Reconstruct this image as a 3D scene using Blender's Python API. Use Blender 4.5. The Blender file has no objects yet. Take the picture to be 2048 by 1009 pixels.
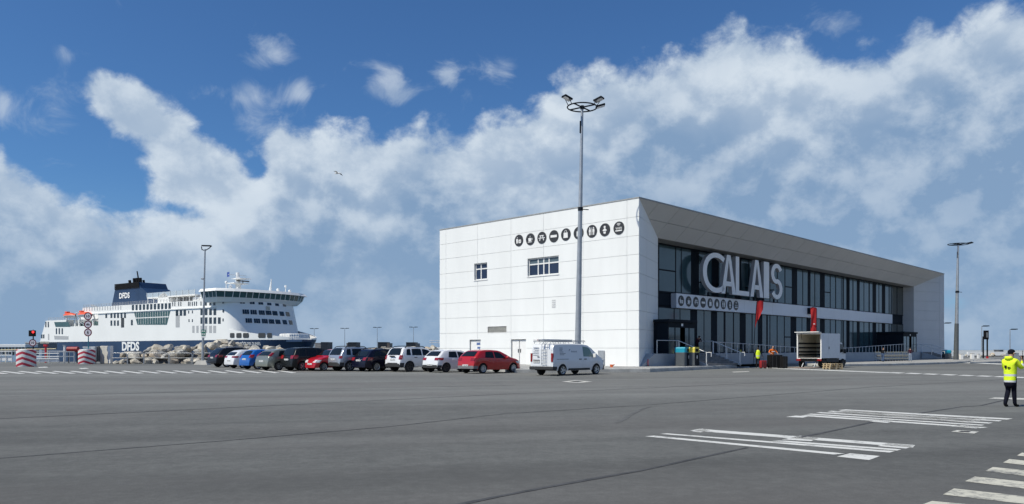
import bpy, bmesh, math, random
from math import sin, cos, pi, radians, atan, atan2, hypot, sqrt
from mathutils import Vector, Matrix

# ------------------------------------------------------------------ camera, sky, sun, exposure
scene = bpy.context.scene
col = scene.collection
F, CX, HY, CZ = 1540.0, 1024.0, 700.0, 1.7      # focal length and horizon of the photograph (pixels), eye height (m)
cam_d = bpy.data.cameras.new("camera")
cam = bpy.data.objects.new("camera", cam_d); col.objects.link(cam)
cam.location = (0, 0, CZ); cam.rotation_euler = (radians(90), 0, 0)
cam_d.sensor_fit = 'HORIZONTAL'; cam_d.sensor_width = 36.0; cam_d.lens = 36.0 * F / 2048
cam_d.shift_y = (HY - 504.5) / 2048
cam_d.clip_start = 0.1; cam_d.clip_end = 60000
scene.camera = cam
vs = scene.view_settings
scene.display_settings.display_device = 'sRGB'
vs.view_transform = 'Standard'; vs.look = 'None'; vs.gamma = 1.0; vs.exposure = 0.0; vs.use_curve_mapping = False

SUN_EL = radians(51.0)
SUN_H = Vector((-0.872, -0.490)).normalized()
SUN = Vector((SUN_H.x * cos(SUN_EL), SUN_H.y * cos(SUN_EL), sin(SUN_EL)))
sun_d = bpy.data.lights.new("sun", 'SUN'); sun_d.energy = 4.3; sun_d.angle = radians(0.5); sun_d.color = (1.0, 0.945, 0.81)
sun_o = bpy.data.objects.new("sun", sun_d); col.objects.link(sun_o)
sun_o.rotation_euler = SUN.to_track_quat('Z', 'Y').to_euler(); sun_o.location = (-60, -40, 90)

world = bpy.data.worlds.new("World"); scene.world = world; world.use_nodes = True
NT = world.node_tree; NT.nodes.clear()

class G:
    """tiny helper for writing node arithmetic"""
    def __init__(s, nt): s.nt = nt
    def n(s, t, **kw):
        nd = s.nt.nodes.new(t)
        for k, v in kw.items(): setattr(nd, k, v)
        return nd
    def put(s, sock, v):
        if hasattr(v, 'is_linked') or hasattr(v, 'links'): s.nt.links.new(v, sock)
        else: sock.default_value = v
    def m(s, op, a, b=0.0, c=None, clamp=False):
        nd = s.n('ShaderNodeMath', operation=op, use_clamp=clamp)
        s.put(nd.inputs[0], a); s.put(nd.inputs[1], b)
        if c is not None: s.put(nd.inputs[2], c)
        return nd.outputs[0]
    def smooth(s, v, a, b, lo=0.0, hi=1.0):
        nd = s.n('ShaderNodeMapRange', interpolation_type='SMOOTHSTEP')
        s.put(nd.inputs['Value'], v); nd.inputs['From Min'].default_value = a; nd.inputs['From Max'].default_value = b
        nd.inputs['To Min'].default_value = lo; nd.inputs['To Max'].default_value = hi
        return nd.outputs['Result']
    def noise(s, vec, scale, detail=4, rough=0.55, dist=0.0):
        nd = s.n('ShaderNodeTexNoise')
        if vec is not None: s.put(nd.inputs['Vector'], vec)
        nd.inputs['Scale'].default_value = scale; nd.inputs['Detail'].default_value = detail
        nd.inputs['Roughness'].default_value = rough; nd.inputs['Distortion'].default_value = dist
        return nd.outputs['Fac']
    def mix(s, f, a, b):
        nd = s.n('ShaderNodeMix', data_type='RGBA')
        s.put(nd.inputs[0], f); s.put(nd.inputs[6], a); s.put(nd.inputs[7], b)
        return nd.outputs[2]
    def vadd(s, a, b):
        nd = s.n('ShaderNodeVectorMath', operation='ADD'); s.put(nd.inputs[0], a); s.put(nd.inputs[1], b); return nd.outputs[0]
    def vmul(s, a, b):
        nd = s.n('ShaderNodeVectorMath', operation='MULTIPLY'); s.put(nd.inputs[0], a); s.put(nd.inputs[1], b); return nd.outputs[0]

def sky_uv(px, py):
    """azimuth / elevation (in thousandths of 1/1.54 rad) of a direction seen at that spot of the photograph"""
    return F * atan((px - CX) / F), F * atan((HY - py) / hypot(F, px - CX))

def build_sky():
    g = G(NT)
    out = g.n('ShaderNodeOutputWorld')
    sky = g.n('ShaderNodeTexSky', sky_type='NISHITA', sun_disc=False)
    sky.sun_elevation = SUN_EL; sky.sun_rotation = atan2(SUN.x, SUN.y)
    sky.altitude = 0; sky.air_density = 1.0; sky.dust_density = 0.6; sky.ozone_density = 3.0
    tc = g.n('ShaderNodeTexCoord'); d = tc.outputs['Generated']
    sp = g.n('ShaderNodeSeparateXYZ'); g.put(sp.inputs[0], d); x, y, z = sp.outputs
    az = g.m('MULTIPLY', g.m('ARCTAN2', x, y), F)
    el = g.m('MULTIPLY', g.m('ARCSINE', z), F)
    # ---- coverage: upper rim of the big cloud bank against azimuth
    pts = [(-60, 300), (0, 322), (90, 350), (200, 405), (300, 400), (420, 420), (480, 400), (525, 330), (560, 245), (640, 222), (700, 268), (760, 282),
           (850, 255), (950, 243), (1050, 213), (1130, 168), (1210, 150), (1290, 122), (1370, 112), (1440, 76), (1560, 56),
           (1640, 78), (1780, 82), (1850, 32), (1960, 14), (2100, -10)]
    U0, U1 = -900.0, 900.0
    rr = g.n('ShaderNodeValToRGB'); rr.color_ramp.interpolation = 'LINEAR'
    el_ = rr.color_ramp.elements
    st = [((sky_uv(*p)[0] - U0) / (U1 - U0), sky_uv(*p)[1] / 800.0) for p in pts]
    el_[0].position = st[0][0]; el_[0].color = (st[0][1],) * 3 + (1,)
    el_[1].position = st[-1][0]; el_[1].color = (st[-1][1],) * 3 + (1,)
    for p, v in st[1:-1]:
        e = el_.new(p); e.color = (v, v, v, 1)
    g.put(rr.inputs[0], g.m('DIVIDE', g.m('SUBTRACT', az, U0), U1 - U0))
    sc_ = g.n('ShaderNodeSeparateColor'); g.put(sc_.inputs[0], rr.outputs[0])
    top = g.m('MULTIPLY', sc_.outputs[0], 800.0)
    depth = g.m('SUBTRACT', top, el)                       # + inside the bank
    bias = g.m('MAXIMUM', g.m('MINIMUM', g.m('DIVIDE', depth, 60.0), 1.75), -1.7)
    def blob(px, py, rx, ry, amp, rot=0.0):
        cu, cv = sky_uv(px, py)
        du = g.m('SUBTRACT', az, cu); dv = g.m('SUBTRACT', el, cv)
        c_, s_ = cos(rot), sin(rot)
        a = g.m('ADD', g.m('MULTIPLY', du, c_ / rx), g.m('MULTIPLY', dv, s_ / rx))
        b = g.m('ADD', g.m('MULTIPLY', du, -s_ / ry), g.m('MULTIPLY', dv, c_ / ry))
        q = g.m('ADD', g.m('MULTIPLY', a, a), g.m('MULTIPLY', b, b))
        return g.m('MULTIPLY', g.m('EXPONENT', g.m('MULTIPLY', q, -1.0)), amp)
    adds = [(205, 188, 104, 56, 2.0, -.05), (275, 255, 60, 40, .8, 0), (380, 305, 140, 86, 2.25, -0.12), (430, 375, 110, 50, 0.9, 0), (500, 300, 50, 60, .5, 0),
            (1480, 415, 110, 30, .5, 0), (1610, 445, 90, 30, .6, .2), (520, 560, 900, 90, .25, 0)]
    subs = [(520, 345, 34, 42, 1.5, 0), (140, 312, 95, 40, .9, -.2), (330, 415, 100, 16, .5, 0), (1390, 375, 70, 22, .9, 0), (1660, 405, 50, 24, 1.3, 0), (560, 450, 60, 60, .7, 0),
            (1480, 560, 900, 70, .35, 0), (1900, 620, 420, 90, .9, 0), (720, 640, 500, 60, .55, 0), (90, 640, 300, 60, .45, 0), (1100, 400, 60, 24, .7, 0), (1950, 470, 120, 60, .4, 0)]
    wisps = [(532, 115, 52, 32, 1.0, .3), (785, 172, 56, 40, 1.1, 0), (898, 140, 36, 34, .9, -.6), (1003, 140, 44, 34, .75, .2), (510, 188, 85, 26, .8, .1), (525, 255, 55, 36, .75, 0), (605, 185, 22, 26, .75, 0), (-4, 200, 30, 38, 1.0, 0),
             (120, 108, 50, 16, .45, 0), (105, 250, 70, 34, .6, 0), (1660, 46, 70, 26, .7, 0), (110, 195, 40, 30, .7, 0), (560, 560, 40, 18, .6, -.4), (930, 180, 60, 16, .4, -.3), (1215, 100, 8, 8, .1, 0)]
    for b in adds: bias = g.m('ADD', bias, blob(*b))
    for b in subs: bias = g.m('SUBTRACT', bias, blob(*b))
    wis = blob(*wisps[0])
    for b in wisps[1:]: wis = g.m('ADD', wis, blob(*b))
    # ---- billows
    vec = g.vmul(d, (1.0, 1.0, 1.25))
    def fld(v, det=9):
        n1 = g.noise(v, 5.2, det, 0.62, 0.0)
        n2 = g.noise(v, 21.0, 6, 0.6, 0.35)
        return g.m('ADD', g.m('MULTIPLY', g.m('SUBTRACT', n1, 0.5), 4.3), g.m('MULTIPLY', g.m('SUBTRACT', n2, 0.5), 1.5))
    f0 = fld(vec)
    f1 = fld(g.vadd(vec, tuple(Vector((SUN.x * .6, SUN.y * .6, SUN.z * 1.3)) * 0.034)))
    dens = g.m('ADD', bias, f0)
    alpha = g.smooth(dens, -0.20, 0.62)
    wn = g.noise(vec, 17.0, 8, 0.62, 0.8)
    wal = g.m('MULTIPLY', g.smooth(g.m('ADD', wis, g.m('MULTIPLY', g.m('SUBTRACT', wn, 0.5), 2.4)), 0.35, 1.35), 0.62)
    alpha = g.m('MAXIMUM', alpha, wal)
    veil = g.m('MULTIPLY', g.smooth(el, 330.0, 20.0), 0.52)       # everything melts into a pale veil toward the horizon
    lit = g.m('SUBTRACT', f0, f1)                                 # bright where the way to the sun opens up
    shade = g.smooth(lit, -0.55, 0.70)
    big = g.smooth(g.noise(g.vadd(vec, (3.1, 1.7, .4)), 4.2, 5, 0.5, 0.2), 0.33, 0.66)
    thick = g.smooth(g.m('ADD', depth, g.m('MULTIPLY', f0, -55.0)), 20.0, 260.0)
    rim = g.smooth(dens, 1.8, 0.5)
    br = g.m('ADD', g.m('MULTIPLY', shade, 0.52), g.m('MULTIPLY', big, 0.36))
    br = g.m('SUBTRACT', g.m('ADD', br, 0.20), g.m('MULTIPLY', thick, 0.50))
    br = g.m('ADD', br, g.m('MULTIPLY', rim, 0.12))
    br = g.m('MAXIMUM', g.m('MINIMUM', br, 1.0), 0.0)
    ccol = g.mix(br, (0.232, 0.352, 0.525, 1), (0.70, 0.78, 0.855, 1))
    ccol = g.mix(veil, ccol, (0.262, 0.385, 0.560, 1))
    bg_s = g.n('ShaderNodeBackground'); g.put(bg_s.inputs[0], g.vmul(sky.outputs[0], (0.54, 0.87, 1.21))); bg_s.inputs[1].default_value = SKY_STRENGTH
    bg_h = g.n('ShaderNodeBackground'); bg_h.inputs[0].default_value = (0.225, 0.365, 0.580, 1); bg_h.inputs[1].default_value = 1.0
    bg_c = g.n('ShaderNodeBackground'); g.put(bg_c.inputs[0], ccol); bg_c.inputs[1].default_value = 1.0
    m0 = g.n('ShaderNodeMixShader'); g.put(m0.inputs[0], veil); g.put(m0.inputs[1], bg_s.outputs[0]); g.put(m0.inputs[2], bg_h.outputs[0])
    m1 = g.n('ShaderNodeMixShader'); g.put(m1.inputs[0], g.m('MULTIPLY', alpha, 0.93)); g.put(m1.inputs[1], m0.outputs[0]); g.put(m1.inputs[2], bg_c.outputs[0])
    g.put(out.inputs[0], m1.outputs[0])
    world.cycles.sampling_method = 'MANUAL'; world.cycles.sample_map_resolution = 512
SKY_STRENGTH = 0.085
build_sky()

# ------------------------------------------------------------------ geometry helpers
def gz(Y):
    """height of the yard: it rises very gently away from the camera and then runs level"""
    return 0.0055 * max(-100.0, min(Y, 45.0))
def gnd(px, py):
    k = (py - HY) / F
    Y = CZ / (k + 0.0055)
    if Y > 45: Y = (CZ - gz(45)) / k
    return Vector(((px - CX) / F * Y, Y, gz(Y)))
def at(px, py, Y): return Vector(((px - CX) / F * Y, Y, CZ + (HY - py) / F * Y))

class Frame:
    """an upright local frame (origin on the plan, angle); turns spots of the photograph into points on its planes"""
    def __init__(s, x, y, a): s.o = Vector((x, y, 0)); s.a = a; s.e = Vector((cos(a), sin(a), 0)); s.f = Vector((-sin(a), cos(a), 0))
    def w(s, u, v, z=0): return s.o + s.e * u + s.f * v + Vector((0, 0, z))
    def loc(s, p): q = Vector(p) - s.o; return Vector((q.dot(s.e), q.dot(s.f), q.z))
    def onv(s, px, py, v):
        k = (px - CX) / F; u = (k * (s.o.y + s.f.y * v) - s.o.x - s.f.x * v) / (s.e.x - k * s.e.y)
        Y = s.o.y + s.e.y * u + s.f.y * v; return u, CZ + (HY - py) / F * Y
    def onu(s, px, py, u):
        k = (px - CX) / F; v = (k * (s.o.y + s.e.y * u) - s.o.x - s.e.x * u) / (s.f.x - k * s.f.y)
        Y = s.o.y + s.e.y * u + s.f.y * v; return v, CZ + (HY - py) / F * Y

class MB:
    """collects shapes and links them as one mesh object"""
    def __init__(s): s.v = []; s.f = []; s.mi = []; s.cur = 0
    def mat(s, i): s.cur = i; return s
    def add(s, verts, faces):
        b = len(s.v); s.v += [tuple(p) for p in verts]
        for f in faces: s.f.append([b + i for i in f]); s.mi.append(s.cur)
        return s
    def box(s, x0, x1, y0, y1, z0, z1, M=None):
        vs = [(x, y, z) for z in (z0, z1) for y in (y0, y1) for x in (x0, x1)]
        if M is not None: vs = [M @ Vector(p) for p in vs]
        return s.add(vs, [(0, 2, 3, 1), (4, 5, 7, 6), (0, 1, 5, 4), (2, 6, 7, 3), (0, 4, 6, 2), (1, 3, 7, 5)])
    def bbox(s, x0, x1, y0, y1, z0, z1, b=0.02, M=None):
        """box with chamfered edges"""
        bm = bmesh.new(); bmesh.ops.create_cube(bm, size=1.0)
        for v in bm.verts: v.co = Vector((x0 + (v.co.x + .5) * (x1 - x0), y0 + (v.co.y + .5) * (y1 - y0), z0 + (v.co.z + .5) * (z1 - z0)))
        b = min(b, .45 * min(abs(x1 - x0), abs(y1 - y0), abs(z1 - z0)))
        bmesh.ops.bevel(bm, geom=bm.edges[:], offset=b, segments=2, affect='EDGES', profile=.6)
        return s.bm(bm, M)
    def bm(s, bm, M=None):
        bm.verts.index_update()
        vs = [(M @ v.co if M is not None else v.co.copy()) for v in bm.verts]; fs = [[v.index for v in f.verts] for f in bm.faces]
        bm.free(); return s.add(vs, fs)
    def tube(s, path, r, n=8, caps=True, r1=None):
        path = [Vector(p) for p in path]; m = len(path); vs = []; up = None
        for i, p in enumerate(path):
            d = (path[min(i + 1, m - 1)] - path[max(i - 1, 0)]).normalized()
            if up is None: up = d.orthogonal().normalized()
            up = (up - d * up.dot(d)); up = up.normalized() if up.length > 1e-6 else d.orthogonal().normalized()
            w = d.cross(up); rr = r if r1 is None else r + (r1 - r) * i / (m - 1)
            vs += [p + (up * cos(2 * pi * k / n) + w * sin(2 * pi * k / n)) * rr for k in range(n)]
        fs = [(i * n + k, i * n + (k + 1) % n, (i + 1) * n + (k + 1) % n, (i + 1) * n + k) for i in range(m - 1) for k in range(n)]
        if caps: fs += [tuple(range(n - 1, -1, -1)), tuple((m - 1) * n + k for k in range(n))]
        return s.add(vs, fs)
    def lathe(s, prof, n=20, M=None):
        """prof: (r,z) turned about z"""
        vs = []
        for r, z in prof: vs += [(r * cos(2 * pi * k / n), r * sin(2 * pi * k / n), z) for k in range(n)]
        if M is not None: vs = [M @ Vector(p) for p in vs]
        m = len(prof)
        fs = [(i * n + k, i * n + (k + 1) % n, (i + 1) * n + (k + 1) % n, (i + 1) * n + k) for i in range(m - 1) for k in range(n)]
        fs += [tuple(range(n - 1, -1, -1)), tuple((m - 1) * n + k for k in range(n))]
        return s.add(vs, fs)
    def prism(s, poly, d, M):
        """2-D polygon (in the x,y of M) extruded from 0 to d along M's z"""
        n = len(poly); a = [M @ Vector((p[0], p[1], 0)) for p in poly]; b = [M @ Vector((p[0], p[1], d)) for p in poly]
        return s.add(a + b, [tuple(range(n - 1, -1, -1)), tuple(range(n, 2 * n))] + [(i, (i + 1) % n, n + (i + 1) % n, n + i) for i in range(n)])
    def grid(s, rows, flip=False, closed=False):
        n = len(rows[0]); vs = [p for r in rows for p in r]; fs = []
        for i in range(len(rows) - 1):
            for k in range(n if closed else n - 1):
                q = (i * n + k, i * n + (k + 1) % n, (i + 1) * n + (k + 1) % n, (i + 1) * n + k); fs.append(q[::-1] if flip else q)
        return s.add(vs, fs)
    def ball(s, c, rx, ry=None, rz=None, n=12, m=8):
        ry = ry or rx; rz = rz or rx; rows = []
        for i in range(m + 1):
            t = -pi / 2 + pi * i / m
            rows.append([(c[0] + rx * cos(t) * cos(2 * pi * k / n), c[1] + ry * cos(t) * sin(2 * pi * k / n), c[2] + rz * sin(t)) for k in range(n)])
        return s.grid(rows, closed=True)
    def build(s, name, mats, parent=None, smooth=None, rot=None, loc=None, fix=False):
        me = bpy.data.meshes.new(name); me.from_pydata(s.v, [], s.f)
        mats = mats if isinstance(mats, (list, tuple)) else [mats]
        for m in mats: me.materials.append(m)
        for p, i in zip(me.polygons, s.mi): p.material_index = i
        if fix:
            bm = bmesh.new(); bm.from_mesh(me); bmesh.ops.remove_doubles(bm, verts=bm.verts[:], dist=1e-5)
            bmesh.ops.recalc_face_normals(bm, faces=bm.faces[:]); bm.to_mesh(me); bm.free()
        if smooth is not None:
            for p in me.polygons: p.use_smooth = True
            me.set_sharp_from_angle(angle=radians(smooth))
        me.update()
        return link(name, me, parent, loc, rot)

def link(name, me, parent=None, loc=None, rot=None):
    o = bpy.data.objects.new(name, me); col.objects.link(o)
    if parent is not None: o.parent = parent
    if loc is not None: o.location = loc
    if rot is not None: o.rotation_euler = (0, 0, rot)
    return o
def tag(o, label=None, cat=None, group=None, kind=None):
    if label: o['label'] = label
    if cat: o['category'] = cat
    if group: o['group'] = group
    if kind: o['kind'] = kind
    return o
def thing(name, label, cat, loc=(0, 0, 0), rz=0.0, group=None):
    o = link(name, None, None, loc, rz); o.empty_display_size = 0.3
    return tag(o, label, cat, group)
def struct(o): o['kind'] = 'structure'; return o
def dup(root, loc=None, rz=None, label=None, parent=None):
    r = root.copy(); col.objects.link(r)
    if parent is not None: r.parent = parent
    if loc is not None: r.location = loc
    if rz is not None: r.rotation_euler = (0, 0, rz)
    if label: r['label'] = label
    for ch in list(root.children): dup(ch, parent=r)
    return r
def text_into(mb, s, M, h=1.0, w=None, bold=0.0, depth=0.0, align='CENTER', fn=None):
    """lettering as mesh: cap height h (w: forced overall width), laid out in the x,y of M; fn maps points instead of M"""
    c = bpy.data.curves.new("lettering", 'FONT'); c.body = s; c.size = 1.0; c.offset = bold; c.extrude = depth; c.resolution_u = 3
    o = bpy.data.objects.new("lettering", c); col.objects.link(o); bpy.context.view_layer.update()
    dg = bpy.context.evaluated_depsgraph_get(); me = bpy.data.meshes.new_from_object(o.evaluated_get(dg))
    xs = [v.co.x for v in me.vertices]; ys = [v.co.y for v in me.vertices]
    x0, x1, y0, y1 = min(xs), max(xs), min(ys), max(ys); k = h / (y1 - y0); kx = k if w is None else w / (x1 - x0)
    ox = (x0 + x1) / 2 if align == 'CENTER' else x0
    pts = [Vector(((v.co.x - ox) * kx, (v.co.y - y0) * k, v.co.z)) for v in me.vertices]
    mb.add([(fn(p) if fn else M @ p) for p in pts], [list(p.vertices) for p in me.polygons])
    bpy.data.objects.remove(o); bpy.data.meshes.remove(me); bpy.data.curves.remove(c)
def MX(origin, ex, ey, ez=None):
    ex = Vector(ex); ey = Vector(ey); ez = Vector(ez) if ez is not None else ex.cross(ey)
    return Matrix(((ex.x, ey.x, ez.x, origin[0]), (ex.y, ey.y, ez.y, origin[1]), (ex.z, ey.z, ez.z, origin[2]), (0, 0, 0, 1)))
def clip(poly, a, b, c):
    """keep the part of a 2-D polygon where a x + b y <= c"""
    out = []
    for i in range(len(poly)):
        p, q = poly[i - 1], poly[i]; dp = a * p[0] + b * p[1] - c; dq = a * q[0] + b * q[1] - c
        if (dp <= 0) != (dq <= 0):
            t = dp / (dp - dq); out.append((p[0] + t * (q[0] - p[0]), p[1] + t * (q[1] - p[1])))
        if dq <= 0: out.append(q)
    return out
def minus(rect, holes):
    rs = [rect]
    for (a0, a1, b0, b1) in holes:
        nx = []
        for (x0, x1, y0, y1) in rs:
            if a0 >= x1 or a1 <= x0 or b0 >= y1 or b1 <= y0: nx.append((x0, x1, y0, y1)); continue
            if a0 > x0: nx.append((x0, a0, y0, y1))
            if a1 < x1: nx.append((a1, x1, y0, y1))
            m0, m1 = max(x0, a0), min(x1, a1)
            if b0 > y0: nx.append((m0, m1, y0, b0))
            if b1 < y1: nx.append((m0, m1, b1, y1))
        rs = nx
    return rs

# ------------------------------------------------------------------ materials
def mat(name, c, rough=0.5, metal=0.0, var=0.12, scale=3.0, bump=0.0, bscale=40.0, spec=0.5, coat=0.0, emit=None, coords='Object', aniso=(1, 1, 1), alpha=1.0):
    m = bpy.data.materials.new(name); m.use_nodes = True; nt = m.node_tree; g = G(nt)
    b = nt.nodes['Principled BSDF']
    b.inputs['Roughness'].default_value = rough; b.inputs['Metallic'].default_value = metal
    b.inputs['Specular IOR Level'].default_value = spec; b.inputs['Coat Weight'].default_value = coat; b.inputs['Coat Roughness'].default_value = 0.04
    tc = g.n('ShaderNodeTexCoord'); v = g.vmul(tc.outputs[coords], aniso)
    n = g.noise(v, scale, 6, 0.6)
    lo = tuple(x * (1 - var) for x in c) + (1,); hi = tuple(min(1, x * (1 + var)) for x in c) + (1,)
    g.put(b.inputs['Base Color'], g.mix(g.smooth(n, 0.3, 0.7), lo, hi))
    if bump:
        bp = g.n('ShaderNodeBump'); bp.inputs['Strength'].default_value = bump; bp.inputs['Distance'].default_value = 0.02
        g.put(bp.inputs['Height'], g.noise(v, bscale, 5, 0.6)); g.put(b.inputs['Normal'], bp.outputs[0])
    if emit: b.inputs['Emission Color'].default_value = emit[:3] + (1,); b.inputs['Emission Strength'].default_value = emit[3]
    if alpha < 1: b.inputs['Alpha'].default_value = alpha
    return m

def asphalt_mat():
    m = bpy.data.materials.new("asphalt"); m.use_nodes = True; nt = m.node_tree; g = G(nt); b = nt.nodes['Principled BSDF']
    tc = g.n('ShaderNodeTexCoord'); p = tc.outputs['Object']
    rot = g.n('ShaderNodeVectorRotate'); rot.rotation_type = 'Z_AXIS'; g.put(rot.inputs['Vector'], p); rot.inputs['Angle'].default_value = radians(-12)
    q = rot.outputs[0]
    big = g.noise(g.vmul(q, (0.022, 0.10, 1)), 1.0, 5, 0.55, 0.3)
    lanes = g.noise(g.vmul(q, (0.012, 0.55, 1)), 1.0, 4, 0.6)
    mid = g.noise(p, 0.55, 6, 0.62)
    fine = g.noise(p, 55.0, 3, 0.7)
    grit = g.noise(p, 9.0, 4, 0.75)
    tone = g.m('ADD', g.m('MULTIPLY', g.m('SUBTRACT', big, .5), 1.35), g.m('MULTIPLY', g.m('SUBTRACT', lanes, .5), 0.75))
    tone = g.m('ADD', tone, g.m('MULTIPLY', g.m('SUBTRACT', mid, .5), 0.34))
    tone = g.m('ADD', tone, g.m('MULTIPLY', g.m('SUBTRACT', grit, .5), 0.55))
    tone = g.m('ADD', tone, g.m('MULTIPLY', g.m('SUBTRACT', fine, .5), 0.80))
    tone = g.m('ADD', tone, g.m('MULTIPLY', g.m('SUBTRACT', g.noise(p, 3.1, 5, 0.72), .5), 0.45))
    sp = g.n('ShaderNodeSeparateXYZ'); g.put(sp.inputs[0], p)
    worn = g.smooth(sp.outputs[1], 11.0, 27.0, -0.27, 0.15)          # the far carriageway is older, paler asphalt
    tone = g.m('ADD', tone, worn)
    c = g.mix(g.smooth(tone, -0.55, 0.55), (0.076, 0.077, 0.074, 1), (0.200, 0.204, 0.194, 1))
    warm = g.noise(g.vmul(q, (0.03, 0.14, 1)), 1.3, 3, 0.5)
    c = g.mix(g.m('MULTIPLY', g.smooth(warm, 0.45, 0.7), 0.35), c, (0.150, 0.140, 0.134, 1))
    spot = g.noise(p, 0.9, 3, 0.5); c = g.mix(g.smooth(spot, 0.71, 0.78, 0, 0.40), c, (0.065, 0.065, 0.066, 1))
    g.put(b.inputs['Base Color'], c); b.inputs['Roughness'].default_value = 0.88; b.inputs['Specular IOR Level'].default_value = 0.35
    bp = g.n('ShaderNodeBump'); bp.inputs['Strength'].default_value = 0.45; bp.inputs['Distance'].default_value = 0.012
    g.put(bp.inputs['Height'], g.m('ADD', fine, grit)); g.put(b.inputs['Normal'], bp.outputs[0])
    return m

def paint_mark_mat(name, c, wear):
    m = bpy.data.materials.new(name); m.use_nodes = True; nt = m.node_tree; g = G(nt); b = nt.nodes['Principled BSDF']
    p = g.n('ShaderNodeTexCoord').outputs['Object']
    w1 = g.noise(p, 2.2, 6, 0.7); w2 = g.noise(p, 14.0, 4, 0.7)
    k = g.smooth(g.m('ADD', g.m('MULTIPLY', w1, 0.6), g.m('MULTIPLY', w2, 0.4)), wear, wear + 0.17)
    t = g.noise(p, 0.8, 3, 0.5)
    cc = g.mix(t, tuple(x * .85 for x in c) + (1,), tuple(min(1, x * 1.1) for x in c) + (1,))
    g.put(b.inputs['Base Color'], g.mix(k, cc, (0.14, 0.14, 0.138, 1))); b.inputs['Roughness'].default_value = 0.75
    return m

def rock_mat(name, c):
    m = bpy.data.materials.new(name); m.use_nodes = True; nt = m.node_tree; g = G(nt); b = nt.nodes['Principled BSDF']
    p = g.n('ShaderNodeTexCoord').outputs['Object']
    n1 = g.noise(p, 1.6, 8, 0.65); n2 = g.noise(p, 6.0, 6, 0.7); n3 = g.noise(p, 0.7, 3, 0.5)
    cc = g.mix(g.smooth(n1, .35, .68), tuple(x * .62 for x in c) + (1,), tuple(min(.75, x * 1.2) for x in c) + (1,))
    cc = g.mix(g.m('MULTIPLY', g.smooth(n3, .52, .72), .5), cc, (0.36, 0.27, 0.18, 1))
    cc = g.mix(g.m('MULTIPLY', g.smooth(n2, .55, .75), .5), cc, (0.13, 0.12, 0.115, 1))
    g.put(b.inputs['Base Color'], cc); b.inputs['Roughness'].default_value = 0.9
    bp = g.n('ShaderNodeBump'); bp.inputs['Strength'].default_value = 0.8; bp.inputs['Distance'].default_value = 0.08
    g.put(bp.inputs['Height'], n2); g.put(b.inputs['Normal'], bp.outputs[0])
    return m

M = {}
M['asphalt'] = asphalt_mat()
M['mark'] = paint_mark_mat('white road paint', (0.66, 0.66, 0.63), 0.51)
M['mark_old'] = paint_mark_mat('worn white road paint', (0.58, 0.57, 0.52), 0.50)
M['mark_cream'] = paint_mark_mat('worn cream road paint', (0.58, 0.56, 0.47), 0.46)
M['tar'] = mat('tar', (0.060, 0.060, 0.061), 0.75, var=.3)
M['kerb'] = mat('kerb concrete', (0.40, 0.40, 0.385), 0.85, var=.18, scale=1.5, bump=.3)
M['paving'] = mat('paving', (0.34, 0.335, 0.32), 0.9, var=.15, scale=1.2, bump=.25)
M['conc'] = mat('concrete', (0.45, 0.435, 0.40), 0.85, var=.16, scale=1.3, bump=.3)
M['podium'] = mat('grey render', (0.42, 0.43, 0.44), 0.8, var=.08, scale=.8)
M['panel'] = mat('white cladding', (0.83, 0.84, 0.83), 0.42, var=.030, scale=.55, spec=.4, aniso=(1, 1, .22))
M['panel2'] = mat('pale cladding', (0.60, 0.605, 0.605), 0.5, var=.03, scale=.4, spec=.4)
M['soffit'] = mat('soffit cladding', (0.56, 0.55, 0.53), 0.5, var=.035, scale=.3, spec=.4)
M['band'] = mat('fascia cladding', (0.74, 0.76, 0.80), 0.45, var=.02, scale=.5)
M['joint'] = mat('joint', (0.50, 0.51, 0.51), 0.8)
M['dark'] = mat('anthracite frame', (0.014, 0.019, 0.026), 0.7, var=.1, spec=.08)
M['darkpanel'] = mat('anthracite panel', (0.013, 0.019, 0.027), 0.65, var=.08, spec=.06)
M['black'] = mat('black', (0.009, 0.009, 0.010), 0.75, spec=.15)
M['sign_black'] = mat('sign black', (0.035, 0.036, 0.040), 0.5, var=.04)
M['white'] = mat('white paint', (0.80, 0.80, 0.79), 0.45, var=.03)
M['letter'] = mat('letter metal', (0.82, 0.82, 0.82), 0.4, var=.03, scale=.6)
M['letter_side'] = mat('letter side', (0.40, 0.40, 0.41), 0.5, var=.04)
M['rail'] = mat('galvanised rail', (0.62, 0.63, 0.64), 0.4, .4, var=.08)
M['galv'] = mat('galvanised steel', (0.42, 0.44, 0.46), 0.42, .55, var=.10, scale=2)
M['steel'] = mat('steel', (0.55, 0.56, 0.57), 0.35, .8, var=.08)
M['rubber'] = mat('rubber', (0.016, 0.016, 0.017), 0.85, var=.2)
M['plastic'] = mat('dark plastic', (0.028, 0.029, 0.031), 0.7, var=.1)
M['greyplastic'] = mat('grey plastic', (0.17, 0.175, 0.18), 0.6, var=.1)
M['rim'] = mat('alloy', (0.50, 0.51, 0.52), 0.35, .7, var=.06)
M['rim_dark'] = mat('dark alloy', (0.05, 0.05, 0.052), 0.4, .4, var=.06)
M['red_light'] = mat('red lamp glass', (0.26, 0.012, 0.014), 0.15, var=.15, coat=.5)
M['lamp'] = mat('clear lamp glass', (0.62, 0.63, 0.65), 0.12, var=.1, coat=.5)
M['plate'] = mat('plate', (0.74, 0.75, 0.75), 0.4)
M['red'] = mat('red paint', (0.50, 0.02, 0.03), 0.45, var=.08)
M['teal'] = mat('teal plastic', (0.01, 0.30, 0.42), 0.45, var=.06)
M['yellow'] = mat('yellow plastic', (0.72, 0.60, 0.08), 0.45, var=.06)
M['orange'] = mat('orange paint', (0.75, 0.14, 0.03), 0.5, var=.08)
M['bin'] = mat('bin grey', (0.075, 0.085, 0.095), 0.5, var=.08)
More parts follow.
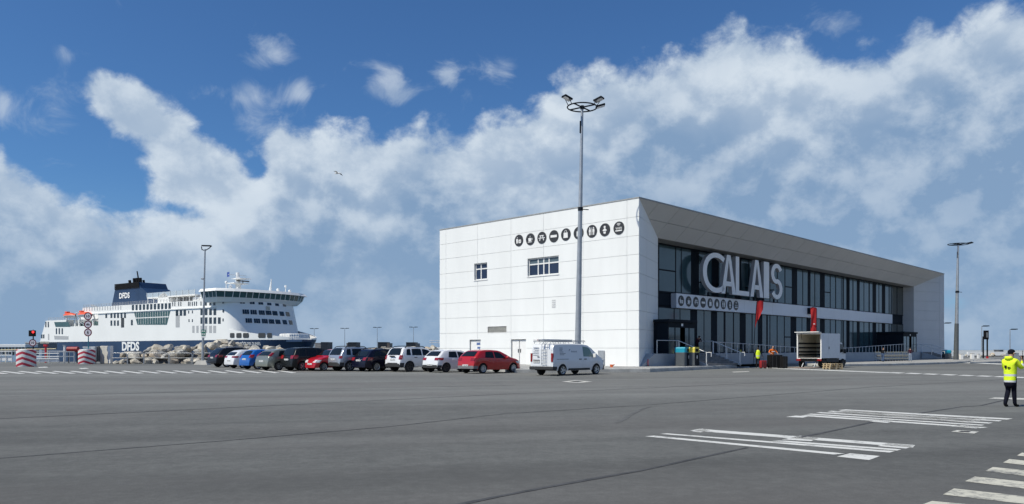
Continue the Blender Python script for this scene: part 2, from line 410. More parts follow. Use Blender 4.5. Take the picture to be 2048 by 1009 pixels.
def glass_mat(name, c, rough=.06, ior=1.55, var=.10, scale=.25):
    m = mat(name, c, rough, var=var, scale=scale); b = m.node_tree.nodes['Principled BSDF']; b.inputs['IOR'].default_value = ior; return m
M['glass'] = glass_mat('tinted glass', (0.040, 0.080, 0.095), .11, 1.62)
M['glass_b'] = glass_mat('tinted glass, blind behind', (0.056, 0.098, 0.108), .11, 1.62)
M['glass_olive'] = glass_mat('back painted glass', (0.060, 0.068, 0.060), .08, 1.5)
M['carglass'] = glass_mat('car glass', (0.010, 0.014, 0.016), .04, 1.38)
M['wglass'] = glass_mat('window glass', (0.020, 0.035, 0.075), .05, 1.5)
M['wglass2'] = glass_mat('window blind glass', (0.10, 0.14, 0.17), .06, 1.5)
# ------------------------------------------------------------------ ground, water, markings
B = Frame(9.14, 55.4, radians(46.3))                     # the terminal: u along the front, v along the side wall
def sheet(name, poly_rows, m):
    mb = MB(); mb.grid(poly_rows); o = mb.build(name, m); return struct(o)
ys = [-100, -40, 0, 10, 20, 30, 45, 60, 80, 94]
rows = []
for Y in ys: rows.append([(X, Y, gz(Y)) for X in (-420, -120, -60, -30, -8, 20, 60, 120, 420)])
mb = MB(); mb.grid(rows)
mb.grid([[(X, Y, gz(Y)) for X in (-8, 20, 60, 120, 420)] for Y in (94, 130, 176)])
mb.add([(-420, 94, gz(94)), (-8, 94, gz(94)), (-8, 94, -6), (-420, 94, -6)], [(0, 1, 2, 3)])
mb.add([(-8, 94, gz(94)), (-8, 176, gz(94)), (-8, 176, -6), (-8, 94, -6)], [(0, 1, 2, 3)])
mb.add([(-8, 176, gz(94)), (420, 176, gz(94)), (420, 176, -6), (-8, 176, -6)], [(0, 1, 2, 3)])
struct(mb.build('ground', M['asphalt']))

def water_mat():
    m = bpy.data.materials.new('sea water'); m.use_nodes = True; g = G(m.node_tree); b = m.node_tree.nodes['Principled BSDF']
    p = g.n('ShaderNodeTexCoord').outputs['Object']
    b.inputs['Base Color'].default_value = (0.05, 0.10, 0.135, 1); b.inputs['Roughness'].default_value = .22
    bp = g.n('ShaderNodeBump'); bp.inputs['Strength'].default_value = .6; bp.inputs['Distance'].default_value = .3
    g.put(bp.inputs['Height'], g.noise(p, .35, 6, .6)); g.put(b.inputs['Normal'], bp.outputs[0]); return m
mb = MB(); R_ = 26000
mb.add([(R_ * cos(2 * pi * k / 64), R_ * sin(2 * pi * k / 64), -4.0) for k in range(64)], [tuple(range(64))])
struct(mb.build('sea', water_mat()))

def flat(name, polys, m, lift=0.004):
    """painted areas: polygons of photograph spots or of ground points, laid on the yard"""
    mb = MB()
    for poly in polys:
        pts = [gnd(*p) if len(p) == 2 and not isinstance(p, Vector) else Vector(p) for p in poly]
        if len(pts) == 4:
            n = 12; a, b, c, d = pts
            up = [a.lerp(b, i / n) for i in range(n + 1)]; dn = [d.lerp(c, i / n) for i in range(n + 1)]
            mb.grid([[(p.x, p.y, gz(p.y) + lift) for p in r] for r in (dn, up)])
        else: mb.add([(p.x, p.y, gz(p.y) + lift) for p in pts], [tuple(range(len(pts)))])
    return struct(mb.build(name, m))
def line(name, pts, w, m, lift=0.004, wob=0.0, seed=1):
    """a strip of ground width w along photograph spots"""
    rnd = random.Random(seed); P = [gnd(*p) for p in pts]; Q = []
    for a, b in zip(P, P[1:]):
        n = max(2, int((b - a).length / 1.5)); Q += [a.lerp(b, i / n) for i in range(n)]
    Q.append(P[-1]); L = []; R = []
    for i, p in enumerate(Q):
        d = (Q[min(i + 1, len(Q) - 1)] - Q[max(i - 1, 0)]); d.z = 0; d.normalize(); nrm = Vector((-d.y, d.x, 0))
        k = rnd.uniform(-wob, wob); ww = w * rnd.uniform(.7, 1.3) if wob else w
        for S, sg in ((L, 1), (R, -1)):
            q = p + nrm * (k + sg * ww / 2); S.append((q.x, q.y, gz(q.y) + lift))
    mb = MB(); mb.grid([R, L]); return struct(mb.build(name, m))

# faint tyre marks and patched strips
TY = mat('tyre rubber on asphalt', (.105, .106, .103), .85, var=.25, scale=3)
for k, (pp, w) in enumerate((([(1236, 846), (1250, 838), (1262, 830), (1276, 822), (1300, 814)], .10),)):
    line('tyre_mark', pp, w, TY, .0045, .02, 20 + k)

# tar seams between the lanes
line('tar_seam', [(905, 1012), (1100, 974), (1280, 942), (1495, 896)], .085, M['tar'], .005, .012, 1)
line('tar_seam', [(1600, 876), (1745, 845)], .085, M['tar'], .005, .012, 2)
line('tar_seam', [(1840, 827), (1925, 814), (1960, 812), (2020, 799)], .08, M['tar'], .005, .012, 3)
line('tar_seam', [(-60, 922), (450, 882), (780, 854), (1010, 828), (1290, 811), (1540, 791), (1740, 775), (2060, 757)], .05, M['tar'], .005, .01, 4)
line('tar_seam', [(-60, 841), (400, 819), (1030, 788), (1290, 777), (1700, 758)], .06, M['tar'], .005, .01, 5)
line('tar_seam', [(-60, 796), (500, 781), (1030, 771)], .07, M['tar'], .005, .01, 6)

# lane gratings: painted frames in the foreground
W_ = M['mark']
flat('road_marking', [[(1380, 862), (1400, 858.5), (1830, 891), (1826, 896)], [(1383, 863.5), (1404, 858), (1420, 862), (1401, 865.5)],
                      [(1563, 880), (1600, 872.5), (1638, 877), (1622, 883)], [(1755, 893), (1776, 887), (1831, 892), (1812, 898)]], W_)
flat('road_marking', [[(1320, 868.5), (1334, 867.5), (1790, 903), (1779, 906)]], W_)
flat('road_marking', [[(1290, 873.5), (1308, 872), (1690, 908), (1668, 910)], [(1674, 914), (1700, 907.5), (1760, 913), (1738, 921)]], W_)
flat('road_marking', [[(1544, 883), (1562, 881.5), (1803, 899.5), (1794, 902)]], W_)
flat('road_marking', [[(1572, 834.5), (1592, 832), (1618, 833.5), (1606, 836)], [(1600, 832.5), (1612, 830.5), (1976, 855.5), (1960, 857)],
                      [(1738, 843.5), (1760, 841.5), (1786, 844), (1774, 846.5)], [(1903, 853.5), (1922, 851), (1962, 854.5), (1953, 857.5)]], W_)
for a, b, c, d in [((1613, 829.5), (1622, 828), (1970, 850.5), (1962, 852)), ((1632, 826.5), (1641, 825), (1986, 846), (1978, 848)),
                   ((1655, 823.5), (1663, 822.4), (2004, 841.5), (1998, 843.5)), ((1676, 821), (1692, 819.6), (2026, 838), (2014, 840))]:
    flat('road_marking', [[a, b, c, d]], W_)
# small lattice of studs inside the far grating
def stud_grid():
    mb = MB(); a, b, c, d = [gnd(*p) for p in ((1668, 826), (1700, 822), (1960, 838), (1930, 845))]
    nu, nv = 34, 6
    for i in range(nu):
        for j in range(nv):
            s = (i + (.5 if j % 2 else 0)) / nu; t = j / (nv - 1)
            p = a.lerp(d, s).lerp(b.lerp(c, s), t); e = (d - a).normalized() * .17; f = (b - a).normalized() * .06
            q = [p - e - f, p + e - f, p + e + f, p - e + f]; mb.add([(r.x, r.y, gz(r.y) + .004) for r in q], [(0, 1, 2, 3)])
    return struct(mb.build('road_marking', W_))
stud_grid()
# zebra at the lower right
C_ = M['mark_cream']
for q in [((1840, 1012), (1864, 1003), (1960, 1012), (1930, 1020)), ((1886, 990), (1908, 978), (2120, 1001), (2110, 1016)), ((1930, 963.5), (1950, 954), (2120, 972), (2110, 986)),
          ((1970, 943), (1986, 935), (2120, 949), (2110, 960)), ((2006, 926), (2019, 919), (2120, 930), (2110, 938)), ((2034, 912), (2044, 906), (2120, 914), (2110, 920))]:
    flat('road_marking', [list(q)], C_)
# hatched strip on the left, behind the drums
rnd = random.Random(5)
for i in range(19):
    x0 = -70 + i * 34.5; y0 = 743.3 - i * .10
    s = 1 - i * .012
    flat('road_marking', [[(x0, y0 + .1), (x0 + 10 * s, y0 - .3), (x0 + 54 * s, y0 + 4.4), (x0 + 41 * s, y0 + 5.0)]], M['mark'])
flat('road_marking', [[(75, 734.6), (93, 734.0), (97, 735.4), (78, 736.0)]], M['mark'])
flat('road_marking', [[(157, 737.0), (172, 736.4), (178, 737.8), (163, 738.4)]], M['mark'])
# long edge line and dashes in front of the terminal
flat('road_marking', [[(1484, 735.2), (1496, 734.2), (1780, 745.2), (1772, 746.4)]], W_)
for i in range(8):
    x0 = 1772 + i * 35.5; y0 = 745.0 + i * 1.32
    flat('road_marking', [[(x0, y0 + 1.1), (x0 + 14, y0), (x0 + 39, y0 + 1.1), (x0 + 25, y0 + 2.4)]], W_)
flat('road_marking', [[(1924, 726.2), (1940, 725.2), (2070, 730.8), (2060, 731.8)]], W_)
flat('road_marking', [[(1463, 744.2), (1496, 743.0), (1500, 744.0), (1468, 745.2)]], M['mark_old'])
# drain covers with a painted surround
def drain(pts, inner):
    flat('road_marking', [pts], M['mark_old']); flat('drain_cover', [inner], M['rubber'], .008)
drain([(1123, 764), (1150, 761.2), (1185, 763.6), (1158, 766.4)], [(1138, 763.9), (1150, 762.6), (1168, 763.7), (1157, 765)])
drain([(1902, 864), (1914, 861), (1958, 864), (1948, 868)], [(1916, 864), (1922, 862.7), (1942, 864), (1937, 865.8)])
drain([(1976, 798), (1990, 795.5), (2070, 797.5), (2060, 800.5)], [(2050, 798.7), (2056, 797.7), (2066, 798), (2064, 799.4)])

# raised pavements with kerbs
def pavement(poly, z1, inner_z=None, m=None):
    mb = MB(); n = len(poly); P = [Vector((p[0], p[1], 0)) for p in poly]
    c = sum(P, Vector()) / n
    ins = []
    for i in range(n):
        a, b, d = P[i - 1], P[i], P[(i + 1) % n]
        e1 = (b - a).normalized(); e2 = (d - b).normalized(); n1 = Vector((-e1.y, e1.x, 0)); n2 = Vector((-e2.y, e2.x, 0))
        bis = (n1 + n2); bis = bis.normalized(); ins.append(b + bis * .22 / max(.4, bis.dot(n1)))
    z0 = 0.05
    out = [(p.x, p.y, z0) for p in P]; lo = [(p.x, p.y, z1 - .05) for p in P]
    q = [p + (i_ - p) * .18 for p, i_ in zip(P, ins)]; hi = [(p.x, p.y, z1) for p in q]; inn = [(p.x, p.y, z1) for p in ins]
    inn2 = [(p.x, p.y, z1 - .004) for p in ins]
    mb.mat(0); mb.grid([out, lo, hi, inn], closed=True); mb.mat(1); mb.add(inn2, [tuple(range(n))])
    return struct(mb.build('pavement', [M['kerb'], m or M['paving']], smooth=30))
def W2(u, v): p = B.w(u, v); return (p.x, p.y)
g1, g2, g3 = gnd(1030, 746), gnd(1300, 744.8), gnd(1474, 736.5)
PZ = 0.50
pavement([(g1.x, g1.y), (g2.x, g2.y), (g3.x, g3.y), W2(10.9, -1.9), W2(10.9, 3), W2(60, 6), W2(60, 30), W2(0.5, 26), W2(-1.6, 21)], PZ)
k1, k2, k3 = gnd(1640, 733.4), gnd(1780, 731.8), gnd(1908, 728)
pavement([(k1.x, k1.y), (k2.x, k2.y), (k3.x, k3.y), W2(79, -6), W2(79, 5), W2(24, 5), W2(22, -4)], 0.46)
l1, l2, l3 = gnd(1940, 727.6), gnd(2004, 725.6), gnd(2000, 720.6)
l4 = gnd(1944, 723.2)
pavement([(l1.x, l1.y), (l2.x, l2.y), (l3.x, l3.y), (l4.x, l4.y)], 0.40)
# ------------------------------------------------------------------ terminal building (local: x along the front, y along the side wall)
HT = 12.64; ZI = 10.6; UI = 6.0; VI = 2.3; LU = 77.0; LV = 21.8; VG = 3.73; ZP = 1.4; Z0 = 0.45
bld = thing('terminal_building', 'long white two-storey ferry terminal with raked dark glass front under a deep eave', 'building', (B.o.x, B.o.y, 0), B.a)
def lw(px, py): return B.onu(px, py, 0.0)
def rect_lw(x0, x1, y0, y1):
    a = lw(x0, y0); b = lw(x1, y1); c = lw((x0 + x1) / 2, (y0 + y1) / 2); zt = lw((x0 + x1) / 2, y0)[1]; zb = lw((x0 + x1) / 2, y1)[1]
    return (min(a[0], b[0]), max(a[0], b[0]), zb, zt)
win_s = rect_lw(948.5, 974.2, 526.5, 560.0); win_b = rect_lw(1055, 1117.3, 514.5, 551.0)
louv = rect_lw(975.5, 1013, 653.4, 665.5); dr1 = rect_lw(939, 961.5, 679.8, 727); dr1 = (dr1[0], dr1[1], Z0 + .02, dr1[3])
dr2 = rect_lw(1022, 1052, 679.0, 730); dr2 = (dr2[0], dr2[1], Z0 + .02, dr2[3])
rowz = [Z0 + .02 + 1.3535 * i for i in range(10)]; rowz[-1] = HT - .02
# side wall: cladding panels over a backing
back = MB()
for r in minus((0, LV, Z0, HT - .03), [win_s, win_b, louv, dr1, dr2]): back.box(0.05, 0.45, max(r[0], .22), r[1], r[2], r[3])
back.build('side_wall', M['joint'], bld)
cuts = [0] + sorted(lw(x, 600)[0] for x in (892, 955, 1022, 1087, 1166, 1254)) + [LV]
pan = MB(); g_ = .011
for i in range(len(cuts) - 1):
    for j in range(9):
        for r in minus((cuts[i] + g_, cuts[i + 1] - g_, rowz[j] + g_, rowz[j + 1] - g_), [win_s, win_b, louv, dr1, dr2]):
            if r[1] - r[0] > .03 and r[3] - r[2] > .03: pan.box(0.0, 0.06, r[0], r[1], r[2], r[3])
tag(pan.build('side_cladding', M['panel'], bld), 'white panel cladding of the sunlit side wall')
# far walls and roof
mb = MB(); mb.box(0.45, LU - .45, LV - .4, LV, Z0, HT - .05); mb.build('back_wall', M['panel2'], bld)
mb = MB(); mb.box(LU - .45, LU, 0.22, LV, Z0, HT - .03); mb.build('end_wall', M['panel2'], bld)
mb = MB(); mb.box(0.06, LU - .01, 0.06, LV - .01, HT - .028, HT + .04); mb.build('roof', M['galv'], bld)
mb = MB(); mb.box(-.03, .055, -.02, LV, HT - .018, HT + .07); mb.box(.055, LU + .02, -.03, .055, HT - .018, HT + .07); mb.build('roof_coping', mat('coping', (.33, .34, .34), .5), bld)

def field(name, o, ex, ey, n, polys_rows, cuts_, keep, m, th=.05, g=.011):
    """cladding on any plane: cells of cuts_ x rows, clipped by half planes"""
    mb = MB(); Mx = MX(o, ex, ey, n)
    for i in range(len(cuts_) - 1):
        for j in range(len(polys_rows) - 1):
            p = [(cuts_[i] + g, polys_rows[j] + g), (cuts_[i + 1] - g, polys_rows[j] + g), (cuts_[i + 1] - g, polys_rows[j + 1] - g), (cuts_[i] + g, polys_rows[j + 1] - g)]
            for k in keep: p = clip(p, *k)
            if len(p) > 2: mb.prism(p, th, Mx)
    return mb.build(name, m, bld, fix=True)
LR = hypot(UI, VI)
for side in (0, 1):
    # raked return panels at both ends of the front
    ex = Vector((UI, VI, 0)).normalized() if side == 0 else Vector((-UI, VI, 0)).normalized()
    o = (0.0, 0.0, 0) if side == 0 else (LU, 0, 0)
    nn = Vector((VI, -UI, 0)).normalized() if side == 0 else Vector((-VI, -UI, 0)).normalized()
    slope = ((HT - ZI) / LR, 1.0, HT - .02)
    bm_ = MB(); Mx = MX(Vector(o) - nn * .2, ex, (0, 0, 1), nn)
    bm_.prism(clip([(0.3, Z0), (LR, Z0), (LR, HT), (0.3, HT)], *slope), .14, Mx); bm_.build('return_wall', M['joint'], bld, fix=True)
    cu = [0, LR * .36, LR] if side == 0 else [0, LR * .16, LR]
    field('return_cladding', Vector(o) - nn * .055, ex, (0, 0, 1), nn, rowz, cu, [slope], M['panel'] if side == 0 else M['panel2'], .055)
    # inner return between rake and glass
    xx = UI if side == 0 else LU - UI
    mb = MB(); s = 1 if side else -1
    for j in range(8): mb.box(min(xx, xx + s * .05), max(xx, xx + s * .05), VI + .01, VG + .3, rowz[j] + g_, min(rowz[j + 1] - g_, ZI))
    mb.mat(1); mb.box(min(xx + s * .06, xx + s * .2), max(xx + s * .06, xx + s * .2), VI + .3, VG + .3, Z0, ZI); mb.build('inner_return', [M['panel2'], M['joint']], bld)
# sloping soffit
ey = Vector((0, VI, ZI - HT)); LS = ey.length; ey.normalize(); nrm = Vector((0, ZI - HT, -VI)).normalized()
cu = [0] + [2.6 + 2.95 * i for i in range(25)] + [LU]
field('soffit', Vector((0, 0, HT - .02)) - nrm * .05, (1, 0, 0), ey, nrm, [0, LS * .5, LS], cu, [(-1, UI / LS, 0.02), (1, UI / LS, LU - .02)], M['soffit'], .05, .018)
mb = MB(); Mx = MX(Vector((0, 0, HT - .02)) - nrm * .2, (1, 0, 0), ey, nrm)
mb.prism([(.1, .02), (LU - .1, .02), (LU - UI, LS), (UI, LS)], .135, Mx); mb.build('soffit_backing', M['joint'], bld, fix=True)
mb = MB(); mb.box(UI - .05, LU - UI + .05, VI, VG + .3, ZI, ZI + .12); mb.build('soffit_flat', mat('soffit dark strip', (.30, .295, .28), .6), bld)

# glazed front
mb = MB(); mb.box(UI, LU - UI, VG + .12, VG + .30, ZP, ZI); mb.build('glazing_backing', M['dark'], bld)
z1s = lambda px, py, k: k / px * 1.0
def seg(lst, k, off): return [(t, off + a / k, off + b / k) for t, a, b in lst]
upper = seg([('t', 130, 362), ('g', 375, 445), ('g', 455, 590), ('d', 598, 697), ('g', 704, 888), ('d', 892, 976)], 7.206, 1300) + \
    [('g', 1437, 1452), ('g', 1453.4, 1469), ('d', 1470, 1481), ('g', 1482.5, 1497), ('g', 1498.4, 1512), ('d', 1513, 1524), ('g', 1525.4, 1539), ('g', 1540.4, 1553.6)] + \
    seg([('g', 140, 266), ('t', 280, 400), ('d', 406, 490), ('g', 496, 594), ('g', 605, 690), ('d', 694, 734), ('g', 740, 815), ('g', 826, 916), ('d', 922, 994),
         ('t', 1002, 1098), ('g', 1110, 1196), ('g', 1210, 1304), ('g', 1312, 1330), ('g', 1352, 1400), ('d', 1406, 1450), ('g', 1456, 1514), ('g', 1526, 1590)], 9.17, 1540) + \
    seg([('d', 22, 60), ('g', 65, 111), ('g', 120, 170), ('d', 174, 206), ('g', 210, 268), ('g', 276, 340), ('g', 355, 396), ('d', 402, 442), ('g', 447, 485), ('g', 491, 531),
         ('d', 537, 574), ('g', 579, 630), ('g', 639, 668), ('o', 674, 745), ('o', 755, 832)], 7.21, 1690)
lower = seg([('g', 130, 368), ('g', 380, 460), ('g', 470, 625), ('d', 630, 724), ('g', 730, 833), ('g', 842, 946), ('d', 950, 1034), ('g', 1040, 1142), ('g', 1170, 1288), ('g', 1302, 1392)], 7.76, 1300) + \
    seg([('d', 157, 204), ('g', 210, 292), ('g', 302, 374), ('d', 378, 428), ('g', 433, 488), ('g', 507, 532), ('g', 541, 629), ('g', 638, 725), ('t', 735, 814), ('d', 820, 884), ('g', 890, 965), ('g', 971, 1029)], 6.725, 1460) + \
    [s for s in upper if s[1] > 1614]
rnd = random.Random(11)
mull = MB()
def pane(kind, u0, u1, za, zb):
    th = (VG - .004, VG + .06)
    if kind == 'd':
        mb = MB(); mb.box(u0, u1, VG - .012, VG + .115, za, zb); mb.build('infill_panel', M['darkpanel'], bld); return
    if kind == 't':
        zm = za + (zb - za) * (.46 if za > 5 else .42)
        for a, b in ((za, zm - .06), (zm + .06, zb)):
            mb = MB(); mb.box(u0, u1, th[0], th[1], a, b); mb.build('window_pane', M['glass'], bld)
        mb = MB(); mb.box(u0, u1, VG - .022, VG + .118, zm - .058, zm + .058); mb.build('transom', M['dark'], bld); return
    mb = MB(); dy = rnd.uniform(-.003, .003)
    vs_ = [(u0, th[0] + dy, za), (u1, th[0] - dy, za), (u1, th[0] - dy * .5, zb), (u0, th[0] + dy * .6, zb), (u0, th[1], za), (u1, th[1], za), (u1, th[1], zb), (u0, th[1], zb)]
    mb.add(vs_, [(0, 1, 2, 3), (0, 4, 5, 1), (3, 2, 6, 7), (0, 3, 7, 4), (1, 5, 6, 2)])
    mb.build('window_pane', M['glass_olive'] if kind == 'o' else (M['glass_b'] if rnd.random() < .3 else M['glass']), bld)
for lst, za, zb in ((upper, 6.62, ZI - .14), (lower, ZP + .08, 5.22)):
    us = [(t, B.onv(a, 600, VG)[0], B.onv(b, 600, VG)[0]) for t, a, b in lst]
    prev = UI
    for t, a, b in us:
        if a - prev > .04: mull.box(prev + .006, a - .006, VG - .02, VG + .118, za - .05, zb + .1)
        pane(t, max(a, UI + .1), b, za, zb); prev = b
    mull.box(prev + .006, LU - UI - .02, VG - .02, VG + .118, za - .05, zb + .1)
    mull.box(UI + .02, LU - UI - .02, VG - .035, VG + .117, zb + .002, zb + .13); mull.box(UI + .02, LU - UI - .02, VG - .035, VG + .117, za - .14, za - .002)
mull.build('mullions', M['dark'], bld)
for a, b in ((UI + .05, 10.1), (65.0, LU - UI - .05)):
    mb = MB(); mb.box(a, b, VG + .03, VG + .116, 5.42, 6.45); mb.build('spandrel', M['darkpanel'], bld)
mb = MB(); mb.bbox(10.2, 64.85, 3.2, VG + .02, 5.25, 6.48, .02); mb.mat(1)
for i in range(1, 9): mb.box(10.2 + i * 6.07 - .006, 10.2 + i * 6.07 + .006, 3.196, 3.21, 5.28, 6.45)
mb.build('fascia_band', [M['band'], M['joint']], bld)

# windows, doors, louvre of the side wall
def sidewin(r, vcuts, hcut, blind_top):
    y0, y1, z0, z1 = r
    fr = MB(); f = .09; x0, x1 = .16, .24
    fr.box(x0, x1, y0, y1, z1 - f, z1); fr.box(x0, x1, y0, y1, z0, z0 + f); fr.box(x0, x1, y0, y0 + f, z0 + f, z1 - f); fr.box(x0, x1, y1 - f, y1, z0 + f, z1 - f)
    zh = z0 + (z1 - z0) * hcut
    ed = [y0 + f] + [y0 + (y1 - y0) * c for c in vcuts] + [y1 - f]
    fr.box(x0, x1, y0 + f, y1 - f, zh - .05, zh + .05)
    for c in ed[1:-1]: fr.box(x0 - .004, x1 - .004, c - .05, c + .05, z0 + f, z1 - f)
    # reveal
    fr.box(.062, .40, y0 - .02, y0 - .001, z0, z1); fr.box(.062, .40, y1 + .001, y1 + .02, z0, z1)
    w = fr.build('side_window', M['white'], bld)
    for i in range(len(ed) - 1):
        for a, b, mm in ((z0 + f, zh - .05, M['wglass']), (zh + .05, z1 - f, M['wglass2'] if blind_top else M['wglass'])):
            p = MB(); p.box(x0 + .03, x0 + .05, ed[i] + .01, ed[i + 1] - .01, a, b); p.build('window_pane', mm, w)
    s = MB(); s.box(-.05, .15, y0 - .05, y1 + .05, z0 - .07, z0 - .002); s.build('window_sill', M['white'], w)
sidewin(win_s, [.56], .66, False)
sidewin(win_b, [.34, .51, .69], .66, True)
mb = MB(); y0, y1, z0, z1 = louv; mb.box(.2, .26, y0, y1, z0, z1); mb.mat(1)
n = 9
for i in range(n):
    z = z0 + (i + .5) * (z1 - z0) / n; mb.box(.03, .16, y0 + .03, y1 - .03, z - .02, z + .012)
mb.mat(0); mb.box(-.01, .2, y0 - .05, y0, z0 - .05, z1 + .05); mb.box(-.01, .2, y1, y1 + .05, z0 - .05, z1 + .05); mb.box(-.01, .2, y0, y1, z1, z1 + .05); mb.box(-.01, .2, y0, y1, z0 - .05, z0)
mb.build('vent_louvre', [M['white'], mat('louvre slats', (.45, .45, .42), .5)], bld)
for r, double in ((dr1, False), (dr2, True)):
    y0, y1, z0, z1 = r; mb = MB(); ym = (y0 + y1) / 2
    mb.mat(1); mb.box(.22, .30, y0, y1, z0, z1); mb.mat(0)
    for a, b in (((y0, ym), (ym, y1)) if double else ((y0, y1),)): mb.bbox(.14, .2, a + .06, b - .02, z0 + .03, z1 - .07, .01)
    d = mb.build('door', [M['white'], mat('door frame shade', (.60, .60, .59), .6)], bld)
    h = MB(); hy = ym - .15 if double else y0 + .25
    h.box(.09, .139, hy, hy + .05, z0 + 1.0, z0 + 1.3)
    if double: h.box(.09, .139, hy + .25, hy + .30, z0 + 1.0, z0 + 1.3)
    h.build('handle', M['plastic'], d)
    t = MB(); t.box(.05, .6, y0, y1, z0 - .018, z0 - .002); t.build('threshold', M['galv'], d)
# notice stickers on the narrow door, small grille, cable box
mb = MB(); y0, y1, z0, z1 = dr1
for k, (dz, h) in enumerate(((.25, .22), (.62, .17), (.95, .12), (1.25, .08))): mb.box(.132, .138, y0 + .2, y0 + .2 + .45 - .08 * k, z1 - dz - h, z1 - dz)
mb.build('notice', mat('notice blue', (.10, .16, .34), .5), bld)
a = lw(1106, 609); mb = MB()
for i in range(4): mb.box(-.03, -.001, a[0] - .25, a[0] + .1, a[1] - .25 + i * .17, a[1] - .15 + i * .17)
mb.build('wall_grille', M['panel2'], bld)
a = lw(1204, 716); mb = MB(); mb.bbox(-.12, -.001, a[0] - .25, a[0] + .3, .52, a[1] + .55, .02); mb.build('meter_box', M['galv'], bld)

# podium with its sloping ends
podium_pts = [(0.15, Z0), (LU - .3, Z0), (LU - 6.4, ZP), (2.0, ZP)]
mb = MB(); mb.prism(podium_pts, 3.85, MX((0, VG + .1, 0), (1, 0, 0), (0, 0, 1), (0, -1, 0))); mb.build('podium', M['podium'], bld, fix=True)
# entrance porches
def porch(u0, u1, v0, solid_left):
    z0, z1 = ZP + .003, 4.05
    mb = MB(); mb.bbox(u0 - .12, u1 + .12, v0 - .12, VG - .05, z1 - .22, z1, .02)
    p = mb.build('entrance_porch', M['dark'], bld)
    f = MB(); t = .07
    for u in (u0, u0 + (u1 - u0) * .24, u0 + (u1 - u0) * .76, u1 - t): f.box(u, u + t, v0, v0 + t, z0, z1 - .222)
    f.box(u0 + t, u1 - t, v0 + .003, v0 + t - .003, z1 - .62, z1 - .224)
    for u in (u0, u1 - t):
        for v in (v0 + 1.1, v0 + 2.2): f.box(u + .002, u + t - .002, v, v + t, z0, z1 - .222)
    f.build('porch_frame', M['dark'], p)
    gl = M['glass']
    for a, b in ((u0 + t, u0 + (u1 - u0) * .24), (u0 + (u1 - u0) * .24 + t, u0 + (u1 - u0) * .44), (u0 + (u1 - u0) * .62, u0 + (u1 - u0) * .76), (u0 + (u1 - u0) * .76 + t, u1 - t)):
        q = MB(); q.box(a + .01, b - .01, v0 + .03, v0 + .045, z0 + .02, z1 - .63); q.build('porch_glass', gl, p)
    q = MB(); q.box(u0 + t + .02, u1 - t - .02, v0 + 1.2, v0 + 1.25, z0, z1 - .23); q.build('inner_wall', M['black'], p)
    for u in (u0 + .02, u1 - .045):
        q = MB(); q.box(u, u + .02, v0 + t + .01, VG - .06, z0 + .02, z1 - .23); q.build('porch_side', M['darkpanel'] if solid_left else gl, p)
    s = MB(); um = u0 + (u1 - u0) * .5; s.box(um - .13, um + .13, v0 - .012, v0 + .002, z1 - .5, z1 - .3); s.build('door_notice', M['white'], p)
porch(4.5, 8.5, .4, True); porch(60.2, 65.6, .4, True)

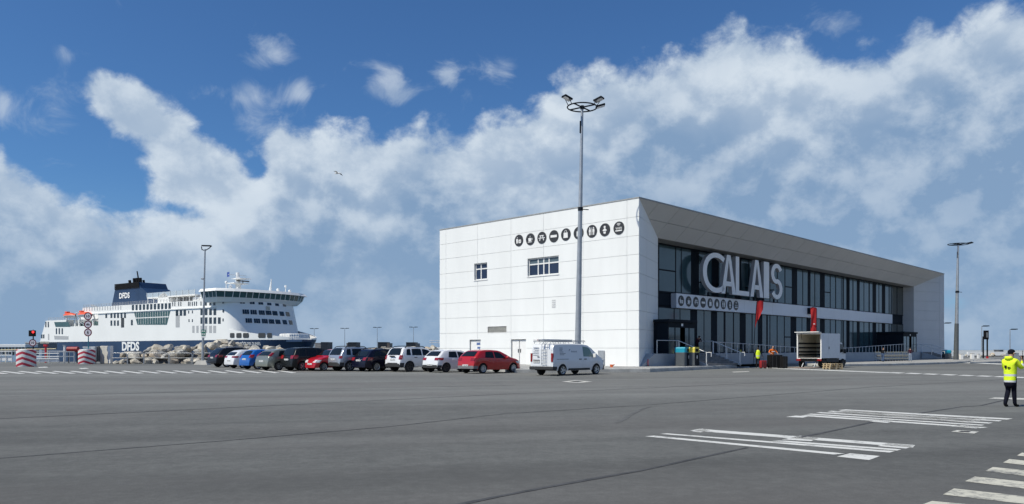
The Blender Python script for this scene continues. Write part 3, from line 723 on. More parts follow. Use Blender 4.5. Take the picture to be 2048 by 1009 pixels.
# the big letters
sign = thing('terminal_sign', 'huge pale free-standing capital letters CALAIS on the white fascia band', 'sign', (B.o.x, B.o.y, 0), B.a)
def stroke(path, w, closed=False):
    L, R = [], []
    for i, p in enumerate(path):
        a = Vector(path[max(i - 1, 0)]); b = Vector(path[min(i + 1, len(path) - 1)]); d = (b - a).normalized(); n = Vector((-d.y, d.x))
        k = Vector((n.x * w[0] / 2, n.y * w[1] / 2)); L.append(Vector(p) + k); R.append(Vector(p) - k)
    return [(L[i], L[i + 1], R[i + 1], R[i]) for i in range(len(path) - 1)], L, R
def letter(ch, x0, x1, z0, z1):
    w = .66; h_ = .43; W = x1 - x0; H = z1 - z0; polys = []; vf = 2.55; dep = .34
    mb = MB(); Mx = MX((0, vf + dep, 0), (1, 0, 0), (0, 0, 1), (0, -1, 0))
    def ribbon(path):
        q, L, R = stroke(path, (w, h_)); n = len(L)
        fr = [Mx @ Vector((p.x, p.y, dep)) for p in L] ; fl = [Mx @ Vector((p.x, p.y, dep)) for p in R]
        br = [Mx @ Vector((p.x, p.y, 0)) for p in L]; bl = [Mx @ Vector((p.x, p.y, 0)) for p in R]
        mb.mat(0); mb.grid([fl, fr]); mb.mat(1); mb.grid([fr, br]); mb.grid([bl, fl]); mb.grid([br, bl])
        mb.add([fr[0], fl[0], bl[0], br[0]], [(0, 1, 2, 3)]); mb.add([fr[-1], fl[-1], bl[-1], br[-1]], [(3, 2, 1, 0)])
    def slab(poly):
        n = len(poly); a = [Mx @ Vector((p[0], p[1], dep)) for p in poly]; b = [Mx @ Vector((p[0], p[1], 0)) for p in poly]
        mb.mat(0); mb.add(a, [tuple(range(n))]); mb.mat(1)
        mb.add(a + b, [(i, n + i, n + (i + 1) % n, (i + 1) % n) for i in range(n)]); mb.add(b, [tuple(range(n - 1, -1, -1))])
    cx, cz = (x0 + x1) / 2, (z0 + z1) / 2
    if ch == 'C':
        rx = W - w / 2 - .1; rz = H / 2 - h_ / 2; ox = x0 + w / 2 + rx * .82
        ribbon([(ox + rx * .82 * cos(t), cz + rz * (abs(sin(t)) ** .9) * (1 if sin(t) > 0 else -1)) for t in [radians(48 + i * (264 / 28)) for i in range(29)]])
    elif ch == 'A':
        k = .78; ww = w * 1.02
        slab([(x0, z0), (x0 + ww, z0), (cx, z1 - w * .9), (cx + ww / 2, z1), (cx - ww / 2, z1)][:2] + [(cx + .02, z1 - w * .55), (cx + ww / 2, z1), (cx - ww / 2, z1)])
        slab([(x1 - ww, z0), (x1, z0), (cx + ww / 2, z1 - .004), (cx - .02, z1 - w * .55)])
        slab([(x0 + W * .26, z0 + H * .20), (x1 - W * .26, z0 + H * .20), (x1 - W * .32, z0 + H * .20 + h_), (x0 + W * .32, z0 + H * .20 + h_)])
    elif ch == 'L': slab([(x0, z0), (x1, z0), (x1, z0 + h_), (x0 + w, z0 + h_), (x0 + w, z1), (x0, z1)])
    elif ch == 'I': slab([(x0, z0), (x1, z0), (x1, z1), (x0, z1)])
    elif ch == 'S':
        r = W / 2 - w / 2; rz = H / 4 - h_ / 4 + .02; pts = []
        for i in range(17): t = radians(25 + i * (235 / 16)); pts.append((cx + r * cos(t), z1 - h_ / 2 - rz + rz * sin(t)))
        low = []
        for i in range(17): t = radians(205 + i * (235 / 16)); low.append((cx + r * cos(t), z0 + h_ / 2 + rz + rz * sin(t)))
        ribbon(pts + low[::-1])
    # brackets to the facade
    mb.mat(2); mb.box(cx - .06, cx + .06, vf + dep, VG + .02, z0 + .9, z0 + 1.0)
    mb.box(cx - .05, cx + .05, vf + .25, vf + .4, z0 - .35, z0 + .02)
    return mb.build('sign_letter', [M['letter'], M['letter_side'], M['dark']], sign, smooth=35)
for ch, a, b, yt, yb in (('C', 388, 476, 323, 549), ('A', 486, 563, 346, 553), ('L', 562, 633, 353, 560), ('A', 640, 708, 372, 571), ('I', 711, 739, 381, 575), ('S', 750, 810, 391, 584)):
    x0, z = B.onv(1260 + a / 2.656, 380 + yb / 2.656, 2.55); x1 = B.onv(1260 + b / 2.656, 500, 2.55)[0]
    letter(ch, x0, x1, 6.78, 10.34)

# pictogram discs
def disc_symbol(mb, k, R):
    """white symbol k inside a disc of radius R, drawn in local x,y, z up out of the sign"""
    T = lambda *p: [(x * R, y * R) for x, y in p]
    I = Matrix.Identity(4); d = .012
    P = lambda *p: mb.prism(T(*p), d, Matrix.Translation((0, 0, .0)))
    def rect(x0, x1, y0, y1): P((x0, y0), (x1, y0), (x1, y1), (x0, y1))
    def circ(cx, cy, r, n=12): P(*[(cx + r * cos(2 * pi * i / n), cy + r * sin(2 * pi * i / n)) for i in range(n)])
    if k == 0:      # drink and burger
        P((-.52, -.5), (-.22, -.5), (-.16, .25), (-.58, .25)); rect(-.4, -.34, .25, .5); rect(-.4, -.2, .5, .56)
        P((-.05, -.1), (.58, -.1), (.5, .12), (.02, .12)); rect(-.08, .6, -.26, -.15); P((-.05, -.31), (.58, -.31), (.52, -.48), (.0, -.48))
    elif k == 1:    # cup
        P((-.42, .2), (.26, .2), (.2, -.36), (-.36, -.36)); rect(-.52, .4, -.52, -.42); rect(.3, .5, .08, .16); rect(.42, .5, -.18, .08); rect(.24, .42, -.2, -.12); P((-.1, .3), (-.02, .3), (.06, .62), (-.06, .5))
    elif k == 2:    # picnic table
        rect(-.45, .45, .28, .42); rect(-.7, .7, -.1, .02); P((-.3, .28), (-.14, .28), (-.36, -.48), (-.52, -.48)); P((.14, .28), (.3, .28), (.52, -.48), (.36, -.48))
    elif k == 3: rect(-.68, .68, -.2, .2)     # bench
    elif k == 4:    # shopping bag
        P((-.45, -.55), (.45, -.55), (.42, .3), (-.42, .3)); 
        for i in range(8):
            t0, t1 = pi * i / 8, pi * (i + 1) / 8; P((.2 * cos(t0), .3 + .36 * sin(t0)), (.27 * cos(t0), .3 + .42 * sin(t0)), (.27 * cos(t1), .3 + .42 * sin(t1)), (.2 * cos(t1), .3 + .36 * sin(t1)))
    elif k == 5:    # suitcase
        rect(-.36, .36, -.5, .28); rect(-.16, -.1, .28, .5); rect(.1, .16, .28, .5); rect(-.16, .16, .5, .56); rect(-.3, -.2, -.58, -.5); rect(.2, .3, -.58, -.5)
    elif k == 6:    # wc
        for s in (-.36, .36):
            circ(s, .5, .12); P((s - .18, .34), (s + .18, .34), (s + .2, -.1), (s - .2, -.1)); rect(s - .14, s - .02, -.6, -.1); rect(s + .02, s + .14, -.6, -.1)
        rect(-.03, .03, -.6, .6)
    elif k == 7:    # baby
        circ(0, .42, .19); P((-.12, .2), (.12, .2), (.42, -.1), (.32, -.2), (-.32, -.2), (-.42, -.1)); P((-.26, -.3), (.26, -.3), (.16, -.62), (-.16, -.62))
    else:           # wifi
        text_into(mb, 'WIFI', Matrix.Translation((0, -.22 * R, d)), .34 * R, 1.15 * R, .01)
        P((-.6, -.5), (.6, -.5), (.6, -.32), (-.6, -.32))
        for r in (.16, .3, .44):
            for i in range(5):
                t0, t1 = radians(45 + 18 * i), radians(63 + 18 * i); P((r * cos(t0), .25 + r * sin(t0)), ((r + .07) * cos(t0), .25 + (r + .07) * sin(t0)), ((r + .07) * cos(t1), .25 + (r + .07) * sin(t1)), (r * cos(t1), .25 + r * sin(t1)))
KIND = ['drink and burger', 'steaming cup', 'picnic table', 'flat bench', 'shopping bag', 'suitcase', 'toilets', 'baby', 'WIFI']
def picto(k, Mx, R, label, group):
    s = thing('pictogram_sign', label, 'sign', Mx.translation, 0, group); s.matrix_world = Mx
    mb = MB(); mb.lathe([(R, 0), (R, .03)], 36); mb.build('disc', M['sign_black'], s)
    mb = MB(); disc_symbol(mb, k, R); mb.build('symbol', M['white'], s, loc=(0, 0, .031), fix=False)
xs = [(1038, 481.5), (1061, 479), (1084, 476), (1108, 473), (1132, 469.5), (1157.5, 466.5), (1184, 463), (1210, 460), (1238, 456.5)]
for k, (px, py) in enumerate(xs):
    y, z = lw(px, py); p = B.w(-.004, y, z)
    picto(k, MX(p, -B.f, (0, 0, 1), -B.e), .48, f'large round {KIND[k]} sign high on the sunlit white side wall', 'large pictogram signs on the side wall')
xs = [1362, 1377, 1391.5, 1406, 1420, 1433.5, 1446.5, 1459.3, 1471.7]
for k, px in enumerate(xs):
    u, z = B.onv(px, 600, 3.2); p = B.w(u, 3.195, 5.87)
    picto(k, MX(p, B.e, (0, 0, 1), -B.f), .45, f'small round {KIND[k]} sign on the fascia band below the big letters', 'small pictogram signs on the fascia band')

# stairs and railings
def stairs(u0, u1, n, label):
    s = thing('stairs', label, 'stairs', (B.o.x, B.o.y, 0), B.a)
    mb = MB(); rise = (ZP - PZ) / n
    for i in range(n):
        mb.box(u0, u1, -2.35 + i * .38, -2.35 + (i + 1) * .38 - .002 if i < n - 1 else -.13, PZ + .002, PZ + (i + 1) * rise - .003)
    mb.build('steps', mat('stair stone', (.20, .195, .19), .85, var=.2, scale=2), s)
    for u in (u1 + .002, u0 - .142):
        mb = MB(); mb.prism([(-2.6, PZ + .002), (-.13, PZ + .002), (-.13, ZP - .004), (-2.6, PZ + .1)], .14, MX((u, 0, 0), (0, 1, 0), (0, 0, 1), (1, 0, 0)))
        mb.build('string_wall', M['podium'], s, fix=True)
    for u in (u0 - .07, u1 + .07):
        h = MB(); r = .028
        h.tube([(u, 1.4, ZP + 1.0), (u, -.1, ZP + 1.0), (u, -2.5, PZ + 1.0), (u, -2.9, PZ + 1.0), (u, -2.9, PZ + .7)], r)
        for v, zb in ((-.15, ZP), (-1.35, ZP - .46), (-2.5, PZ)): h.box(u - .028, u + .028, v - .028, v + .028, zb - .05, zb + .98)
        h.box(u - .025, u + .025, 1.3, 1.36, ZP, ZP + .98)
        h.build('handrail', M['white'], s)
    return s
stairs(5.2, 10.3, 6, 'grey stone steps with white handrails to the near entrance, behind the bins')
stairs(66.0, 70.4, 6, 'small flight of steps with white handrails at the far right end of the terminal')
def railing(us, zs, label, v=.0, base=ZP, dens=1.0):
    r = thing('railing', label, 'railing', (B.o.x, B.o.y, 0), B.a)
    mb = MB(); mb.tube([(u, v, z) for u, z in zip(us, zs)], .03, 6); mb.build('top_rail', M['rail'], r)
    u = us[0]
    while u <= us[-1] + .01:
        for i in range(len(us) - 1):
            if us[i] <= u <= us[i + 1]: z = zs[i] + (zs[i + 1] - zs[i]) * (u - us[i]) / (us[i + 1] - us[i])
        mb = MB(); mb.box(u - .025, u + .025, v - .025, v + .025, base, z - .005); u += dens
        mb.build('post', M['rail'], r)
    return r
railing([10.5, 17, 31, 34], [2.35, 2.2, 1.8, 1.75], 'white metal railing along the podium behind the man in orange', -.02, ZP - .05, 1.05)
railing([36, 59.6], [1.8, 2.45], 'white metal railing rising along the podium to the far entrance', -.02, ZP - .05, 1.05)
railing([2.3, 5.1], [2.4, 2.4], 'short level white railing in front of the near entrance porch', -.02, ZP - .05, 2.75)
# ------------------------------------------------------------------ ferry (local: x toward the bow, y to the far side, z from sea-side datum)
S = Frame(-91.8, 248.5, radians(-35.8))
ship = thing('ferry', 'white passenger ferry with navy hull and navy funnel moored behind the rocks', 'ship', (S.o.x, S.o.y, 0), S.a)
M['ship_white'] = mat('ship white', (0.84, 0.84, 0.82), .45, var=.03, scale=.08)
M['navy'] = mat('ship navy', (0.016, 0.040, 0.095), .4, var=.12, scale=.15)
M['ship_win'] = glass_mat('ship window', (0.030, 0.045, 0.060), .08)
M['ship_teal'] = glass_mat('ship lounge glass', (0.050, 0.105, 0.105), .08)
M['ship_grey'] = mat('ship grey', (0.42, 0.43, 0.44), .5, var=.1)
M['ship_dark'] = mat('ship recess', (0.05, 0.055, 0.06), .6)
M['lifeboat'] = mat('lifeboat orange', (0.78, 0.10, 0.03), .45, var=.06)
BW = 28.0
def sx(px, y=0.0): return S.onv(px, 650, y)[0]
def sxz(px, py, y=0.0): return S.onv(px, py, y)
def z1p(px, py): return (60 + px / 4.587, 530 + py / 4.587)      # spots read from two enlargements
def z2p(px, py): return (340 + px / 4.587, 530 + py / 4.587)
def half(x, z):
    """half breadth of the hull"""
    tip = 16.0 + max(0.0, min(1.0, (z + 4) / 11.0)) * 9.0; st = -6.0
    if x <= st: return 14.0 if x > -126 else 14.0 - .12 * (-126 - x)
    t = min(1.0, (x - st) / (tip - st)); return max(0.05, 14.0 * (1 - t ** 2.1) ** .62)
def hull_shell(zs, x0, nx, mb, top=True):
    st = [-134.5, -128, -100, -70, -40, -20, -6, -2, 2, 6, 9, 12, 14, 16, 18, 19.5, 21, 22.5, 23.6, 24.4, 24.9]
    rows = []
    for z in zs:
        tip = 16.0 + max(0.0, min(1.0, (z + 4) / 11.0)) * 9.0; r = []
        rk = (z - 4.9) * .28 if z > 4.9 else 0
        for i, x in enumerate(st):
            xx = x if x <= -6 else -6 + (x + 6) / 30.9 * (tip + 6 - .02)
            if i == 0: xx += rk
            r.append((xx, 14 - half(xx, z), z))
        for i, x in reversed(list(enumerate(st))):
            xx = x if x <= -6 else -6 + (x + 6) / 30.9 * (tip + 6 - .02)
            if i == 0: xx += rk
            r.append((xx, 14 + half(xx, z), z))
        rows.append(r)
    mb.grid(rows, closed=True)
    n = len(rows[0]); b = len(mb.v) - n
    if top: mb.f.append(list(range(b, b + n))); mb.mi.append(mb.cur)
mb = MB(); hull_shell([-5, -2, 1, 3.2, 4.9], 0, 0, mb); mb.build('hull', M['navy'], ship, smooth=40)
# white lower sides and superstructure: plan outline with a rounded, raked front
def block(name, x0, zs, rake, x1=0.0, y0=0.0, y1=BW, cr=4.5, m='ship_white', bulge=2.0):
    rows = []
    for z in zs:
        xf = x1 + (zs[-1] - z) * rake; r = [(x0, y0, z)]
        for i in range(9): t = -pi / 2 + pi / 2 * i / 8; r.append((xf - cr + cr * cos(t), y0 + cr + cr * sin(t), z))
        for i in range(1, 6): q = i / 6; r.append((xf + bulge * 4 * q * (1 - q), y0 + cr + (y1 - y0 - 2 * cr) * q, z))
        for i in range(9): t = pi / 2 * i / 8; r.append((xf - cr + cr * cos(t), y1 - cr + cr * sin(t), z))
        r.append((x0, y1, z)); rows.append(r)
    mb = MB(); mb.grid(rows, closed=True); n = len(rows[0]); mb.f.append(list(range((len(rows) - 1) * n, len(rows) * n))); mb.mi.append(0)
    return mb.build(name, M[m], ship, smooth=40)
mb = MB(); mb.add([(-134, .02, 4.9), (-134, BW - .02, 4.9), (-130.2, .02, 11.1), (-130.2, BW - .02, 11.1), (-40, .02, 4.9), (-40, BW - .02, 4.9), (-40, .02, 11.1), (-40, BW - .02, 11.1)],
                  [(0, 2, 3, 1), (2, 6, 7, 3), (0, 4, 6, 2), (5, 1, 3, 7)])
mb.build('upper_hull', M['ship_white'], ship)
SUP = block('superstructure', -84, [4.9, 8, 11.1, 14, 16.4, 18.3], .30)
mb = MB(); mb.add([(-130.2, .05, 11.1), (-130.2, BW - .05, 11.1), (-128.6, .05, 13.9), (-128.6, BW - .05, 13.9), (-112, .05, 11.1), (-112, BW - .05, 11.1), (-110, .05, 13.9), (-110, BW - .05, 13.9)],
                  [(0, 2, 3, 1), (2, 6, 7, 3), (0, 4, 6, 2), (5, 1, 3, 7), (4, 5, 7, 6)])
mb.build('stern_house', M['ship_white'], ship)
mb = MB(); mb.box(-112, -84, 6, BW - 6, 11.1, 15.9); mb.build('boat_deck_house', M['ship_white'], ship)
mb = MB(); mb.box(-96.5, -83.9, .02, BW - .02, 15.9, 18.3); mb.box(-97, -6, -.35, .0, 15.55, 15.9); mb.build('upper_deck', M['ship_white'], ship)
# forecastle bulwark, following the hull line
def bul(zb):
    mb = MB(); A = []; Bq = []
    for i in range(25):
        x = -6 + i * (30.4) / 24.0; x = min(x, 24.2); t = (x + 6) / 30.2
        zt = 9.6 - 4.4 * t ** .8; h = half(x, 4.9) + .02
        A.append((x, 14 - h, 4.88)); Bq.append((x, 14 - h, zt))
    far = [(p[0], 28 - p[1], p[2]) for p in A][::-1]; farB = [(p[0], 28 - p[1], p[2]) for p in Bq][::-1]
    mb.grid([A + far, Bq + farB]); inn = [(p[0], p[1] + .3 if p[1] < 14 else p[1] - .3, p[2]) for p in Bq + farB]
    mb.grid([Bq + farB, inn]); return mb.build('bow_bulwark', M['ship_white'], ship, smooth=40)
bul(4.9)
# bow platform and mooring house
mb = MB(); mb.box(14, 27.0, 8, 12.2, 4.2, 4.85); mb.build('bow_platform', M['navy'], ship)
mb = MB(); mb.bbox(13.0, 18.5, 10, 18, 4.9, 6.9, .5); mb.build('mooring_house', M['ship_white'], ship)
mb = MB()
for i in range(8): mb.box(17 + i * 1.1, 17.1 + i * 1.1, 8.3, 8.4, 4.86, 6.6)
mb.tube([(16.5, 8.35, 6.6), (25, 8.35, 6.6)], .07, 5); mb.tube([(16.5, 8.35, 5.8), (25, 8.35, 5.8)], .05, 5); mb.build('bow_railing', M['ship_white'], ship)

# windows on the near side
def win(name, px, py, w, h, y=0.0, m='ship_win', t=.05):
    x, z = sxz(px, py, y); mb = MB(); mb.box(x - w / 2, x + w / 2, y - t, y + .02, z - h / 2, z + h / 2); return mb.build(name, M[m], ship)
for x in (243, 269, 296): win('window', *z1p(x, 609), 1.1, 2.4)
for x in (145, 168): win('window', *z1p(x, 548), .9, 2.3)
for x in (108, 126): win('window', *z1p(x, 657), 1.2, 1.6)
win('door', *z1p(171, 662), 1.0, 2.6, m='ship_grey')
for x in (700, 747, 778, 808, 840, 872):
    win('window', *z1p(x, 464), 1.35, 2.0)
for x in (747, 778, 808): win('window', *z1p(x, 535), 1.3, 2.0)
win('side_door', *z1p(850, 531), 2.2, 3.6, m='ship_dark'); win('window', *z1p(935, 530), 1.3, 2.0)
for i in range(11): win('window', *z1p(945 + i * 33.6, 393 - i * 1.5), 1.45, 2.0)
for i in range(17): win('porthole', *z1p(497 + i * 24, 405 - i * .8), .5, 1.5, m='ship_grey') if i < 15 else None
for x, y in ((1350, 443), (1420, 440)): win('window', *z1p(x, y), 1.5, 2.0)
for x in (64, 101): win('window', *z2p(x, 441), 1.5, 2.0)
win('side_door', *z1p(1355, 518), 2.4, 4.2, m='ship_grey')
for x in (292, 332, 372, 412): win('window', *z2p(x, 432), 1.5, 2.1)
for x in (292, 332, 372, 412, 453): win('window', *z2p(x, 512), 1.5, 2.1)
for x, y in ((172, 434), (206, 433), (175, 512), (206, 512), (487, 423), (487, 506), (487, 342)): win('porthole', *z2p(x, y), .55, .95)
for a in (25, 45, 80, 100, 170, 184, 205, 225, 244, 285, 325, 334, 365, 374, 402, 412): win('porthole', *z2p(a, 362 - a * .02), .5, 1.4)
for x, w in ((215, 1.3), (252, 1.3), (290, 1.3), (330, 1.3), (372, 1.6), (410, 1.6)): win('vent_grille', *z2p(x, 592), w, 2.4, m='ship_grey', t=.03)
# stern opening, long recessed slot and lounge windows
def quad(name, pts, y, m, t=.06):
    mb = MB(); P = [sxz(*p, y) for p in pts]; mb.prism([(a, b) for a, b in P], t, MX((0, y, 0), (1, 0, 0), (0, 0, 1), (0, -1, 0))); return mb.build(name, M[m], ship, fix=True)
quad('lounge_window', [z1p(222, 526), z1p(352, 523), z1p(372, 570), z1p(236, 571)], .05, 'ship_teal')
q = quad('side_slot', [z1p(222, 650), z1p(352, 655), z1p(352, 685), z1p(226, 683)], 0.0, 'ship_grey')
q = quad('lounge_window', [z1p(956, 438), z1p(1288, 424), z1p(1256, 550), z1p(986, 550)], 0.0, 'ship_teal')
mb = MB(); xa = sx(z1p(956, 0)[0]); xb = sx(z1p(1288, 0)[0]); za = sxz(*z1p(1120, 550))[1]; zb = sxz(*z1p(1120, 430))[1]
for i in range(1, 15):
    x = xa + (xb - xa) * i / 15; mb.box(x - .07, x + .07, -.1, -.061, za + (.3 if 1 < i < 14 else 2.2), zb - .1)
mb.box(xa + 1.2, xb - 1, -.11, -.061, (za + zb) / 2 + .1, (za + zb) / 2 + .4); mb.build('window_bars', M['ship_white'], q)
# forecastle openings
for x, w in ((518, 3.0), (573, 3.2), (633, 3.4), (697, 3.6), (842, 4.0), (915, 2.6)):
    px, py = z2p(x, 649)
    # find the point of the curved bulwark under that spot
    best = None
    for i in range(400):
        xx = -9 + i * .08; yy = 14 - half(xx, 4.9); p = S.w(xx, yy); e = abs((p.x / p.y) * F + CX - px)
        if best is None or e < best[0]: best = (e, xx, yy, p.y)
    xx, yy, Y = best[1], best[2], best[3]; z = CZ + (HY - py) / F * Y
    n = Vector((xx - 0, 0, 0)); dx = .2; ty = -(half(xx + dx, 4.9) - half(xx - dx, 4.9)) / (2 * dx); e = Vector((1, ty, 0)).normalized(); nn = Vector((e.y, -e.x, 0))
    mb = MB(); w_ = w * .5; mb.prism([(-w_ * .5, -.75), (w_ * .5, -.75), (w_ * .62, -.45), (w_ * .62, .5), (w_ * .5, .8), (-w_ * .5, .8), (-w_ * .62, .5), (-w_ * .62, -.45)], .1, MX((xx, yy, z), e, (0, 0, 1), nn))
    mb.build('mooring_opening', M['ship_dark'], ship, fix=True)
# front windows: groups of three panes on the raked front
def front(name, px, py, w, h, panes=3, y=None):
    best = None
    for i in range(300):
        q = i / 299; yy = 1.5 + 25 * q; z = 10.0
        for _ in range(3):
            qq = max(0, min(1, (yy - 4.5) / 19.0)); rf = (18.3 - z) * .30
            xx = rf + (2.0 * 4 * qq * (1 - qq)) - (0 if 4.5 < yy < 23.5 else 4.5 - sqrt(max(0, 4.5 ** 2 - (4.5 - yy if yy < 4.5 else yy - 23.5) ** 2)))
            p = S.w(xx, yy); z = CZ + (HY - py) / F * p.y
        e = abs(p.x / p.y * F + CX - px)
        if best is None or e < best[0]: best = (e, xx, yy, z)
    _, xx, yy, z = best
    sl = 0.0
    if yy < 4.5: sl = (4.5 - yy) / sqrt(max(.2, 4.5 ** 2 - (4.5 - yy) ** 2))
    elif yy > 23.5: sl = -(yy - 23.5) / sqrt(max(.2, 4.5 ** 2 - (yy - 23.5) ** 2))
    else: sl = 2.0 * 4 * (1 - 2 * (yy - 4.5) / 19.0) / 19.0
    e = Vector((sl, 1, 0)).normalized(); n = Vector((e.y, -e.x, .30)).normalized(); up = n.cross(e)
    Mx = MX(Vector((xx, yy, z)) + n * .0, e, up, n); mb = MB()
    for i in range(panes):
        a = -w / 2 + i * w / panes; mb.box(a + .07, a + w / panes - .07, -h / 2, h / 2, -.05, .14, Mx)
    return mb.build(name, M['ship_win'], ship)
for x, y in ((695, 432), (767, 435), (842, 439), (904, 441), (962, 445), (1025, 450), (1080, 453)): front('front_window', *z2p(x, y), 2.15, 1.5)
for x, y in ((723, 512), (797, 515), (870, 518), (931, 521), (990, 524), (1053, 527), (1107, 530)): front('front_window', *z2p(x, y), 2.15, 1.5)
for x, y in ((663, 345), (754, 350), (833, 355), (910, 361), (981, 367), (1050, 373)): front('front_window', *z2p(x, y), 1.7, .8, 2)
front('deck_light', *z2p(898, 398), 1.6, 1.2, 1).data.materials[0] = M['mark_cream']
# bridge: overhanging full-width wheelhouse
def slab_plan(z, o):     # outline of the bridge in plan
    pts = [(-9.5, -3 - o), (-1.5 + o, -3 - o)]
    for i in range(7): q = i / 6; pts.append((1.2 + o + 1.8 * 4 * q * (1 - q), 1.0 + 26 * q))
    return [(x, y, z) for x, y in pts + [(-1.5 + o, 31 + o), (-9.5, 31 + o)]]
def bridge_part(name, m, a, b):
    mb = MB(); mb.grid([a, b], closed=True); n = len(a); mb.f += [list(range(n))[::-1], list(range(n, 2 * n))]; mb.mi += [0, 0]; return mb.build(name, M[m], ship)
bridge_part('bridge_base', 'ship_white', slab_plan(17.2, -1.2), slab_plan(18.7, .0))
bw = bridge_part('bridge_window_band', 'ship_teal', slab_plan(18.702, -.1), slab_plan(20.55, .45))
bridge_part('bridge_roof', 'ship_white', slab_plan(20.552, 1.4), slab_plan(21.5, .6))
lo, hi = slab_plan(18.7, 0.0), slab_plan(20.55, .55)
for k in range(len(lo) - 1):
    a0, a1, b0, b1 = Vector(lo[k]), Vector(lo[k + 1]), Vector(hi[k]), Vector(hi[k + 1]); n = max(2, int((a1 - a0).length / 1.9))
    for i in range(n):
        mb = MB(); mb.tube([a0.lerp(a1, i / n), b0.lerp(b1, i / n)], .11, 5); mb.build('window_post', M['ship_white'], bw)
# open deck house with glass balustrade, dome and railings on top
xa, xb = sx(318, 6), sx(418, 6)
mb = MB(); mb.box(xa + 3, xb + 2, 7, 21, 18.3, 20.3); mb.build('deck_house', M['ship_dark'], ship)
mb = MB(); mb.box(xa - 1, xb - 2, 2, 26, 20.3, 20.75); mb.build('deck_canopy', M['ship_white'], ship)
mb = MB(); mb.box(xa - 1, xb - 2, 2, 2.08, 20.75, 22.3); mb.build('glass_balustrade', mat('balustrade glass', (.45, .52, .58), .15), ship)
for i in range(9):
    x = xa - 1 + i * (xb - xa - 1) / 8; mb = MB(); mb.box(x - .09, x + .09, 2.2, 2.4, 18.3, 20.3); mb.box(x - .06, x + .06, 1.86, 1.99, 20.76, 22.4); mb.build('canopy_post', M['ship_white'], ship)
x, z = sxz(*z1p(1222, 345), 2); mb = MB()
mb.prism([(x + 4.0 * cos(pi * i / 12), 18.3 + 3.6 * sin(pi * i / 12)) for i in range(13)], 4, MX((0, 6, 0), (1, 0, 0), (0, 0, 1), (0, -1, 0))); mb.build('dome', M['ship_white'], ship, fix=True)
mb = MB(); x, z = sxz(*z2p(260, 290), 3); mb.bbox(x - 4, x + 5, 3, 8, 18.3, 20.0, .7); mb.bbox(x + 4, x + 14, 1, 10, 18.3, 20.8, .7); mb.build('raft_store', M['ship_white'], ship)
def ship_rail(name, x0, x1, y, z, h=1.1, step=2.0):
    mb = MB()
    for k in (1, .62, .3): mb.box(x0, x1, y - .03, y + .03, z + h * k - .035, z + h * k + .035)
    n = int((x1 - x0) / step)
    for i in range(n + 1): xx = x0 + (x1 - x0) * i / n; mb.box(xx - .05, xx + .05, y - .05, y + .05, z, z + h)
    return mb.build(name, M['ship_grey'], ship)
ship_rail('deck_railing', -96, -46, .2, 18.3); ship_rail('deck_railing', -44, -10, .2, 18.3); ship_rail('deck_railing', -127, -100, .4, 13.9, 1.2)
# funnel
x0 = sx(z1p(768, 0)[0], 9); x1 = sx(z1p(1200, 0)[0], 9); L_ = x1 - x0; zt = sxz(*z1p(820, 180), 9)[1]; zl = sxz(*z1p(820, 232), 9)[1]
prof = [(0, 18.3), (L_, 18.3), (L_, 21.0), (L_ * .97, 22.0), (L_ * .9, 22.7), (L_ * .78, 23.3), (L_ * .67, zl - .1), (L_ * .645, zl), (L_ * .60, zt), (L_ * .11, zt)]
mb = MB(); mb.prism([(x0 + a, b) for a, b in prof], 11, MX((0, 19, 0), (1, 0, 0), (0, 0, 1), (0, -1, 0)))
fun = mb.build('funnel', M['navy'], ship, fix=True)
mb = MB()
for i in range(6): z = zl + .1 + i * (zt - zl) / 6; mb.box(x0 + L_ * .09, x0 + L_ * .62 - i * .03, 7.7, 7.95, z, z + .3)
for i in range(16): z = 18.8 + i * .45; k = (z - 18.3) / (zt - 18.3); mb.box(x0 + L_ * .11 * k - .5, x0 + L_ * .11 * k + .1, 8.3, 18.7, z, z + .2)
mb.build('funnel_louvre', M['black'], fun)
for a, r, h in ((.2, .55, 1.7), (.3, .6, 2.3), (.36, .6, 2.3), (.43, .6, 2.2), (.5, .45, 1.2)):
    mb = MB(); x = x0 + L_ * a; mb.tube([(x, 12, zt - .1), (x - .35, 12, zt + h)], r, 10); mb.build('exhaust_pipe', M['black'], fun)
mb = MB(); mb.tube([(x0 + L_ * .52, 10, zt - 2), (x0 + L_ * .46, 10, zt + 4.6)], .35, 8, r1=.22); mb.build('exhaust_pipe', M['black'], fun)
mb = MB(); a = sxz(*z1p(821, 312), 8); b = sxz(*z1p(916, 252), 8); text_into(mb, 'DFDS', MX((a[0], 7.9, a[1]), (1, 0, 0), (0, 0, 1)), b[1] - a[1], b[0] - a[0], .03, align='LEFT'); mb.build('funnel_lettering', M['ship_white'], fun)
# lettering on the hull
mb = MB(); a = sxz(*z1p(845, 790)); b = sxz(*z1p(1003, 705)); text_into(mb, 'DFDS', MX((a[0], -.06, a[1]), (1, 0, 0), (0, 0, 1)), b[1] - a[1], b[0] - a[0], .04, align='LEFT'); mb.build('hull_lettering', M['ship_white'], ship)
def bow_x(px):
    best = None
    for i in range(500):
        xx = -10 + i * .07; p = S.w(xx, 14 - half(xx, 3.2)); e = abs(p.x / p.y * F + CX - px)
        if best is None or e < best[0]: best = (e, xx, p.y)
    return best[1:]
xa, Ya = bow_x(481.5); xb, Yb = bow_x(522.5)
zlo = CZ + (HY - 691) / F * Ya; zhi = CZ + (HY - 684.2) / F * Ya
def onhull(p):
    x = xa + p.x; z = zlo + p.y; return Vector((x - .05, 14 - half(x, z) - .14, z))
mb = MB(); text_into(mb, 'CÔTE DES DUNES', None, (zhi - zlo) * 1.15, xb - xa, .015, align='LEFT', fn=onhull); mb.build('name_lettering', M['ship_white'], ship)
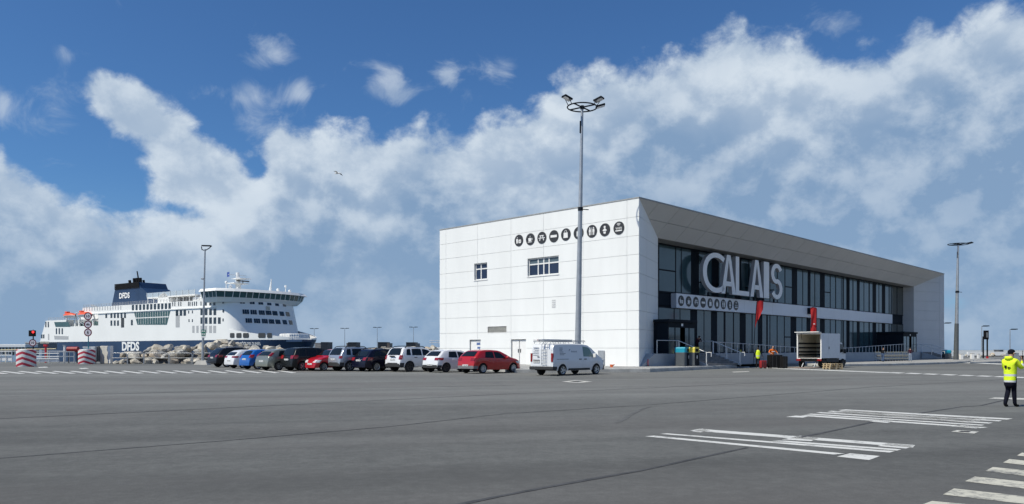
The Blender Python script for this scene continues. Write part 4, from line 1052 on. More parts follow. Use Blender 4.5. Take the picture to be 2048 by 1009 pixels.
# mast, radomes, aerials, ensign
mx = sx(z2p(690, 0)[0], 14); mb = MB()
mb.tube([(mx - 4, 14, 21.4), (mx - 4, 14, 23.4), (mx - 4.4, 14, 28.6)], 1.35, 8, r1=.55); mb.box(mx - 6.2, mx - 2, 11, 17, 24.6, 24.9); mb.box(mx - 4.6, mx + .4, 11.8, 16.2, 26.2, 26.4)
mb.box(mx - 4.5, mx - 4.3, 10.5, 17.5, 27.6, 27.8); mb.build('mast', M['ship_white'], ship)
mb = MB(); mb.box(mx - 1.5, mx - 1.2, 11.5, 16.5, 25.3, 25.7); mb.tube([(mx - 1.35, 14, 24.9), (mx - 1.35, 14, 25.3)], .2, 6); mb.build('radar', M['ship_dark'], ship)
for x, h, r in ((516, 1.9, .5), (556, .6, .6), (620, .3, .4), (990, .7, .55), (1060, 2.2, .45), (1098, .6, .5)):
    yy = 2 + (x - 430) / 760 * 26; xx = -3.5
    for _ in range(6):
        p = S.w(xx, yy); e = z2p(x, 0)[0] - (p.x / p.y * F + CX); yy += e * .17
    mb = MB(); mb.tube([(xx, yy, 21.4), (xx, yy, 21.4 + h)], .14, 5); mb.ball((xx, yy, 21.5 + h + r * .7), r, n=8, m=6); mb.build('radome', M['ship_white'], ship)
mb = MB(); mb.tube([(-2, 17.8, 21.3), (-1.6, 18.1, 26.0)], .5, 6, r1=.12); mb.build('signal_mast', M['ship_white'], ship)
mb = MB(); mb.grid([[(mx - 7.6 + i * .55, 12 + .2 * sin(i * 1.3), 27.1 + j * .55 + .1 * sin(i)) for i in range(4)] for j in range(4)]); mb.build('ensign', mat('flag blue', (.05, .10, .35), .8), ship)
# lifeboats and davits
def lifeboat(px, L, label):
    x, z = sxz(px, 631, 1.5); b = thing('lifeboat', label, 'lifeboat', S.w(x, -.3, 14.55), S.a, 'lifeboats on the ferry')
    rows = []; rows2 = []
    for i in range(13):
        t = -1 + 2 * i / 12; k = max(.12, (1 - abs(t) ** 2.6)) ; X = t * L / 2
        rows.append([(X * .96, 1.75 * k * cos(a), .95 + .95 * sin(a) * (.75 + .25 * k)) for a in [pi + pi * j / 8 for j in range(9)]])
        rows2.append([(X * .97, 1.72 * k * cos(a), .95 + (1.1 if abs(t) < .75 else .7) * sin(a) * max(.45, k)) for a in [pi * j / 8 for j in range(9)]])
    mb = MB(); mb.grid(rows); mb.build('hull', M['ship_white'], b, smooth=50)
    mb = MB(); mb.grid(rows2); mb.build('canopy', M['lifeboat'], b, smooth=50)
    mb = MB(); mb.bbox(-L * .3, -L * .12, -.7, .7, 1.9, 2.6, .15); mb.build('cockpit', M['lifeboat'], b)
lifeboat(149, 10.0, 'orange and white lifeboat nearer the stern of the ferry')
lifeboat(179.5, 12.0, 'orange and white lifeboat behind the speed limit sign on the ferry')
for px in (139, 158, 166, 194):
    x = sx(px, 2); mb = MB()
    mb.tube([(x, 6, 11.1), (x, 1.2, 13.3), (x, .5, 16.3), (x, 2.5, 17.0)], .28, 6)
    mb.box(x - .25, x + .25, 1.0, 6, 13.4, 13.8); mb.box(x - .3, x + .3, .3, .8, 11.1, 13.8)
    mb.build('davit', M['ship_white'], ship)
mb = MB(); x = sx(203, 1); mb.tube([(x - 3, 1, 13.4), (x + 2, 1, 17.4), (x - 8, 1, 19.2)], .25, 6); mb.bbox(x - .5, x + 4.5, .6, 4, 11.2, 12.7, .5); mb.mat(1); mb.bbox(x - .6, x + 4.6, .5, 2, 11.3, 12.2, .4); mb.build('rescue_boat_crane', [M['ship_grey'], mat('rescue boat', (.45, .08, .05), .5)], ship)
mb = MB(); mb.box(sx(146, 5), sx(196, 5), 5.9, 5.99, 11.4, 13.4); mb.build('deck_glazing', M['ship_teal'], ship)
# ------------------------------------------------------------------ vehicles
def paint(name, c, metal=0.0, rough=.28):
    dk = max(c) < .1; m = mat(name, c, rough, metal, var=.03, scale=.6, coat=.25 if dk else .6, spec=.25 if dk else .5); return m
P_ = {'black': paint('black car paint', (.008, .009, .013)), 'white': paint('white car paint', (.74, .75, .77)), 'blue': paint('blue car paint', (.010, .125, .46), .25), 'olive': paint('grey green car paint', (.24, .255, .22), .45),
      'dark': paint('dark grey car paint', (.011, .013, .015)), 'red': paint('bright red car paint', (.42, .008, .018)), 'silver': paint('silver grey car paint', (.36, .40, .46), .45), 'navy': paint('navy car paint', (.004, .005, .018)),
      'darkred': paint('red car paint', (.42, .010, .012))}
def interp(pts, x):
    if x <= pts[0][0]: return pts[0][1]
    for a, b in zip(pts, pts[1:]):
        if x <= b[0]: return a[1] + (b[1] - a[1]) * (x - a[0]) / max(1e-6, b[0] - a[0])
    return pts[-1][1]

WHEELS = {}
def wheel(parent, x, y, r, w, side, dark=False, spokes=5):
    key = (round(r, 3), dark, spokes)
    if key not in WHEELS:
        t = MB(); Mx = MX((0, 0, 0), (1, 0, 0), (0, 0, 1), (0, -1, 0))
        t.lathe([(r * .60, w / 2 - .03), (r * .66, w / 2), (r * .93, w / 2), (r, w / 2 - .04), (r, -w / 2 + .04), (r * .93, -w / 2), (r * .6, -w / 2)], 24, Mx)
        rm = MB(); rm.mat(1); rm.lathe([(r * .64, w / 2 - .09), (r * .64, w / 2 - .06)], 20, Mx); rm.mat(0)
        rm.lathe([(r * .16, w / 2 - .06), (r * .14, w / 2 - .01)], 10, Mx)
        n = 20; ring = []
        for rr, zz in ((r * .66, w / 2 - .05), (r * .68, w / 2 + .005), (r * .58, w / 2 - .01), (r * .57, w / 2 - .06)): ring.append([Mx @ Vector((rr * cos(2 * pi * k / n), rr * sin(2 * pi * k / n), zz)) for k in range(n)])
        rm.grid(ring, closed=True)
        for k in range(spokes):
            a = 2 * pi * k / spokes; e = Vector((cos(a), sin(a), 0)); f = Vector((-sin(a), cos(a), 0)); q = []
            for rr, hw in ((r * .12, r * .10), (r * .60, r * (.075 if spokes > 6 else .11))): q += [e * rr - f * hw, e * rr + f * hw]
            vv = [Mx @ (p + Vector((0, 0, w / 2 - .015))) for p in q] + [Mx @ (p + Vector((0, 0, w / 2 - .06))) for p in q]
            rm.add(vv, [(0, 2, 3, 1), (0, 4, 6, 2), (1, 3, 7, 5)])
        to = t.build('wheel', M['rubber'], None, smooth=40); ro = rm.build('rim', [M['rim_dark'] if dark else M['rim'], M['black']], None, smooth=40)
        WHEELS[key] = (to.data, ro.data); bpy.data.objects.remove(to); bpy.data.objects.remove(ro)
    a, b = WHEELS[key]
    wo = link('wheel', a, parent, (x, y, r)); wo.rotation_euler = (0, 0, 0 if side < 0 else pi)
    link('rim', b, wo)

class Car:
    """hatchback / wagon / van body from a side profile; x from the rear bumper forward, near side y<0"""
    def __init__(c, name, label, cat, spec, pos, head, group=None):
        c.s = spec; c.o = thing(name, label, cat, pos, head, group); c.L = spec['prof'][-1][0]; c.W = spec['W']; c.prof = spec['prof']; c.roof = max(z for x, z in c.prof)
        c.body()
    def top(c, x): return interp(c.prof, x)
    def belt(c, x): return min(interp(c.s['belt'], x), c.top(x) - .05)
    def width(c, x):
        w = c.W / 2; e = c.s.get('corner', .38); k = c.s.get('ck', .13)
        d = min(x, c.L - x); kk = k if x < c.L / 2 else k * 1.6
        return w * (1 - kk * max(0, 1 - d / e) ** 2)
    def bottom(c, x):
        z = c.s.get('sill', .24); R = c.s['wr'] + .065
        if x < .3: z = max(z, c.s.get('rb', .30))
        if x > c.L - .4: z = max(z, .22)
        for xw in c.s['axles']:
            if abs(x - xw) < R: z = max(z, c.s['wr'] - .02 + sqrt(R * R - (x - xw) ** 2))
        return min(z, c.top(x) - .12)
    def side(c, x, z):
        """half width at a height"""
        w = c.width(x); zb = c.bottom(x); bl = c.belt(x); ze = c.top(x) - .05; tum = c.s.get('tum', .20)
        if z <= bl:
            t = (z - .24) / max(.05, bl - .24); t = max(0, min(1, t)); return w * (.94 + .06 * sin(pi * min(1, t * 1.15) * .62)) if t < .9 else w * (.997 - .2 * (t - .9))
        t = (z - bl) / max(.08, c.roof - .05 - bl); gt = c.s.get('gt', .10); d = min(x - .12, c.L * .80 - x); return w * (.972 - tum * t ** 1.12 - gt * t * max(0, 1 - d / .95) ** 2)
    def section(c, x):
        zb, bl, zt = c.bottom(x), c.belt(x), c.top(x); ze = zt - .05; bl = max(bl, zb + .04); ze = max(ze, bl + .005)
        P = [(c.side(x, zb) * .97, zb)]
        for k in (.3, .62, .86): z = zb + (bl - zb) * k; P.append((c.side(x, z), z))
        P.append((c.side(x, bl), bl))
        for k in (.33, .67): z = bl + (ze - bl) * k; P.append((c.side(x, z), z))
        y = c.side(x, ze); P += [(y, ze), (y * .955, zt - .015), (y * .80, zt + .004), (y * .45, zt + .014), (0, zt + .018)]
        return P
    def body(c):
        R = c.s['wr'] + .065; xs = set(x for x, z in c.prof)
        for xw in c.s['axles']:
            for k in range(13): xs.add(round(xw - R * cos(pi * k / 12), 4))
            xs.add(xw - R - .012); xs.add(xw + R + .012)
        n = 34
        for i in range(n + 1): xs.add(c.L * i / n)
        for d in (.05, .12, .2, .3): xs.add(d); xs.add(c.L - d)
        xs = sorted(xs); q = [xs[0]]
        for x in xs:
            if x - q[-1] > .012: q.append(x)
        xs = q; rows = []
        for x in xs:
            h = c.section(x); rows.append([(x, -y, z) for y, z in h] + [(x, y, z) for y, z in h[-2::-1]])
        mb = MB(); mb.mat(0)
        lowz = c.s.get('clad', 0)
        m = len(rows[0])
        b = len(mb.v); mb.v += [p for r in rows for p in r]
        for i in range(len(rows) - 1):
            for k in range(m - 1):
                f = [b + i * m + k, b + (i + 1) * m + k, b + (i + 1) * m + k + 1, b + i * m + k + 1]
                zz = (rows[i][k][2] + rows[i + 1][k][2] + rows[i + 1][k + 1][2] + rows[i][k + 1][2]) / 4
                mb.f.append(f); mb.mi.append(1 if (lowz and zz < lowz) else 0)
            mb.f.append([b + i * m, b + i * m + m - 1, b + (i + 1) * m + m - 1, b + (i + 1) * m]); mb.mi.append(2)
        for i, fl in ((0, 1), (len(rows) - 1, 0)):
            for k in range(m // 2):
                f = [b + i * m + k, b + i * m + k + 1, b + i * m + m - 2 - k, b + i * m + m - 1 - k]
                zz = rows[i][k][2]; mb.f.append(f if fl else f[::-1]); mb.mi.append(1 if (c.s.get('bumper', 0) and zz < c.s['bumper']) else 0)
        c.xs = xs
        c.bodyo = mb.build('body', [c.s['paint'], c.s.get('cladm', M['plastic']), M['black']], c.o, smooth=38, fix=True)
        for xw in c.s['axles']:
            for s in (-1, 1):
                rr = c.s['wr']; wheel(c.o, xw, s * (c.W / 2 - .115), rr, .2, s, c.s.get('darkrim', False), c.s.get('spokes', 5))
    def sidepatch(c, name, m, xb, xt, z0f, z1f, s=-1, off=.006, parent=None, n=10, rows=4, thick=False):
        """patch on the flank between two x spans (bottom, top) and two height functions"""
        mb = MB(); g = []
        for j in range(rows + 1):
            t = j / rows; r = []
            for i in range(n + 1):
                u = i / n; x = (xb[0] + (xb[1] - xb[0]) * u) * (1 - t) + (xt[0] + (xt[1] - xt[0]) * u) * t
                a, b = z0f(x), z1f(x); z = a + (b - a) * t; r.append((x, s * (c.side(x, z) + off), z))
            g.append(r)
        mb.grid(g, flip=s > 0); return mb.build(name, m, parent or c.o, smooth=60)
    def toppatch(c, name, m, xa, xb, wf, off=.01, parent=None, n=8, mcols=8):
        """patch on the upper skin between two profile positions; wf: share of the half width (bottom, top)"""
        mb = MB(); g = []
        # sample along the profile by arc length
        pts = [(xa, c.top(xa))] + [p for p in c.prof if xa < p[0] < xb] + [(xb, c.top(xb))]
        ln = [0]
        for a, b in zip(pts, pts[1:]): ln.append(ln[-1] + hypot(b[0] - a[0], b[1] - a[1]))
        for i in range(n + 1):
            d = ln[-1] * i / n; k = 0
            while k < len(ln) - 2 and ln[k + 1] < d: k += 1
            t = (d - ln[k]) / max(1e-6, ln[k + 1] - ln[k]); a, b = pts[k], pts[k + 1]; x = a[0] + (b[0] - a[0]) * t; z = a[1] + (b[1] - a[1]) * t
            nx, nz = -(b[1] - a[1]), b[0] - a[0]; q = hypot(nx, nz); nx /= q; nz /= q
            hw = c.side(x, max(z - .05, .3)) * (wf[0] + (wf[1] - wf[0]) * i / n); r = []
            for j in range(mcols + 1):
                v = -1 + 2 * j / mcols; cr = .02 * (1 - (abs(v) * wf[0]) ** 2)
                r.append((x + nx * (off + cr), v * hw, z + nz * (off + cr)))
            g.append(r)
        mb.grid(g, flip=True); return mb.build(name, m, parent or c.o, smooth=60)

def finish(c, w):
    """glazing, lamps, doors, plates, mirrors"""
    s = c.s; g = M['carglass']; lo = lambda x: c.belt(x) + .035; hi = lambda x: max(c.belt(x) + .05, c.top(x) - .105)
    for sd in (-1, 1):
        for (b0, b1, t0, t1) in s['glass']: c.sidepatch('side_window', s.get('gm', g), (b0, b1), (t0, t1), lo, hi, sd, .005)
        for (d0, d1) in s['doors']:
            dl = lambda x: max(c.bottom(x) + .06, .36); dh = lambda x: c.belt(x) - .01
            d = c.sidepatch('door', c.s['paint'], (d0, d1), (d0, d1), dl, dh, sd, .006, rows=6)
            x = d0 + .14; z = c.belt(x) - .10; h = MB(); h.bbox(x, x + .2, sd * (c.side(x, z) + .006), sd * (c.side(x, z) + .035), z - .02, z + .02, .008); h.build('handle', c.s['paint'] if not s.get('dh') else M['plastic'], d)
        x = s['mirror']; z = c.belt(x) + .09; y = c.side(x, c.belt(x)); mb = MB(); mb.ball((x, sd * (y + .12), z), .09, .13, .085, 10, 6); mb.box(x - .03, x + .05, min(sd * (y - .03), sd * (y + .06)), max(sd * (y - .03), sd * (y + .06)), z - .07, z - .02); mb.build('mirror', s.get('mirm', c.s['paint']), c.o, smooth=50)
        # tail lamps wrap the corner
        z0, z1, xl = s['tail']
        a = MB(); L = []
        for j in range(4):
            z = z0 + (z1 - z0) * j / 3; xr = prof_x(c, z, False); r = []
            for k in range(4): hw = c.side(xr + .02, z) - s.get('tw', .34) * (1 - k / 3); r.append((xr - .012, sd * hw, z))
            for k in range(4): xx = xr + .01 + (xl if j in (0, 3) else xl * 1.15) * k / 3; r.append((xx, sd * (c.side(xx, z) + .01), z))
            L.append(r)
        a.grid(L, flip=sd > 0); a.build('tail_lamp', M['red_light'], c.o, smooth=30)
        z0, z1, xl = s['headl']; a = MB(); L = []
        for j in range(4):
            z = z0 + (z1 - z0) * j / 3; xr = prof_x(c, z, True); r = []
            for k in range(4): hw = c.side(xr - .02, z) - .34 * (1 - k / 3); r.append((xr + .012, sd * hw, z))
            for k in range(4): xx = xr - .01 - xl * k / 3; r.append((xx, sd * (c.side(xx, z) + .01), z))
            L.append(r)
        a.grid(L, flip=sd < 0); a.build('headlight', M['lamp'], c.o, smooth=30)
    r0, r1, f0, f1 = s['rearw']; c.toppatch('rear_window', g, r0, r1, (f0, f1), .012)
    r0, r1, f0, f1 = s['windscreen']; c.toppatch('windscreen', g, r0, r1, (f0, f1), .006)
    for key, front in (('plate', False), ('plate', True)):
        z = s['plate'] if not front else .48; x = prof_x(c, z, front) ; mb = MB(); e = .012
        mb.box(*((x - .03, x + .0) if not front else (x, x + .03)), -.26, .26, z - .055, z + .055); mb.mat(1)
        for k in range(7):
            if k in (2, 5): continue
            mb.box(*((x - .032, x - .029) if not front else (x + .029, x + .032)), -.2 + k * .058, -.165 + k * .058, z - .03, z + .03)
        mb.build('number_plate', [M['plate'], M['plastic']], c.o)
    if s.get('bumper'):
        z0, z1 = s.get('bz', (.30, s['bumper'])); mb = MB(); L = []
        for j in range(3):
            z = z0 + (z1 - z0) * j / 2; xr = prof_x(c, z, False); r = [(xr + .3, -(c.side(xr + .3, z) + .008), z), (xr + .12, -(c.side(xr + .12, z) + .008), z)]
            for k in range(9): v = -1 + k / 4; r.append((xr - .012 + .03 * abs(v) ** 3, v * c.side(xr + .03, z), z))
            r += [(xr + .12, c.side(xr + .12, z) + .008, z), (xr + .3, c.side(xr + .3, z) + .008, z)]; L.append(r)
        mb.grid(L); mb.build('rear_bumper', s.get('cladm', M['plastic']), c.o, smooth=40)
    if s.get('rails'):
        for sd in (-1, 1):
            xa, xb = s['rails']; mb = MB(); y = c.side((xa + xb) / 2, c.roof - .05) * .93
            mb.tube([(xa - .1, sd * y, c.top(xa - .1) + .0), (xa + .05, sd * y, c.top(xa) + .07)] + [(xa + (xb - xa) * k / 4, sd * y, c.top(xa + (xb - xa) * k / 4) + .075) for k in (1, 2, 3)] + [(xb - .05, sd * y, c.top(xb) + .07), (xb + .1, sd * y, c.top(xb + .1))], .028, 6)
            mb.build('roof_rail', s.get('railm', M['plastic']), c.o)
    if s.get('aerial'):
        x = s['aerial']; mb = MB(); mb.tube([(x, 0, c.top(x)), (x - .25, 0, c.top(x) + .38)], .012, 5); mb.build('aerial', M['plastic'], c.o)
def prof_x(c, z, front):
    P = c.prof if not front else [(c.L - x, zz) for x, zz in reversed(c.prof)]
    x = 0.0
    for a, b in zip(P, P[1:]):
        if a[1] <= z <= b[1]: x = a[0] + (b[0] - a[0]) * (z - a[1]) / max(1e-6, b[1] - a[1]); break
    return x if not front else c.L - x

def scaled(prof, sx_, sz_): return [(x * sx_, z * sz_) for x, z in prof]
HATCH = dict(W=1.74, wr=.305, axles=(.70, 3.28), sill=.22, rb=.30, tum=.21,
    prof=[(0, .50), (.012, .62), (.04, .78), (.09, .92), (.17, 1.03), (.52, 1.315), (.72, 1.40), (1.05, 1.440), (1.5, 1.448), (2.0, 1.415), (2.35, 1.34), (2.75, 1.17), (3.12, .985), (3.5, .90), (3.8, .80), (3.96, .68), (4.03, .55), (4.05, .42)],
    belt=[(0, .80), (.3, .96), (1.2, .92), (2.6, .885), (4, .8)], glass=[(.86, 1.62, 1.00, 1.60), (1.72, 2.72, 1.68, 2.18)], doors=[(1.02, 1.66), (1.69, 2.72)], mirror=2.62, corner=.5, ck=.15,
    tail=(.78, .95, .30), headl=(.60, .74, .45), rearw=(.18, .56, .78, .72), windscreen=(2.08, 2.98, .80, .86), plate=.60)
def spec(base, **kw): d = dict(base); d.update(kw); return d
DUSTER = dict(W=1.80, wr=.345, axles=(.78, 3.45), sill=.32, rb=.42, tum=.17, corner=.3, gt=.05,
    prof=[(0, .55), (.015, .70), (.04, .90), (.09, 1.04), (.13, 1.10), (.32, 1.46), (.46, 1.575), (.8, 1.615), (1.5, 1.63), (2.05, 1.60), (2.4, 1.53), (2.85, 1.25), (3.1, 1.11), (3.6, 1.03), (4.0, .96), (4.2, .84), (4.29, .66), (4.31, .46)],
    belt=[(0, .95), (.3, 1.07), (1.2, 1.05), (2.8, 1.03), (4.2, .9)], glass=[(.50, .86, .60, .88), (.98, 1.78, 1.00, 1.76), (1.88, 2.80, 1.86, 2.38)], doors=[(1.0, 1.82), (1.86, 2.82)], mirror=2.72,
    tail=(.80, 1.06, .12), headl=(.76, .93, .35), rearw=(.13, .42, .80, .72), windscreen=(2.18, 3.02, .80, .86), plate=.80, rails=(.62, 2.1), bumper=.55, bz=(.34, .60), tw=.16, dh=True, mirm=M['plastic'])
SUV = dict(W=1.90, wr=.355, axles=(.92, 3.70), sill=.28, rb=.34, tum=.20,
    prof=[(0, .52), (.015, .70), (.05, .88), (.12, 1.02), (.18, 1.10), (.50, 1.42), (.68, 1.56), (1.1, 1.63), (1.8, 1.655), (2.4, 1.61), (2.75, 1.53), (3.2, 1.26), (3.5, 1.10), (4.0, 1.02), (4.4, .92), (4.55, .78), (4.62, .6), (4.64, .42)],
    belt=[(0, .98), (.4, 1.09), (1.4, 1.05), (3.2, 1.0), (4.5, .85)], glass=[(.66, 1.16, .84, 1.20), (1.26, 2.10, 1.28, 2.06), (2.18, 3.16, 2.14, 2.66)], doors=[(1.3, 2.12), (2.16, 3.14)], mirror=3.02,
    tail=(.84, 1.03, .40), headl=(.70, .86, .42), rearw=(.18, .56, .80, .70), windscreen=(2.5, 3.36, .80, .86), plate=.80, rails=(.9, 2.6), railm=M['steel'])
MPV = dict(W=1.80, wr=.32, axles=(.78, 3.50), sill=.22, rb=.30, tum=.17,
    prof=[(0, .50), (.015, .68), (.04, .85), (.09, 1.0), (.13, 1.06), (.34, 1.46), (.46, 1.56), (.9, 1.60), (1.6, 1.615), (2.2, 1.58), (2.6, 1.47), (3.1, 1.18), (3.5, 1.00), (3.9, .88), (4.2, .74), (4.32, .58), (4.34, .42)],
    belt=[(0, .93), (.3, 1.02), (1.4, .97), (3.0, .92), (4.3, .8)], glass=[(.56, 1.0, .64, 1.02), (1.1, 1.9, 1.12, 1.88), (1.98, 3.0, 1.96, 2.5)], doors=[(1.08, 1.92), (1.96, 2.98)], mirror=2.9,
    tail=(.84, 1.08, .28), headl=(.64, .80, .45), rearw=(.13, .40, .82, .74), windscreen=(2.3, 3.2, .82, .88), plate=.78)
MINI = dict(W=1.63, wr=.29, axles=(.62, 2.92), sill=.22, rb=.28, tum=.20, corner=.55, ck=.17,
    prof=[(0, .46), (.02, .60), (.06, .78), (.13, .93), (.20, 1.02), (.50, 1.36), (.68, 1.445), (1.1, 1.488), (1.6, 1.475), (1.95, 1.40), (2.4, 1.12), (2.62, .985), (3.0, .91), (3.3, .80), (3.46, .66), (3.53, .50), (3.55, .36)],
    belt=[(0, .80), (.3, .93), (1.3, .90), (2.4, .87), (3.5, .75)], glass=[(.62, 1.12, .76, 1.12), (1.22, 2.34, 1.22, 1.84)], doors=[(1.16, 2.36)], mirror=2.24,
    tail=(.74, .92, .14), headl=(.58, .76, .22), rearw=(.20, .52, .76, .66), windscreen=(1.9, 2.52, .80, .86), plate=.66)
WAGON = spec(SUV, W=1.83, wr=.315, axles=(.90, 3.62), sill=.22, rb=.28, prof=scaled(SUV['prof'], .99, .915), belt=scaled(SUV['belt'], .99, .90), glass=[tuple(v * .99 for v in q) for q in SUV['glass']],
    rearw=(.178, .55, .80, .70), windscreen=(2.475, 3.32, .80, .86), tail=(.74, .94, .42), headl=(.62, .78, .45), plate=.74, rails=(.9, 2.5), railm=M['plastic'])
GOLF = spec(HATCH, W=1.79, prof=scaled(HATCH['prof'], 1.045, 1.0), axles=(.80, 3.42), glass=[(.80, 1.70, .95, 1.68), (1.80, 2.84, 1.76, 2.28)], doors=[(1.1, 1.74), (1.77, 2.84)], mirror=2.72, windscreen=(2.17, 3.1, .8, .86), rearw=(.167, .47, .82, .74), tail=(.83, .97, .24), tw=.40, plate=.62)
FIESTA = spec(HATCH, prof=[(0, .50), (.015, .62), (.05, .80), (.10, .96), (.17, 1.06), (.46, 1.33), (.66, 1.43), (.95, 1.465), (1.4, 1.475), (2.0, 1.43), (2.4, 1.32), (2.8, 1.14), (3.12, .985), (3.5, .90), (3.75, .78), (3.88, .66), (3.94, .55), (3.95, .42)],
    belt=[(0, .88), (.3, 1.02), (1.2, .97), (2.6, .88), (4, .8)], axles=(.68, 3.17), tail=(.86, 1.10, .20), tw=.16, rearw=(.17, .50, .78, .64), plate=.76)
FOCUS = spec(HATCH, W=1.84, wr=.315, axles=(.86, 3.50), prof=scaled(HATCH['prof'], 1.07, 1.03), belt=scaled(HATCH['belt'], 1.07, 1.02), glass=[(.80, 1.72, .98, 1.70), (1.82, 2.90, 1.78, 2.32)], doors=[(1.2, 1.78), (1.80, 2.90)], mirror=2.78,
    tail=(1.00, 1.26, .12), tw=.12, rearw=(.17, .50, .80, .68), windscreen=(2.22, 3.18, .8, .86), plate=.66)
HEAD = radians(46.3)
def park(name, label, cat, sp, wx, wy, head=HEAD, front=False, group='cars parked in the diagonal row', dY=0.0):
    """put the car so that its near wheel stands on that spot of the yard"""
    p = gnd(wx, wy); R = Matrix.Rotation(head, 3, 'Z'); side = -sp['W'] / 2 + .02
    a = Vector((sp['axles'][0], side, 0)) if not front else Vector((sp['axles'][1], -side, 0))
    o = p - R @ a; c = Car(name, label, cat, sp, (o.x, o.y, p.z), head, group); finish(c, None); return c
def rnd_h(k): return HEAD + radians(k)
park('parked_car', 'black SUV at the far left end of the parked row, beside the lamp post', 'car', spec(SUV, paint=P_['black'], spokes=5), 454.8, 735.0, rnd_h(-1))
park('parked_car', 'white hatchback between the black SUV and the bright blue hatchback', 'car', spec(GOLF, paint=P_['white']), 487.5, 737.4, rnd_h(0))
park('parked_car', 'bright blue hatchback in the parked row', 'car', spec(FIESTA, paint=P_['blue'], spokes=7), 516.5, 739.6, rnd_h(1))
park('parked_car', 'grey green hatchback beside the bright blue one', 'car', spec(FOCUS, paint=P_['olive'], spokes=7), 558.6, 741.7, rnd_h(3))
park('parked_car', 'dark grey people carrier parked beside the small red city car', 'car', spec(MPV, paint=P_['dark']), 606, 742.2, rnd_h(0))
park('parked_car', 'small bright red city car parked nose outwards, facing the camera', 'car', spec(MINI, paint=P_['red'], spokes=7), 648.5, 742.6, HEAD + pi + radians(2), True)
c = park('parked_car', 'silver grey SUV with black roof rails in the parked row', 'car', spec(DUSTER, paint=P_['silver'], tail=(.86, 1.04, .10), clad=.40), 700.3, 742.9, rnd_h(-2))
park('parked_car', 'navy blue estate car between the two boxy SUVs', 'car', spec(WAGON, paint=P_['navy'], spokes=9), 754, 743.4, rnd_h(-1))
c = park('parked_car', 'white SUV with roof rails and a rooftop aerial', 'car', spec(DUSTER, paint=P_['white'], aerial=2.0, clad=.36, darkrim=True, tail=(.82, 1.10, .10)), 820, 744.3, rnd_h(-1))
mb = MB(); mb.box(-.035, -.008, -.30, .26, .98, 1.07); mb.build('badge_strip', M['plastic'], c.o)
park('parked_car', 'white hatchback with black wheels beside the red hatchback', 'car', spec(HATCH, paint=P_['white'], darkrim=True, bumper=.46, bz=(.30, .47), plate=.50), 893.6, 745.6, rnd_h(-1))
park('parked_car', 'red hatchback with grey rear bumper, last car before the white van', 'car', spec(HATCH, paint=P_['darkred'], spokes=9, bumper=.46, bz=(.30, .47), cladm=M['greyplastic'], plate=.50), 966.7, 747.7, rnd_h(-2))

# white works van with roof rack and ladder
M['vanglass'] = glass_mat('daylight tinted cab glass', (.15, .24, .23), .05, 1.45)  # pale teal base colour stands in for daylight showing through the cab
VAN = dict(W=1.92, wr=.335, axles=(.90, 4.17), sill=.30, rb=.36, tum=.10, corner=.22, ck=.06, gt=0.0,
    prof=[(0, .52), (.01, .9), (.03, 1.2), (.06, 1.5), (.10, 1.74), (.17, 1.86), (.28, 1.905), (.8, 1.935), (1.8, 1.94), (2.9, 1.93), (3.35, 1.88), (3.75, 1.68), (4.2, 1.36), (4.42, 1.22), (4.7, 1.08), (4.9, .88), (4.97, .7), (4.98, .45)],
    belt=[(0, 1.08), (2, 1.10), (3.0, 1.09), (4.0, 1.06), (4.6, .96), (4.98, .8)], glass=[], doors=[(2.72, 3.86)], mirror=3.86, tail=(.84, 1.36, .07), tw=.14, headl=(.74, .95, .4), rearw=None, windscreen=(3.42, 4.34, .82, .88), plate=.86, paint=paint('white van paint', (.70, .715, .74)), spokes=5, darkrim=False)
